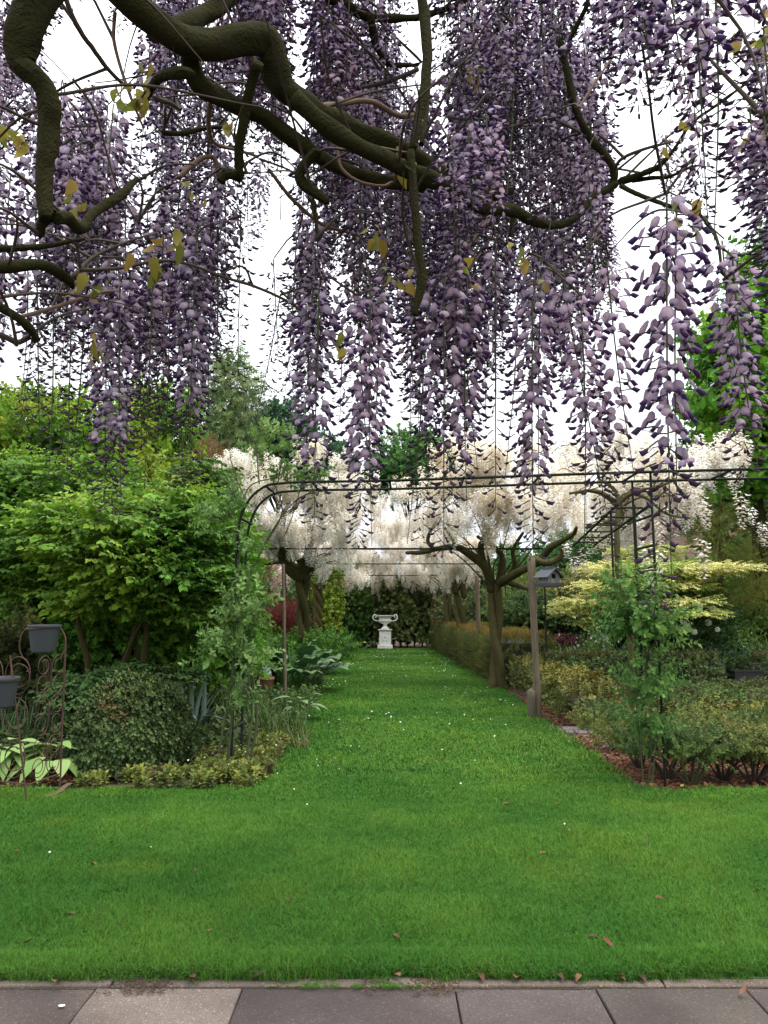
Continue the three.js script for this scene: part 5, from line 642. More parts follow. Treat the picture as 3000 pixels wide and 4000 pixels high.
// climbing roses on both legs of the arch
function climber(label, base, canes, blobs, n, palette, seed) { return plant({ name: 'climbing_rose', label, category: 'climbing rose', base, stemName: 'cane', bark: MAT.greenShoot, stems: canes, stemO: { step: 0.15, sides: 6 }, blobs, geos: SP.rose, o: { n, palette, seed, gap: 0.42, gapScale: 5, size: 0.85, shell: 0.75 } }); }
climber('climbing rose with pale green leaves on the left leg of the arch', [-1.43, 0, -7.2],
  [[[-1.455, .058, -7.15, 0.0111], [-1.429, .472, -7.175, 0.0113], [-1.43, 1.154, -7.2, 0.0099], [-1.408, 1.814, -7.225, 0.0101], [-1.406, 2.449, -7.25, 0.0086], [-1.327, 2.73, -7.275, 0.0069], [-1.057, 2.827, -7.3, 0.0051]], [[-1.533, .151, -7.1, 0.0128], [-1.485, .478, -7.133, 0.0112], [-1.437, .854, -7.167, 0.0098], [-1.366, 1.24, -7.2, 0.0084]], [[-1.276, .11, -7.1, 0.0111], [-1.231, .559, -7.15, 0.0113], [-1.296, 1.067, -7.2, 0.0099], [-1.207, 1.636, -7.25, 0.0085], [-1.043, 2.089, -7.3, 0.0068], [-.918, 2.416, -7.35, 0.0051], [-.837, 2.751, -7.4, 0.0051]], [[-1.252, .132, -7.2, 0.0130], [-1.2, .463, -7.233, 0.0114], [-1.26, .932, -7.267, 0.0100], [-1.394, 1.592, -7.3, 0.0086], [-1.23, 2.046, -7.333, 0.0068], [-1.014, 2.488, -7.367, 0.0069], [-1.117, 2.798, -7.4, 0.0051]], [[-1.442, .028, -7.3, 0.0098], [-1.401, 1.593, -7.333, 0.0086], [-.877, 2.604, -7.367, 0.0069], [-.603, 2.704, -7.4, 0.0051]], [[-1.44, 2.352, -7.2, 0.0068], [-1.638, 2.587, -7.25, 0.0050], [-1.79, 2.687, -7.3, 0.0034]], [[-1.24, 2.757, -7.3, 0.0069], [-1.272, 3.156, -7.3, 0.0051], [-1.208, 3.442, -7.3, 0.0035]], [[-1.056, 2.757, -7.3, 0.0069], [-1.015, 3.062, -7.3, 0.0051], [-1.044, 3.346, -7.3, 0.0035]], [[-1.374, 2.594, -7.3, 0.0069], [-1.522, 2.968, -7.3, 0.0051], [-1.55, 3.156, -7.3, 0.0035]]],
  [[...[-1.353, 1.46, -7.1], 0.14, 0.36, 0.17], [...[-1.341, 1.991, -7.2], 0.12, 0.24, 0.17], [...[-1.562, 1.158, -7.1], 0.15, 0.16, 0.17], [...[-1.169, 1.073, -7.1], 0.12, 0.18, 0.17], [...[-1.18, 1.546, -7.1], 0.12, 0.20, 0.14], [...[-1.058, 2.874, -7.3], 0.22, 0.10, 0.21], [...[-1.249, 3.156, -7.3], 0.14, 0.20, 0.15], [...[-.791, 2.845, -7.4], 0.19, 0.10, 0.17], [...[-1.466, 2.594, -7.3], 0.14, 0.16, 0.14], [...[-1.332, .65, -7.1], 0.07, 0.20, 0.10], [...[-1.621, 2.397, -7.2], 0.15, 0.16, 0.14], [...[-.984, 3.179, -7.4], 0.12, 0.16, 0.14]], 430, [[0.08, 0.17, 0.04], [0.13, 0.25, 0.06], [0.22, 0.33, 0.1]], 401);
climber('climbing rose with fresh green leaves on the right leg of the arch', [2.42, 0, -6.66],
  [[[2.277, .044, -6.65, 0.0089], [2.329, .545, -6.663, 0.0091], [2.311, 1.098, -6.675, 0.0080], [2.292, 1.585, -6.688, 0.0066], [2.265, 2.082, -6.7, 0.0054]], [[2.212, .055, -6.6, 0.0077], [2.183, .71, -6.6, 0.0078], [2.184, 1.182, -6.6, 0.0065], [2.076, 1.503, -6.6, 0.0041]], [[2.291, .055, -6.6, 0.0077], [2.378, .784, -6.633, 0.0064], [2.332, 1.26, -6.667, 0.0065], [2.524, 1.585, -6.7, 0.0041]], [[2.304, .857, -6.7, 0.0065], [2.121, 1.095, -6.733, 0.0053], [2.036, 1.297, -6.767, 0.0042], [2.011, 1.461, -6.8, 0.0027]]],
  [[...[2.216, 1.462, -6.6], 0.28, 0.28, 0.28], [...[2.292, .905, -6.6], 0.24, 0.2, 0.25], [...[2.069, 1.342, -6.6], 0.2, 0.2, 0.2], [...[2.207, 1.705, -6.6], 0.2, 0.12, 0.2], [...[2.434, 1.342, -6.6], 0.2, 0.2, 0.2], [...[2.275, .554, -6.6], 0.15, 0.25, 0.2], [...[2.242, 1.143, -6.6], 0.2, 0.15, 0.2]], 430, [[0.06, 0.15, 0.03], [0.1, 0.22, 0.045], [0.16, 0.28, 0.06]], 407);


// ---------------------------------------------------------------- right side: hedges and borders
hedge({ name: 'yew_hedge', label: 'clipped yew hedge with orange brown top along the right of the lawn', pts: [[...[2.265, -15.619], 0.94, 0.6], [...[2.163, -20.788], 0.97, 0.6], [...[1.976, -30.043], 1.02, 0.6]].map(([x, z, h, w]) => [x + 0.62, z, h, w]), geos: SP.yew, mat: MAT.leaf, palette: [[0.06, 0.09, 0.022], [0.11, 0.14, 0.028], [0.18, 0.19, 0.035]], top: [[0.13, 0.115, 0.018], [0.2, 0.145, 0.022], [0.16, 0.135, 0.028]], density: 300, size: 1.2, rough: 0.035, seed: 5 });
hedge({ name: 'box_hedge', label: 'low dark green box hedge behind the rose bed, left of the black crate', pts: [[3.15, -14.9, 0.6, 0.3], [6.5, -14.8, 0.6, 0.3]], geos: SP.tiny, palette: [[0.035, 0.075, 0.025], [0.06, 0.115, 0.035], [0.1, 0.15, 0.045]], top: [[0.07, 0.1, 0.035], [0.12, 0.13, 0.045]], density: 380, size: 1.3, rough: 0.05, seed: 7 });
hedge({ name: 'box_hedge', label: 'low dark green box hedge at the right edge, right of the black crate', pts: [[7.2, -14.8, 0.6, 0.3], [9.4, -14.7, 0.6, 0.3]], geos: SP.tiny, palette: [[0.035, 0.075, 0.025], [0.06, 0.115, 0.035], [0.1, 0.15, 0.045]], top: [[0.07, 0.1, 0.035], [0.12, 0.13, 0.045]], density: 340, size: 1.3, rough: 0.05, seed: 9 });
{ const g = thing('black_crate', 'black plastic crate in the gap of the dark box hedge', 'crate', [6.87, 0, -14.55]), m = std({ color: 0x14161a, roughness: 0.5 }); mesh('front_panel', box(0.5, 0.36, 0.03, 0, 0.2, 0.2), m, g); mesh('back_panel', box(0.5, 0.36, 0.03, 0, 0.2, -0.2), m, g); for (const s of [-1, 1]) mesh('side_panel', box(0.03, 0.36, 0.37, s * 0.235, 0.2, 0), m, g); mesh('rim', box(0.54, 0.03, 0.05, 0, 0.385, 0.215), m, g); }
hedge({ name: 'low_hedge', label: 'loose olive green low hedge running from the twin trunk past the wooden post', pts: [[...[3.005, -16.434], 0.46, 0.38], [...[2.944, -12.282], 0.43, 0.38], [...[2.8, -9.859], 0.4, 0.36]], geos: SP.small, mat: MAT.waxy, palette: [[0.07, 0.105, 0.028], [0.115, 0.15, 0.038], [0.19, 0.19, 0.05]], top: [[0.14, 0.155, 0.035], [0.24, 0.215, 0.045], [0.2, 0.23, 0.05]], density: 210, size: 1.15, rough: 0.13, coreOff: 0.2, seed: 11, bare: 0.1 });
hedge({ name: 'low_hedge', label: 'inner olive hedge crossing the rose bed behind the climbing rose', pts: [[...[3.242, -11.151], 0.22, 0.3], [...[3.734, -10.465], 0.22, 0.3], [...[5.284, -10.053], 0.22, 0.3]], geos: SP.small, palette: [[0.08, 0.11, 0.025], [0.15, 0.17, 0.035], [0.22, 0.2, 0.04]], density: 140, size: 1.1, rough: 0.12, coreOff: 0.2, seed: 13 });
// rose bushes along the front of the bed
const OLV = [[0.06, 0.115, 0.025], [0.11, 0.175, 0.038], [0.18, 0.19, 0.045]];
[[1300, 1618, 'olive leaved rose bush beside the short stone path'], [1345, 1655, 'olive leaved rose bush left of the right arch leg'], [1400, 1680, 'rose bush at the foot of the right arch leg'], [1450, 1692, 'rose bush with thick bare green stems at the corner of the mulch'], [1515, 1680, 'second rose bush from the mulch corner'], [1575, 1685, 'third rose bush from the mulch corner'], [1635, 1690, 'rose bush cut by the right edge of the view'], [1480, 1640, 'rose bush in the second row behind the corner bush'], [1570, 1640, 'rose bush in the second row near the right edge'], [1690, 1660, 'rose bush mostly beyond the right edge']].forEach(([u, v, l], k) => {
  const a = 1.5 / Math.tan(Math.atan((v - 1106) / 1609) - 7.6 * Math.PI / 180), x = (u - 829) / 1609 * a * 1.03, z = -a, r = rng(500 + k), S = [];
  for (let i = 0; i < 9; i++) { const t = i * 0.7 + r(), R = 0.2 + r() * 0.22, h = 0.22 + r() * 0.24; S.push([[x + Math.cos(t) * 0.03, -0.02, z + Math.sin(t) * 0.03, 0.011], [x + Math.cos(t) * R * 0.45, h * 0.5, z + Math.sin(t) * R * 0.45, 0.009], [x + Math.cos(t) * R, h, z + Math.sin(t) * R, 0.005]]); }
  plant({ name: 'rose_bush', label: l, category: 'rose bush', group: 'rose bushes along the mulch', base: [x, 0, z], stems: S, stemName: 'stem', bark: k % 3 ? MAT.twig : MAT.greenShoot, stemO: { sides: 6, step: 0.1 }, blobs: [[x, 0.32, z, 0.4, 0.12, 0.34], [x + 0.15, 0.31, z + 0.05, 0.3, 0.1, 0.3], [x - 0.16, 0.29, z - 0.04, 0.3, 0.1, 0.3]], geos: SP.rose, o: { n: 300, palette: k % 2 ? OLV : OLV.concat([[0.2, 0.11, 0.04]]), seed: 510 + k, gap: 0.3, size: 0.55 } });
});
{ const r = rng(601), L = []; for (let i = 0; i < 2600; i++) { const x = 3.4 + r() * 4.6, z = -10.2 - r() * 3.0; if (x < 3.4 - (z + 10.2) * 0.05) continue; const m = noise(x * 1.1, z * 1.1, 3); if (m < 0.3) continue; L.push({ p: V(x, 0.03 + r() * 0.1 + m * 0.14, z), q: quat((r() - 0.5) * 0.9, r() * 6.28, (r() - 0.5) * 0.9), s: 1 + r() * 0.8, c: mix([0.055, 0.11, 0.025], m > 0.6 ? [0.11, 0.1, 0.035] : [0.12, 0.2, 0.04], r()) }); }
  SP.small.forEach((q, k) => tag(scatter('ground_cover', q, MAT.leaf, L.filter((_, i) => i % 3 === k)), 'low green mat inside the rose bed before the box hedge', 'ground cover', 'green mat inside the rose bed')); }
// perennial border behind the box hedge
{
  const r = rng(611), L = [[], [], []], F = [], B = [];
  for (let i = 0; i < 5200; i++) { const z = -15.4 - r() * 7, x = 2.9 + r() * (7.5 + (-15 - z) * 0.3); const m = fbm(x * 0.7, z * 0.7, 3, 3), h = 0.25 + 0.6 * m; L[i % 3].push({ p: V(x, h * (0.3 + r() * 0.8), z), q: quat((r() - 0.5), r() * 6.28, (r() - 0.5)), s: 1.3 + r() * 0.9, c: mix(m > 0.5 ? [0.05, 0.14, 0.05] : [0.07, 0.16, 0.025], m > 0.55 ? [0.11, 0.22, 0.1] : [0.17, 0.27, 0.045], r()) }); }
  SP.broad.forEach((q, k) => tag(scatter('border_plants', q, MAT.leaf, L[k].map((t) => ({ ...t, s: t.s * 0.55 }))), 'mixed green leafy plants of the right border', 'border plants', 'leafy plants of the right border'));
  const s = new Soup(); for (let k = 0; k < 5; k++) { const a = k * 1.2566, o = s.v(0, 0, 0, [0.8, 0.8, 0.5]); s.tri(o, s.v(Math.cos(a + 1.1) * 0.03, 0.012, Math.sin(a + 1.1) * 0.03, [0.85, 0.85, 0.83]), s.v(Math.cos(a) * 0.03, 0.012, Math.sin(a) * 0.03, [0.85, 0.85, 0.83])); }
  for (let i = 0; i < 420; i++) { const z = -15.5 - r() * 6, x = 3.4 + r() * 7; if (noise(x * 0.9, z * 0.9, 8) < 0.42) continue; F.push({ p: V(x, 0.62 + r() * 0.45, z), q: quat(r() * 1.4, r() * 6, r() * 1.4), s: 0.6 + r() * 0.9 }); }
  tag(scatter('small_flowers', s.geo(), foliageMat(0.25), F), 'tiny white flowers dotted over the right border', 'flowers');
}
[[3.9, -15.6, 'blue green iris blades in the right border behind the leaning post'], [4.6, -15.7, 'iris blades in the right border below the small dogwood'], [6.9, -15.7, 'large clump of iris blades in the right border above the crate'], [7.6, -15.6, 'iris blades in the right border right of the crate'], [8.5, -15.9, 'iris blades in the right border at the right edge'], [5.4, -15.6, 'iris blades behind the climbing rose in the right border']].forEach(([x, z, l], k) => straps({ name: 'iris', label: l, base: [x, 0, z], n: 46, h: 0.95, w: 0.045, colors: [[0.07, 0.14, 0.07], [0.1, 0.18, 0.09], [0.055, 0.12, 0.05]], seed: 620 + k, spread: 0.4, bend: 0.6 }));
// white spires
[[5.35, -15.9, 'white flower spire right of the climbing rose'], [5.55, -15.6, 'second white flower spire by the climbing rose'], [8.3, -16.2, 'white flower spire near the right edge']].forEach(([x, z, l], k) => { const g = thing('flower_spire', l, 'flower', [x, 0, z]); mesh('stalk', rod([0, 0, 0], [0.02, 1.15, 0], 0.007), MAT.greenShoot, g); const o = mesh('blossom', WR[1], MAT.white, g, 'stuff'); o.rotation.x = Math.PI; o.position.set(0.02, 0.85, 0); });
plant({ name: 'dark_shrub', label: 'dark evergreen shrub with bare stems below, behind the wooden post', category: 'shrub', base: [4.0, 0, -19], bark: MAT.darkBark, stemName: 'stem', stems: [0, 1, 2, 3, 4, 5].map((k) => [[3.35 + k * 0.3, 0, -18.7, 0.03], [3.3 + k * 0.33, 0.6, -18.7, 0.025], [3.2 + k * 0.38, 1.2, -18.8, 0.015]]), blobs: [[...[3.515, 1.392, -19], 0.7, 0.45, 0.7], [...[4.215, 1.334, -19], 0.75, 0.45, 0.7], [...[4.68, 1.276, -19], 0.5, 0.4, 0.6]], geos: SP.broad, o: { n: 1500, palette: DARK, seed: 631, gap: 0.28, size: 0.9 } });
plant({ name: 'red_shrub', label: 'small dark purple red shrub below the dark evergreen shrub', category: 'shrub', base: [4.25, 0, -17.6], stemName: 'stem', stems: [[[4.25, 0, -17.6, 0.015], [4.25, 0.4, -17.6, 0.01]]], blobs: [[4.25, 0.62, -17.6, 0.34, 0.28, 0.3]], geos: SP.small, o: { n: 260, palette: [[0.07, 0.014, 0.02], [0.12, 0.025, 0.03]], seed: 633, gap: 0.2, size: 1.4 } });
plant({ name: 'yellow_shrub', label: 'yellowish green shrub behind the bird feeder', category: 'shrub', base: [4.9, 0, -21], stemName: 'stem', stems: [[[4.9, 0, -21, 0.03], [4.9, 1.3, -21, 0.02]]], blobs: [[...[4.807, 1.959, -21], 1, 0.5, 0.7], [...[4.085, 1.981, -22], 0.8, 0.5, 0.7], [...[5.592, 2.153, -21], 0.8, 0.5, 0.7], [...[3.497, 1.381, -21], 0.5, 0.6, 0.5]], geos: SP.broad, limb: 5, limbR: 0.015, o: { n: 1900, palette: [[0.09, 0.14, 0.03], [0.18, 0.22, 0.05], [0.28, 0.28, 0.09]], seed: 637, gap: 0.33, size: 0.95 } });
// variegated dogwoods in flat tiers
const tier = SP.flatL, CREAM = [[0.3, 0.4, 0.08], [0.52, 0.56, 0.17], [0.68, 0.66, 0.3]];
plant({ name: 'dogwood', label: 'large variegated dogwood spreading in pale yellow tiers at the right', category: 'dogwood', base: [6.0, 0, -14.2].map((v, i) => (i === 2 ? -16.2 : v)), bark: MAT.darkBark, stems: [[[5.756, .72, -16.2, 0.0694], [5.739, 1.408, -16.2, 0.0598], [5.722, 2.103, -16.2, 0.0451], [5.942, 2.504, -16.2, 0.0252]]], blobs: [[...[5.469, 2.442, -16], 1.0, 0.16, 0.8], [...[6.2, 2.351, -15.6], 1.1, 0.12, 0.7], [...[6.985, 2.407, -15.4], 0.75, 0.1, 0.6], [...[4.894, 2.04, -15.8], 0.9, 0.14, 0.7], [...[5.894, 2.033, -15.6], 0.9, 0.12, 0.7], [...[6.101, 1.692, -15.2], 0.6, 0.1, 0.5], [...[5.897, 2.839, -16.6], 0.8, 0.14, 0.7], [...[6.194, 1.461, -15], 0.5, 0.08, 0.5], [...[4.964, 2.46, -16.3], 0.6, 0.12, 0.5]], geos: tier, limb: 14, limbR: 0.018, o: { n: 2700, palette: CREAM, seed: 641, gap: 0.36, planar: 0.5, flat: 2, size: 0.8 } });
plant({ name: 'dogwood', label: 'small variegated dogwood with leaning stems right of the dark shrub', category: 'dogwood', base: [4.9, 0, -14.9].map((v, i) => (i === 2 ? -16 : v)), bark: MAT.darkBark, stems: [[[4.951, .73, -16, 0.0588], [4.798, 1.069, -16, 0.0491], [4.642, 1.604, -16, 0.0345]], [[4.951, .73, -16, 0.0441], [5.21, 1.069, -16, 0.0344], [5.471, 1.409, -16, 0.0197]]], blobs: [[...[4.24, 1.697, -15.6], 0.65, 0.1, 0.5], [...[4.786, 1.797, -15.8], 0.6, 0.1, 0.5], [...[3.85, 1.526, -15.6], 0.35, 0.1, 0.4], [...[4.841, 1.459, -15.4], 0.5, 0.12, 0.4], [...[4.36, 1.272, -15.4], 0.4, 0.06, 0.4]], geos: tier, limb: 8, limbR: 0.014, o: { n: 900, palette: CREAM, seed: 643, gap: 0.34, planar: 0.5, flat: 2, size: 0.75 } });
plant({ name: 'olive_tree', label: 'feathery olive green tree with forking bare trunk at the right', category: 'tree', base: [7.2, 0, -16.4], bark: MAT.paleBark, stems: [[[7.177, .612, -16.4, 0.1103], [7.209, 1.009, -16.375, 0.1005], [7.275, 1.807, -16.35, 0.0757], [7.407, 2.512, -16.325, 0.0507], [7.337, 3.223, -16.3, 0.0305]], [[7.147, .958, -16.4, 0.0654], [6.962, 1.507, -16.367, 0.0504], [6.674, 2.008, -16.333, 0.0354], [6.474, 2.308, -16.3, 0.0202]], [[7.27, 1.008, -16.4, 0.0654], [7.668, 1.507, -16.367, 0.0504], [8.081, 1.907, -16.333, 0.0353], [8.395, 2.308, -16.3, 0.0202]]], blobs: [[...[7.37, 3.028, -16.4], 0.65, 0.65, 0.6], [...[7.355, 3.647, -16.4], 0.4, 0.35, 0.4], [...[6.636, 1.997, -16], 0.65, 0.35, 0.6], [...[7.728, 2.103, -16.2], 0.7, 0.5, 0.6], [...[8.371, 2.735, -16.6], 0.6, 0.5, 0.6], [...[7.212, 1.702, -16], 0.6, 0.22, 0.6], [...[8.207, 1.801, -16], 0.5, 0.35, 0.5]], geos: SP.feather, limb: 14, limbR: 0.014, limbSub: 3, o: { n: 2300, palette: [[0.085, 0.12, 0.015], [0.15, 0.18, 0.025], [0.21, 0.23, 0.035]], seed: 651, gap: 0.4, size: 0.55 } });
// snowball bush
{
  const g = plant({ name: 'snowball_bush', label: 'snowball bush with round white flower heads below the large dogwood', category: 'shrub', base: [6.1, 0, -15.4], stemName: 'stem', stems: [[[6.1, 0, -15.4, 0.02], [6.1, 0.7, -15.4, 0.012]]], blobs: [[...[6.062, 1.225, -15.4], 0.75, 0.45, 0.5], [...[6.817, 1.316, -15.6], 0.5, 0.5, 0.5], [...[5.58, 1.038, -15.4], 0.5, 0.35, 0.5]], geos: SP.broad, limb: 4, limbR: 0.012, o: { n: 900, palette: [[0.04, 0.1, 0.02], [0.075, 0.15, 0.03]], seed: 661, gap: 0.3, size: 0.7 } });
  const s = new Soup(), r = rng(3); for (let i = 0; i < 130; i++) { const d = V(r() - 0.5, r() - 0.5, r() - 0.5).normalize(), m = new THREE.Matrix4().compose(d.clone().multiplyScalar(0.05), new THREE.Quaternion().setFromUnitVectors(V(0, 0, 1), d).multiply(quat(0, 0, r() * 6)), V(1, 1, 1)).multiply(new THREE.Matrix4().makeTranslation(0, -0.012, 0)); leaf(s.at(m), 0.028, 0.026, [0.85, 0.86, 0.78].map((v) => v * (0.85 + r() * 0.18)), { fold: 0.3, curl: -0.2 }); } const ball = s.geo();
  for (const p of [[5.755, 1.234, -14.9], [5.941, 1.279, -14.9], [5.961, 1.218, -14.8], [6.27, 1.662, -15], [6.468, 1.736, -15], [6.27, 1.597, -14.9], [6.569, 1.552, -15], [6.417, 1.279, -14.9], [6.091, 1.101, -14.8], [5.405, 1.189, -14.9], [5.548, 1.125, -14.9], [5.868, 1.415, -15], [6.592, 1.143, -14.9], [6.837, 1.414, -15.1]]) { const o = mesh('flower_head', ball, MAT.white, g); o.position.set(p[0] - 6.1, p[1], p[2] + 15.4); o.rotation.set(p[0], p[1], 1); o.scale.setScalar(0.85 + (p[0] * 7 % 1) * 0.3); }
}
plant({ name: 'back_shrub', label: 'broad green shrub at the right edge behind the iris', category: 'shrub', base: [8.9, 0, -17.5], stemName: 'stem', stems: [[[8.9, 0, -17.5, 0.03], [8.9, 1, -17.5, 0.02]]], blobs: [[...[8.259, 1.196, -17], 0.9, 0.7, 0.7], [...[9.185, 1.721, -17.5], 0.9, 1, 0.8], [...[7.439, .81, -16.4], 0.6, 0.35, 0.5], [...[9.428, 2.647, -18.5], 1, 0.6, 0.8]], geos: SP.broad, limb: 5, limbR: 0.02, o: { n: 2300, palette: [[0.065, 0.16, 0.025], [0.12, 0.23, 0.035], [0.2, 0.28, 0.05]], seed: 671, gap: 0.3, size: 0.9 } });
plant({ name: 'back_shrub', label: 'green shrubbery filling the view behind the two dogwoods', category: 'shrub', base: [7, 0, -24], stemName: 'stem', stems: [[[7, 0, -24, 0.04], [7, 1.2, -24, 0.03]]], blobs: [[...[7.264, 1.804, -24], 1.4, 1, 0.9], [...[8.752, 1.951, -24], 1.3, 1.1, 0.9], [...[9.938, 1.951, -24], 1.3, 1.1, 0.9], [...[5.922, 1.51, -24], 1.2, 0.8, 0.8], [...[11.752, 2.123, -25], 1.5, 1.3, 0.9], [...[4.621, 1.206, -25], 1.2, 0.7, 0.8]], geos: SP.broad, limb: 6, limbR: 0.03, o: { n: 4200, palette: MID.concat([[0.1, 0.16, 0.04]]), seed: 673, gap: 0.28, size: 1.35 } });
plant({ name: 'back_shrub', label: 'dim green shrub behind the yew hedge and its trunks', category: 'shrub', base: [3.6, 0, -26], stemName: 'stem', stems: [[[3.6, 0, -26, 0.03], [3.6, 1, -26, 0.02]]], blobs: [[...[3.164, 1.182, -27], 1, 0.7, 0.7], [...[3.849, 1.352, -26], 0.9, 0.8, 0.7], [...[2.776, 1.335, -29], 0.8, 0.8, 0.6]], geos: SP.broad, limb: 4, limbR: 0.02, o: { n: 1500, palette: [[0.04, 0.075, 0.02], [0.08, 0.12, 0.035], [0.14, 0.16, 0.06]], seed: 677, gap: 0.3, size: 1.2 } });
// house beyond the right border
{
  const g = thing('house', 'house with brown roof and dark chimney half hidden behind the right trees', 'house', [17, 0, -38]);
  const s = new THREE.Shape(); s.moveTo(-3.5, 0); s.lineTo(3.5, 0); s.lineTo(3.5, 4.4); s.lineTo(0, 7.4); s.lineTo(-3.5, 4.4); mesh('wall', new THREE.ExtrudeGeometry(s, { depth: 8, bevelEnabled: false }).translate(0, 0, -8), std({ color: new THREE.Color().setRGB(0.3, 0.2, 0.16) }), g);
  for (const k of [-1, 1]) { const o = mesh('roof', box(5.1, 0.18, 9, 0, 0, 0), std({ color: new THREE.Color().setRGB(0.11, 0.07, 0.055) }), g); o.position.set(k * 1.95, 5.95, -4); o.rotation.z = -k * 0.708; }
  mesh('chimney', box(0.8, 2, 0.8, -1.2, 7.4, -3), std({ color: new THREE.Color().setRGB(0.12, 0.06, 0.05) }), g);
  for (const x of [-1.6, 1.6]) { mesh('window', box(1.1, 1.3, 0.06, x, 2.6, 0.03), std({ color: 0xe8e6e0 }), g); mesh('pane', box(0.9, 1.1, 0.02, x, 2.6, 0.075), std({ color: 0x20262b, roughness: 0.1 }), g); }
}


// the garden goes on to both sides
plant({ name: 'side_shrub', label: 'broad green shrub left of the plant stand, just beyond the view', category: 'shrub', base: [-6.3, 0, -9], stems: [[[-6.3, 0, -9, 0.05], [-6.3, 1, -9, 0.03]]], blobs: [[-6.4, 1.2, -9, 1.1, 0.9, 0.9], [-7.6, 0.9, -9.4, 1, 0.8, 0.8], [-8.8, 1.2, -10, 1.1, 1, 0.9]], geos: SP.broad, limb: 5, limbR: 0.02, o: { n: 1500, palette: MID, seed: 801, gap: 0.32, size: 1.2 } });
hedge({ name: 'side_hedge', label: 'long clipped hedge closing the garden on the far left', pts: [[-10.5, -8, 2.2, 0.5], [-10.5, -31, 2.2, 0.5]], geos: SP.broad, palette: [[0.045, 0.08, 0.025], [0.08, 0.13, 0.035]], density: 34, size: 2, rough: 0.15, seed: 803 });
hedge({ name: 'side_hedge', label: 'long clipped hedge closing the garden on the far right', pts: [[14, -8, 2.2, 0.5], [14, -34, 2.2, 0.5]], geos: SP.broad, palette: [[0.045, 0.08, 0.025], [0.08, 0.13, 0.035]], density: 34, size: 2, rough: 0.15, seed: 805 });


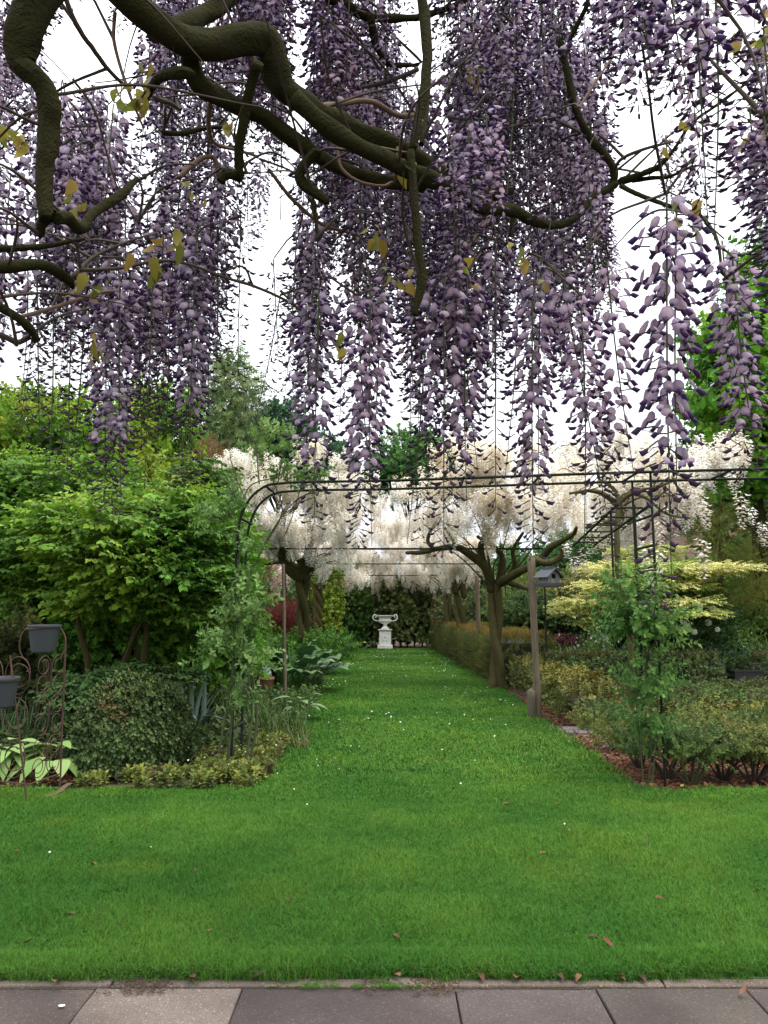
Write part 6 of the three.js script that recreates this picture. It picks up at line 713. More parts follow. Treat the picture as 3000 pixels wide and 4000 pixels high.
// ---------------------------------------------------------------- the purple wisteria overhead
{
  const O = [-0.3, 2.9, -1.6], tree = thing('purple_wisteria', 'old wisteria with gnarled mossy limbs and long hanging purple racemes overhead', 'wisteria', O), L = (p) => [p[0] - O[0], p[1] - O[1], p[2] - O[2], ...p.slice(3)];
  const limbsP = [
    [[-.634, 2.877, -1.45, 0.0372], [-.573, 2.832, -1.484, 0.0379], [-.521, 2.809, -1.519, 0.0376], [-.467, 2.795, -1.553, 0.0383], [-.412, 2.806, -1.587, 0.0380], [-.343, 2.846, -1.622, 0.0388], [-.296, 2.865, -1.656, 0.0396], [-.264, 2.836, -1.691, 0.0380], [-.243, 2.802, -1.725, 0.0363], [-.166, 2.769, -1.759, 0.0297], [-.06, 2.739, -1.794, 0.0266], [.037, 2.716, -1.828, 0.0257], [.094, 2.712, -1.863, 0.0274], [.159, 2.691, -1.897, 0.0266], [.219, 2.671, -1.931, 0.0244], [.301, 2.678, -1.966, 0.0196], [.374, 2.713, -2, 0.0146]],
    [[-.208, 2.702, -1.62, 0.0219], [-.144, 2.65, -1.656, 0.0245], [-.056, 2.611, -1.692, 0.0238], [.027, 2.591, -1.728, 0.0242], [.118, 2.572, -1.763, 0.0235], [.192, 2.558, -1.799, 0.0215], [.268, 2.553, -1.835, 0.0207], [.348, 2.571, -1.871, 0.0186], [.392, 2.564, -1.907, 0.0164], [.457, 2.568, -1.942, 0.0128], [.538, 2.61, -1.978, 0.0118], [.61, 2.698, -2.014, 0.0121], [.684, 2.752, -2.05, 0.0137]],
    [[-.464, 2.8, -1.6, 0.0219], [-.446, 2.756, -1.644, 0.0234], [-.399, 2.748, -1.688, 0.0240], [-.323, 2.743, -1.731, 0.0234], [-.231, 2.707, -1.775, 0.0227], [-.17, 2.69, -1.819, 0.0207], [-.074, 2.676, -1.863, 0.0211], [.007, 2.679, -1.906, 0.0203], [.118, 2.685, -1.95, 0.0195]],
    [[-.604, 2.726, -1.28, 0.0311], [-.653, 2.681, -1.285, 0.0329], [-.682, 2.632, -1.291, 0.0355], [-.694, 2.588, -1.296, 0.0373], [-.7, 2.558, -1.302, 0.0329], [-.698, 2.533, -1.307, 0.0276], [-.673, 2.516, -1.312, 0.0259], [-.659, 2.497, -1.318, 0.0250], [-.657, 2.464, -1.323, 0.0241], [-.662, 2.437, -1.328, 0.0224], [-.663, 2.387, -1.334, 0.0215], [-.664, 2.346, -1.339, 0.0179], [-.655, 2.289, -1.345, 0.0170], [-.637, 2.253, -1.35, 0.0170]],
    [[-.636, 2.261, -1.35, 0.0143], [-.656, 2.245, -1.36, 0.0135], [-.67, 2.222, -1.37, 0.0099]], [[-.634, 2.257, -1.35, 0.0134], [-.633, 2.28, -1.392, 0.0147], [-.627, 2.277, -1.433, 0.0133], [-.615, 2.334, -1.475, 0.0117], [-.584, 2.393, -1.517, 0.0121], [-.575, 2.447, -1.558, 0.0093], [-.581, 2.486, -1.6, 0.0064]],
    [[-.856, 2.24, -1.5, 0.0158], [-.818, 2.254, -1.54, 0.0162], [-.79, 2.27, -1.58, 0.0156], [-.767, 2.276, -1.62, 0.0149], [-.755, 2.276, -1.66, 0.0163], [-.746, 2.269, -1.7, 0.0133]], [[-.906, 2.328, -1.6, 0.0095], [-.849, 2.337, -1.633, 0.0097], [-.775, 2.354, -1.667, 0.0077], [-.716, 2.383, -1.7, 0.0045]],
    [[-.849, 2.14, -1.5, 0.0127], [-.822, 2.129, -1.525, 0.0129], [-.801, 2.121, -1.55, 0.0121], [-.787, 2.112, -1.575, 0.0122], [-.786, 2.098, -1.6, 0.0093]], [[-.863, 2.096, -1.55, 0.0070], [-.836, 2.088, -1.567, 0.0081], [-.818, 2.083, -1.583, 0.0072], [-.796, 2.101, -1.6, 0.0062]],
    [[-.31, 2.782, -1.6, 0.0164], [-.326, 2.757, -1.638, 0.0156], [-.335, 2.712, -1.675, 0.0147], [-.345, 2.652, -1.712, 0.0149], [-.353, 2.595, -1.75, 0.0140]], [[-.354, 2.604, -1.75, 0.0140], [-.379, 2.611, -1.75, 0.0129], [-.397, 2.604, -1.75, 0.0129], [-.408, 2.582, -1.75, 0.0128]],
    [[-.432, 2.716, -1.55, 0.0148], [-.478, 2.737, -1.58, 0.0151], [-.519, 2.751, -1.61, 0.0142], [-.547, 2.753, -1.64, 0.0134], [-.568, 2.754, -1.67, 0.0113], [-.6, 2.765, -1.7, 0.0081]], [[-.558, 2.733, -1.65, 0.0078], [-.54, 2.76, -1.7, 0.0069], [-.528, 2.778, -1.75, 0.0053]],
    [[-.159, 2.619, -1.7, 0.0148], [-.182, 2.603, -1.71, 0.0149], [-.204, 2.572, -1.72, 0.0149], [-.201, 2.554, -1.73, 0.0161], [-.173, 2.533, -1.74, 0.0150], [-.143, 2.514, -1.75, 0.0128]], [[-.178, 2.526, -1.75, 0.0093], [-.172, 2.477, -1.75, 0.0058], [-.169, 2.415, -1.75, 0.0040]],
    [[-.249, 3.276, -1.9, 0.0145], [-.178, 3.255, -1.929, 0.0160], [-.103, 3.26, -1.957, 0.0162], [-.059, 3.253, -1.986, 0.0150], [.009, 3.263, -2.014, 0.0139], [.099, 3.288, -2.043, 0.0126], [.172, 3.332, -2.071, 0.0100], [.247, 3.39, -2.1, 0.0072]], [[-.053, 3.217, -1.95, 0.0134], [-.04, 3.184, -1.98, 0.0122], [-.024, 3.171, -2.01, 0.0110], [.019, 3.143, -2.04, 0.0097], [.071, 3.162, -2.07, 0.0078], [.115, 3.185, -2.1, 0.0064]],
    [[-.583, 2.952, -1.7, 0.0292], [-.521, 3.029, -1.767, 0.0304], [-.488, 3.119, -1.833, 0.0290], [-.446, 3.246, -1.9, 0.0302]], [[-.393, 3.039, -2, 0.0054], [-.315, 3.042, -2.02, 0.0062], [-.244, 3.051, -2.04, 0.0062], [-.083, 3.076, -2.06, 0.0063], [.009, 3.113, -2.08, 0.0078], [.105, 3.155, -2.1, 0.0086]],
    [[-.188, 2.813, -1.8, 0.0079], [-.137, 2.863, -1.85, 0.0088], [-.038, 2.914, -1.9, 0.0090], [.031, 2.907, -1.95, 0.0092], [.086, 2.933, -2, 0.0108]], [[.092, 3.135, -1.75, 0.0158], [.102, 2.996, -1.744, 0.0156], [.099, 2.873, -1.738, 0.0154], [.092, 2.766, -1.732, 0.0152], [.076, 2.673, -1.726, 0.0139], [.072, 2.632, -1.72, 0.0115]],
    [[.125, 3.188, -1.9, 0.0092], [.124, 3.003, -1.85, 0.0088], [.11, 2.816, -1.8, 0.0085], [.097, 2.677, -1.75, 0.0070]], [[.073, 2.632, -1.72, 0.0115], [.077, 2.531, -1.717, 0.0126], [.078, 2.456, -1.713, 0.0125], [.083, 2.371, -1.71, 0.0135], [.094, 2.286, -1.707, 0.0145], [.093, 2.25, -1.703, 0.0122], [.083, 2.202, -1.7, 0.0088]],
    [[-.119, 2.688, -1.78, 0.0048], [-.107, 2.636, -1.785, 0.0048], [-.059, 2.601, -1.79, 0.0048], [.008, 2.591, -1.795, 0.0048], [.028, 2.603, -1.8, 0.0048]], [[-.617, 2.816, -1.9, 0.0090], [-.568, 2.856, -1.967, 0.0086], [-.533, 2.906, -2.033, 0.0082], [-.49, 2.963, -2.1, 0.0071]],
    [[-.566, 2.678, -1.9, 0.0076], [-.534, 2.732, -1.925, 0.0077], [-.505, 2.773, -1.95, 0.0078], [-.479, 2.79, -1.975, 0.0079], [-.467, 2.754, -2, 0.0087]], [[-.674, 2.787, -1.4, 0.0068], [-.66, 2.744, -1.45, 0.0065], [-.646, 2.736, -1.5, 0.0062], [-.63, 2.728, -1.55, 0.0058], [-.597, 2.716, -1.6, 0.0043]], [[-.602, 2.825, -1.5, 0.0052], [-.613, 2.782, -1.525, 0.0052], [-.611, 2.748, -1.55, 0.0048], [-.59, 2.678, -1.575, 0.0043], [-.567, 2.619, -1.6, 0.0027]],
    [[-.728, 2.744, -1.6, 0.0038], [-.694, 2.702, -1.65, 0.0033], [-.68, 2.635, -1.7, 0.0029], [-.663, 2.555, -1.75, 0.0023], [-.63, 2.492, -1.8, 0.0018]], [[-.263, 2.51, -1.6, 0.0048], [-.225, 2.526, -1.75, 0.0058], [-.18, 2.556, -1.9, 0.0057], [-.127, 2.601, -2.05, 0.0054], [-.043, 2.62, -2.2, 0.0043]],
    [[-.726, 2.318, -1.7, 0.0056], [-.641, 2.335, -1.738, 0.0051], [-.578, 2.361, -1.775, 0.0047], [-.511, 2.376, -1.812, 0.0048], [-.42, 2.367, -1.85, 0.0048], [-.341, 2.359, -1.887, 0.0049], [-.25, 2.327, -1.925, 0.0044], [-.178, 2.279, -1.962, 0.0032], [-.134, 2.274, -2, 0.0026]], [[-.82, 2.15, -1.6, 0.0052], [-.755, 2.205, -1.667, 0.0049], [-.711, 2.257, -1.733, 0.0045], [-.684, 2.303, -1.8, 0.0041]], [[-.747, 2.297, -1.7, 0.0078], [-.73, 2.374, -1.767, 0.0046], [-.655, 2.453, -1.833, 0.0036], [-.614, 2.514, -1.9, 0.0025]],
    [[.688, 2.753, -2.05, 0.0123], [.689, 2.787, -2.037, 0.0136], [.652, 2.84, -2.025, 0.0129], [.613, 2.872, -2.012, 0.0122], [.591, 2.903, -2, 0.0121], [.569, 2.948, -1.987, 0.0114], [.55, 3.046, -1.975, 0.0114], [.535, 3.11, -1.962, 0.0121], [.521, 3.148, -1.95, 0.0120]], [[.547, 3.17, -2, 0.0089], [.568, 3.202, -1.967, 0.0081], [.582, 3.222, -1.933, 0.0073], [.593, 3.276, -1.9, 0.0066]],
    [[.684, 2.752, -2.05, 0.0137], [.748, 2.764, -2.025, 0.0108], [.797, 2.773, -2, 0.0087], [.829, 2.8, -1.975, 0.0060], [.879, 2.865, -1.95, 0.0053], [.951, 2.907, -1.925, 0.0052], [1.047, 2.973, -1.9, 0.0045]], [[.676, 2.759, -2, 0.0060], [.679, 2.762, -1.95, 0.0052], [.727, 2.761, -1.9, 0.0051], [.778, 2.747, -1.85, 0.0037]], [[.733, 2.756, -2.05, 0.0082], [.779, 2.74, -2.012, 0.0074], [.816, 2.719, -1.975, 0.0059], [.855, 2.719, -1.938, 0.0045], [.88, 2.705, -1.9, 0.0038]],
    [[.687, 2.718, -2, 0.0087], [.703, 2.667, -1.943, 0.0078], [.744, 2.61, -1.886, 0.0069], [.772, 2.555, -1.829, 0.0067], [.805, 2.485, -1.771, 0.0059], [.807, 2.412, -1.714, 0.0051], [.794, 2.344, -1.657, 0.0044], [.771, 2.248, -1.6, 0.0037]],
    [[.213, 2.467, -1.9, 0.0050], [.298, 2.588, -1.95, 0.0058], [.359, 2.637, -2, 0.0080]], [[.372, 2.637, -2, 0.0106], [.368, 2.602, -2, 0.0106], [.362, 2.563, -2, 0.0079]], [[.515, 2.812, -1.8, 0.0043], [.571, 2.915, -1.825, 0.0037], [.62, 3.003, -1.85, 0.0032]], [[.355, 2.861, -1.95, 0.0039], [.425, 2.891, -1.967, 0.0046], [.489, 2.903, -1.983, 0.0053], [.572, 2.874, -2, 0.0061]], [[-.425, 2.758, -1.7, 0.0069], [-.448, 2.745, -1.775, 0.0072], [-.453, 2.744, -1.85, 0.0062], [-.399, 2.767, -1.925, 0.0052], [-.361, 2.794, -2, 0.0047]],
  ];
  limbsP.forEach((b, k) => mesh('branch', tube(b.map(L).map((p) => [p[0], p[1], p[2], p[3] * 0.86]), { sides: b[0][3] > 0.02 ? 16 : 8, step: Math.max(0.014, b[0][3] * 0.35), knob: b[0][3] > 0.012 ? 0.26 : 0.14, seed: k, wob: b[0][3] > 0.012 ? 0.03 : 0.022 }), b[0][3] > 0.008 ? MAT.darkBark : k % 2 ? MAT.twig : MAT.shoot, tree));
  const knots = limbsP.flatMap((b) => b.map((p) => V(...L(p).slice(0, 3))));
  // one floret: pale banner, dark keel; and a bud
  const PALE = [0.45, 0.37, 0.48], LILAC = [0.33, 0.245, 0.38], DEEP = [0.1, 0.052, 0.155], CAL = [0.06, 0.045, 0.04], BUDC = [0.075, 0.045, 0.1];
  function floret(b, k, open, r) {                      // along +x from the stem
    const s = k * 0.84, ped = 0.021 * s, t = (x, y, z, c) => b.v(x, y, z, c), v = 0.8 + r() * 0.4, A = PALE.map((q) => q * v), B = LILAC.map((q) => q * v), D = DEEP.map((q) => q * (0.8 + r() * 0.5));
    const p0 = [t(0, 0.0012, 0, CAL), t(0, -0.0012, 0.001, CAL), t(0, -0.0012, -0.001, CAL)], p1 = [t(ped, 0.0012 - 0.002, 0, CAL), t(ped, -0.003, 0.001, CAL), t(ped, -0.003, -0.001, CAL)];
    for (let j = 0; j < 3; j++) b.quad(p0[j], p0[(j + 1) % 3], p1[(j + 1) % 3], p1[j]);
    if (open) {
      const x = ped, C = t(x + 0.002 * s, 0.006 * s, 0, [0.5, 0.42, 0.34]), n = 9, q1 = [], q2 = [], tilt = 0.35 + r() * 0.4;
      for (let j = 0; j < n; j++) { const a = j / n * 6.283 + 0.35, ca = Math.cos(a), sa = Math.sin(a); q1.push(t(x + 0.0015 * s + ca * 0.006 * s * tilt * -1, 0.006 * s + ca * 0.0062 * s, sa * 0.0065 * s, A)); q2.push(t(x - 0.0035 * s - ca * 0.012 * s * tilt, 0.006 * s + ca * 0.0118 * s, sa * (0.0125 + (r() - 0.5) * 0.002) * s, B)); }
      for (let j = 0; j < n; j++) { const m = (j + 1) % n; b.tri(C, q1[m], q1[j]); b.quad(q1[j], q1[m], q2[m], q2[j]); }
      // wings and keel below
      const base = t(x, -0.002 * s, 0, D), tip = t(x + 0.025 * s, -0.0095 * s, 0, D), U = t(x + 0.011 * s, 0.0015 * s, 0, B.map((q, j) => (q + D[j]) / 2)), lo = t(x + 0.014 * s, -0.0155 * s, 0, D), l = t(x + 0.011 * s, -0.005 * s, 0.0068 * s, D), rr = t(x + 0.011 * s, -0.005 * s, -0.0068 * s, D);
      for (const [a, c] of [[U, l], [l, lo], [lo, rr], [rr, U]]) { b.tri(base, a, c); b.tri(tip, c, a); }
    } else {
      const x = ped, c = BUDC.map((q) => q * v), e = [t(x, -0.002, 0, CAL)], n = 5, len = 0.024 * s, w = 0.0042 * s, rows = [];
      for (const f of [0.3, 0.72]) { const row = []; for (let j = 0; j < n; j++) { const a = j / n * 6.283; row.push(t(x + len * f, -0.002 + (f - 0.5) * (f - 0.5) * 0.022 * s - 0.004 * s + Math.cos(a) * w, Math.sin(a) * w * 0.75, f < 0.5 ? mix(c, CAL, 0.4) : c)); } rows.push(row); }
      const tp = t(x + len, 0.0025 * s, 0, c); for (let j = 0; j < n; j++) { const m = (j + 1) % n; b.tri(e[0], rows[0][m], rows[0][j]); b.quad(rows[0][j], rows[0][m], rows[1][m], rows[1][j]); b.tri(tp, rows[1][j], rows[1][m]); }
    }
  }
  // layout of one raceme: stem curve and floret transforms
  function layout(seed, Ln, n, openTo, fat = 1) {
    const r = rng(seed), bend = (r() - 0.5) * 0.12, out = [];
    for (let i = 0; i < n; i++) {
      const t = (i + 0.5) / n, y = -Ln * (0.04 + 0.96 * t), a = i * 2.4 + (r() - 0.5) * 0.9, open = t < openTo - r() * 0.08 && r() > 0.05, k = open ? (1.12 - t * 0.25) * (0.85 + r() * 0.3) : lerp(1.2, 0.72, clamp((t - openTo) / Math.max(0.15, 1 - openTo), 0, 1)) * (0.85 + r() * 0.3), stalkL = (open ? 0.04 : 0.022) * fat * (1.12 - t * 0.72);
      const m = place(bend * t * t * Ln, y, 0, 0, a, 0).multiply(new THREE.Matrix4().makeTranslation(stalkL * (0.45 + r() * 0.3), -r() * 0.01, 0)).multiply(new THREE.Matrix4().makeRotationZ((open ? -0.12 : -0.3) + (r() - 0.5) * 0.6)).multiply(new THREE.Matrix4().makeRotationX((r() - 0.5) * 0.8));
      out.push({ m, k: k * 1.02, open, stalkL });
    }
    const stem = tube([[0, 0, 0, 0.0022], [bend * 0.25 * Ln, -Ln * 0.5, 0, 0.0018], [bend * Ln, -Ln, 0, 0.0008]], { sides: 5, step: 0.1, knob: 0 });
    return { out, stem };
  }
  const build = (seed, Ln, n, openTo, fat) => { const { out, stem } = layout(seed, Ln, n, openTo, fat), s = new Soup(), r = rng(seed + 100); for (const f of out) { floret(s.at(f.m), f.k, f.open, r); } return { stem, blossom: s.geo(), Ln }; };
  const FULL = [[1, 0.62, 88, 0.78], [2, 0.55, 78, 0.86], [3, 0.7, 96, 0.72], [4, 0.5, 74, 0.82], [5, 0.64, 84, 0.66]].map((a) => build(...a)), HALF = [[6, 0.6, 64, 0.45], [7, 0.55, 60, 0.35], [8, 0.66, 68, 0.5]].map((a) => build(...a)), BUD = [[9, 0.5, 54, 0.02, 0.6], [10, 0.6, 60, 0.12, 0.7], [11, 0.4, 46, 0, 0.5]].map((a) => build(...a));
  const petals = [[1, 1, 1], [1.12, 1.1, 1.06], [0.85, 0.84, 0.88], [1.02, 0.94, 0.94]].map((c) => foliageMat(0.5, { color: new THREE.Color().setRGB(...c), roughness: 0.95, specularIntensity: 0.3 }));
  const singles = [0, 1, 2, 3].map((k) => { const s = new Soup(), r = rng(900 + k); floret(s, 1, k < 3, r); return s.geo(); });
  const R = rng(4242), tw = [];
  let nf = 0;
  function raceme(top, v, o = {}) {
    const g = new THREE.Group(); g.name = 'raceme'; g.position.set(...top); g.rotation.set((R() - 0.5) * 0.08 + (o.rx ?? 0), 0, (R() - 0.5) * 0.08 + (o.rz ?? 0)); const sc = (o.len ? o.len / v.Ln : 0.85 + R() * 0.35); g.scale.set(lerp(1, sc, 0.4) * (o.w ?? 1), sc, lerp(1, sc, 0.4) * (o.w ?? 1)); tree.add(g);
    mesh('rachis', v.stem, MAT.greenShoot, g);
    const b = mesh('blossom', v.blossom, o.mat ?? petals[Math.floor(R() * 4)], g, 'stuff'); b.rotation.y = R() * 6.28;
    // twig up to the nearest branch
    const t = V(...top); if (o.twig !== 0) { let best = null, bd = 9; for (const q of knots) { const d = q.distanceTo(t) + (q.y < t.y - 0.1 ? 0.4 : 0); if (d < bd) { bd = d; best = q; } } if (bd < 1.2) { const mid = t.clone().lerp(best, 0.5).add(V((R() - 0.5) * 0.12, 0.01 + R() * 0.08, (R() - 0.5) * 0.12)); tw.push(tube([[...t, 0.0018], [...mid, 0.0025], [...best, 0.0038]], { sides: 5, step: 0.06, knob: 0.1, wob: 0.01 })); } }
    knots.push(t);
    return g;
  }
  // the near racemes that end lowest: [u, v of top] -> tip
  const near = [
    [[.658, 2.462, -1.62], [.61, 1.595, -1.62], FULL[4]], [[.697, 2.473, -1.66], [.643, 1.77, -1.66], FULL[1]], [[.801, 2.302, -1.62], [.799, 1.841, -1.62], FULL[3]], [[.818, 2.389, -1.7], [.819, 1.952, -1.7], FULL[1]],
    [[.486, 2.27, -1.75], [.498, 1.685, -1.75], HALF[2]], [[.454, 2.342, -1.8], [.532, 1.77, -1.8], FULL[0]], [[.584, 2.416, -1.85], [.603, 1.872, -1.85], FULL[3]], [[.387, 2.314, -1.85], [.361, 1.696, -1.85], FULL[0]], [[.425, 2.441, -1.9], [.391, 1.882, -1.9], FULL[1]],
    [[.301, 2.494, -1.9], [.29, 1.821, -1.9], BUD[1]], [[.225, 2.401, -1.9], [.186, 1.821, -1.9], FULL[3]], [[.158, 2.365, -1.85], [.149, 1.707, -1.85], HALF[0]], [[.118, 2.336, -1.9], [.09, 1.725, -1.9], HALF[2]], [[.092, 2.435, -2], [.109, 1.954, -2], FULL[1]], [[.222, 2.38, -2], [.229, 1.915, -2], FULL[3]],
    [[-.035, 2.329, -1.8], [-.047, 1.713, -1.8], FULL[2]], [[-.072, 2.314, -1.85], [-.046, 1.801, -1.85], FULL[1]], [[.001, 2.388, -1.9], [-.035, 1.882, -1.9], FULL[0]], [[-.169, 2.339, -1.85], [-.183, 1.766, -1.85], FULL[0]], [[-.21, 2.336, -1.9], [-.198, 1.931, -1.9], FULL[3]], [[-.293, 2.38, -2], [-.329, 2.058, -2], BUD[0]],
    [[-.41, 2.616, -2], [-.404, 2.137, -2], BUD[1]], [[-.474, 2.546, -2], [-.452, 2.164, -2], BUD[0]], [[-.521, 2.547, -1.95], [-.53, 1.892, -1.95], FULL[2]], [[-.553, 2.546, -2], [-.554, 2.032, -2], FULL[1]], [[-.692, 2.416, -1.85], [-.681, 1.801, -1.85], FULL[2]], [[-.74, 2.401, -1.9], [-.728, 1.833, -1.9], FULL[0]], [[-.719, 2.435, -2], [-.722, 1.928, -2], FULL[1]], [[-.811, 2.435, -2], [-.771, 2.032, -2], FULL[3]],
    [[-.837, 2.268, -1.8], [-.81, 1.862, -1.8], BUD[0]], [[-.814, 2.314, -1.85], [-.796, 1.884, -1.85], BUD[1]], [[-.8, 2.362, -1.9], [-.78, 1.87, -1.9], HALF[1]], [[-.62, 2.362, -1.9], [-.614, 1.87, -1.9], BUD[1]], [[-.691, 2.38, -2], [-.667, 1.98, -2], HALF[0]], [[-.932, 2.388, -1.9], [-.9, 1.968, -1.9], BUD[2]], [[-.985, 2.466, -1.95], [-.949, 2.083, -1.95], HALF[1]], [[-.601, 2.435, -2], [-.599, 2.032, -2], HALF[0]],
    [[-.116, 2.298, -2], [-.121, 2.058, -2], BUD[2]], [[.069, 2.424, -2.1], [.068, 2.155, -2.1], BUD[2]], [[-.25, 2.546, -2], [-.256, 2.124, -2], BUD[0]], [[-.33, 2.54, -2.1], [-.311, 2.253, -2.1], BUD[2]], [[.38, 2.435, -2], [.365, 1.902, -2], HALF[1]], [[.29, 2.49, -2], [.269, 2.032, -2], FULL[1]],
  ];
  for (const [a, b, v] of near) { const A = V(...L(a)), E = V(...L(b)); const g = raceme(A.toArray(), v, { len: (A.y - E.y) * (E.y < 2.15 ? 1.09 : 1.02), rz: clamp((E.x - A.x) / (A.y - E.y), -0.25, 0.25), rx: 0, w: 1.02 }); g.rotation.z = clamp((E.x - A.x) / (A.y - E.y), -0.3, 0.3); }
  // close, large and dark racemes at the top right and right edge
  for (const [a, len, v] of [[[.365, 2.454, -.95], 0.26, FULL[1]], [[.418, 2.477, -.98], 0.24, FULL[3]], [[.351, 2.528, -1], 0.25, FULL[0]], [[.489, 2.497, -1.05], 0.42, HALF[0]], [[.521, 2.547, -1.05], 0.5, HALF[1]], [[.526, 2.18, -.95], 0.2, FULL[3]], [[.543, 2.146, -.95], 0.24, FULL[1]], [[.534, 2.224, -1], 0.14, FULL[3]], [[.585, 2.153, -1.05], 0.15, FULL[0]], [[.591, 2.401, -1.05], 0.16, FULL[1]], [[.183, 2.563, -1.5], 0.3, FULL[3]], [[.223, 2.585, -1.5], 0.3, FULL[1]], [[.146, 2.454, -1.45], 0.17, FULL[0]]]) raceme(L(a), v, { len });
  // everything behind: racemes through the depth of the canopy
  const gaps = [[40, 640, 40, 60], [520, 330, 40, 50], [600, 640, 40, 120], [300, 330, 40, 40], [610, 470, 45, 110], [1380, 560, 52, 330], [170, 130, 90, 85], [655, 130, 25, 40], [25, 480, 40, 70], [1330, 200, 50, 60], [1600, 80, 60, 90], [1500, 230, 60, 45], [1580, 420, 70, 80], [725, 830, 30, 250], [855, 880, 25, 160], [1100, 880, 20, 200], [560, 800, 70, 260], [905, 130, 60, 50], [240, 90, 70, 70], [300, 530, 30, 30], [1250, 30, 20, 40]];
  const env = (u) => (u < 450 ? 930 : u < 620 ? 780 : u < 1000 ? 960 : u < 1330 ? 960 : 560), pix = (p) => { const c = Math.cos(0.132645), s = Math.sin(0.132645), y = p[1] - 1.5, z = -p[2], d = z * c + y * s, up = y * c - z * s; return [829.5 + p[0] / d * 1609, 1106 - up / d * 1609]; };
  let made = 0, tries = 0, close = 0;
  const far = new Map();
  while (made < 640 && tries++ < 30000) {
    const d = 1.9 + Math.pow(R(), 1.2) * 2.6, x = (R() * 2 - 1) * (d * 0.62 + 0.15), y = 2.35 + R() * (0.5 + d * 0.52), p = [x, y, -d], len = 0.34 + R() * 0.36, [u0, v0] = pix(p), [u1, v1] = pix([x, y - len, -d]), um = (u0 + u1) / 2, vm = (v0 + v1) / 2;
    if (v1 < -40 || v1 > env(u1) + (R() - 0.5) * 60 || v0 > 640 || u0 < -60 || u0 > 1720) continue;
    if (u0 > 1340 && R() < 0.62) continue; if (u0 < 480 && R() < (v1 < 330 ? 0.4 : 0.05)) continue;
    if (gaps.some(([a, b, w, h]) => [0.15, 0.5, 0.85].some((t) => { const uu = lerp(u0, u1, t), vv = lerp(v0, v1, t); return Math.abs(uu - a) < w && Math.abs(vv - b) < h; })) && R() < 0.93) continue;
    const q = R(), v = q < 0.62 ? FULL[Math.floor(R() * 5)] : q < 0.85 ? HALF[Math.floor(R() * 3)] : BUD[Math.floor(R() * 3)];
    if (d < 2.75 && close < 240) { raceme(L(p), v, { len, twig: made % 3 ? 1 : 0 }); close++; }
    else { if (!far.has(v)) far.set(v, []); const f = 0.8 + R() * 0.35, s = len / v.Ln; far.get(v).push({ p: V(...L(p)), q: quat((R() - 0.5) * 0.1, R() * 6.28, (R() - 0.5) * 0.1), s: V(lerp(1, s, 0.4), s, lerp(1, s, 0.4)), c: [f, f, f * (0.95 + R() * 0.1)] }); }
    made++;
  }
  const farM = foliageMat(0.5, { roughness: 0.95, specularIntensity: 0.3 }); for (const [v, l] of far) scatter('distant_racemes', v.blossom, farM, l, tree);
  { const all = [...far.values()].flat(), st = FULL[0].stem; scatter('distant_stems', st, MAT.twig, all, tree); }
  mesh('twigs', mergeGeometries(tw), MAT.twig, tree, 'stuff');
  // fine side twigs along the limbs
  const fine = []; limbsP.forEach((b, k) => { for (let i = 0; i < (k < 4 ? 5 : k % 2 ? 2 : 1); i++) { const q = L(b[Math.floor(R() * b.length)]), l = 0.12 + R() * 0.3, a = R() * 6.28, e = [q[0] + Math.cos(a) * l, q[1] + (R() - 0.35) * l, q[2] + Math.sin(a) * l], m1 = [lerp(q[0], e[0], 0.4) + (R() - 0.5) * 0.08, lerp(q[1], e[1], 0.4) + 0.04, lerp(q[2], e[2], 0.4) + (R() - 0.5) * 0.08]; fine.push(tube([[q[0], q[1], q[2], 0.0042], [...m1, 0.003], [...e, 0.0013]], { sides: 5, step: 0.03, knob: 0.25, wob: 0.02, seed: i + k })); } });
  mesh('side_twigs', mergeGeometries(fine), MAT.twig, tree, 'stuff');
  // single open florets at the very front of the nearest racemes
  const fl = (p, list) => list.forEach(([dx, dy, dz, k]) => { const o = mesh('floret', singles[k], petals[k % 4], tree); o.position.set(p[0] + dx, p[1] + dy, p[2] + dz); o.rotation.set((R() - 0.5) * 0.6, -Math.PI / 2 + (R() - 0.5) * 1.9, (R() - 0.5) * 0.7); o.scale.setScalar(0.72 + R() * 0.3); });
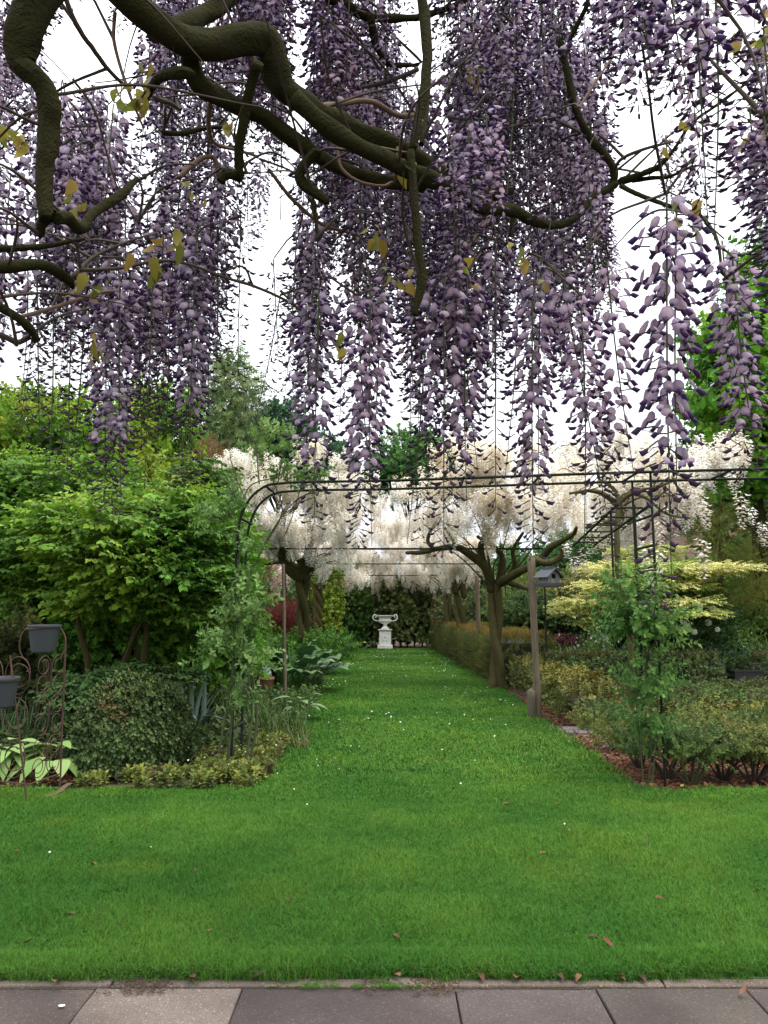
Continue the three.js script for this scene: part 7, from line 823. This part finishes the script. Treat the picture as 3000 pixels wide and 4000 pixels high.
  for (const [p, n, w, h] of [[L([.332, 2.298, -.93]), 12, 0.09, 0.06], [L([.397, 2.293, -.95]), 10, 0.07, 0.05], [L([.181, 2.394, -1.42]), 14, 0.05, 0.1], [L([.213, 2.458, -1.44]), 12, 0.05, 0.09], [L([.619, 2.063, -1.57]), 16, 0.045, 0.26], [L([.78, 2.042, -1.57]), 14, 0.04, 0.15], [L([-.045, 2.061, -1.76]), 12, 0.045, 0.2], [L([.512, 2.064, -.95]), 8, 0.03, 0.06], [L([-.184, 1.981, -1.81]), 9, 0.04, 0.16], [L([-.7, 2.068, -1.82]), 10, 0.045, 0.16], [L([.153, 2.129, -1.82]), 10, 0.045, 0.2], [L([.474, 2.014, -1.72]), 10, 0.045, 0.16]]) fl(p, Array.from({ length: n }, (_, i) => [(R() - 0.5) * 2 * w, (R() * 2 - 1) * h, (R() - 0.3) * 0.03, i % 3]));
  // young bronze leaves
  const lf = [1, 2].map((k) => bigLeaf(0.045, 0.021, k, { curl: 0.4, fold: 0.3, rows: 3 })), lm = [[0.26, 0.22, 0.03], [0.17, 0.19, 0.028], [0.28, 0.19, 0.035]].map((c) => foliageMat(0.5, { color: new THREE.Color().setRGB(...c) }));
  for (const [p, n] of [[[-.578, 2.679, -1.55], 9], [[-.558, 2.708, -1.55], 6], [[-.817, 2.542, -1.5], 7], [[-.701, 2.444, -1.6], 5], [[-.521, 2.401, -1.7], 7], [[-.581, 2.365, -1.7], 6], [[-.118, 2.149, -1.75], 4], [[.325, 2.36, -1.7], 4], [[.689, 2.399, -1.6], 5], [[-.017, 2.467, -1.8], 6], [[.035, 2.318, -1.75], 7], [[.65, 2.502, -1.2], 5], [[.668, 2.53, -1.2], 4], [[.763, 2.724, -1.8], 4], [[-.71, 2.271, -1.7], 5], [[-.693, 2.144, -1.7], 5], [[.049, 2.678, -1.8], 4], [[.273, 3.095, -2], 3], [[-.49, 2.581, -1.8], 4], [[-.393, 2.75, -1.8], 4], [[.777, 2.52, -1.5], 4], [[.213, 2.342, -1.8], 4], [[.377, 2.317, -1.8], 3]]) { const q = L(p); for (let i = 0; i < n; i++) { const o = mesh('young_leaf', lf[i % 2], lm[i % 3], tree); o.position.set(q[0] + (R() - 0.5) * 0.07, q[1] + (R() - 0.5) * 0.06, q[2] + (R() - 0.5) * 0.06); o.rotation.set(2.2 + R() * 1.2, R() * 6.28, (R() - 0.5) * 0.8); o.scale.setScalar(0.7 + R() * 0.6); } }
}


renderer.render(scene, camera);
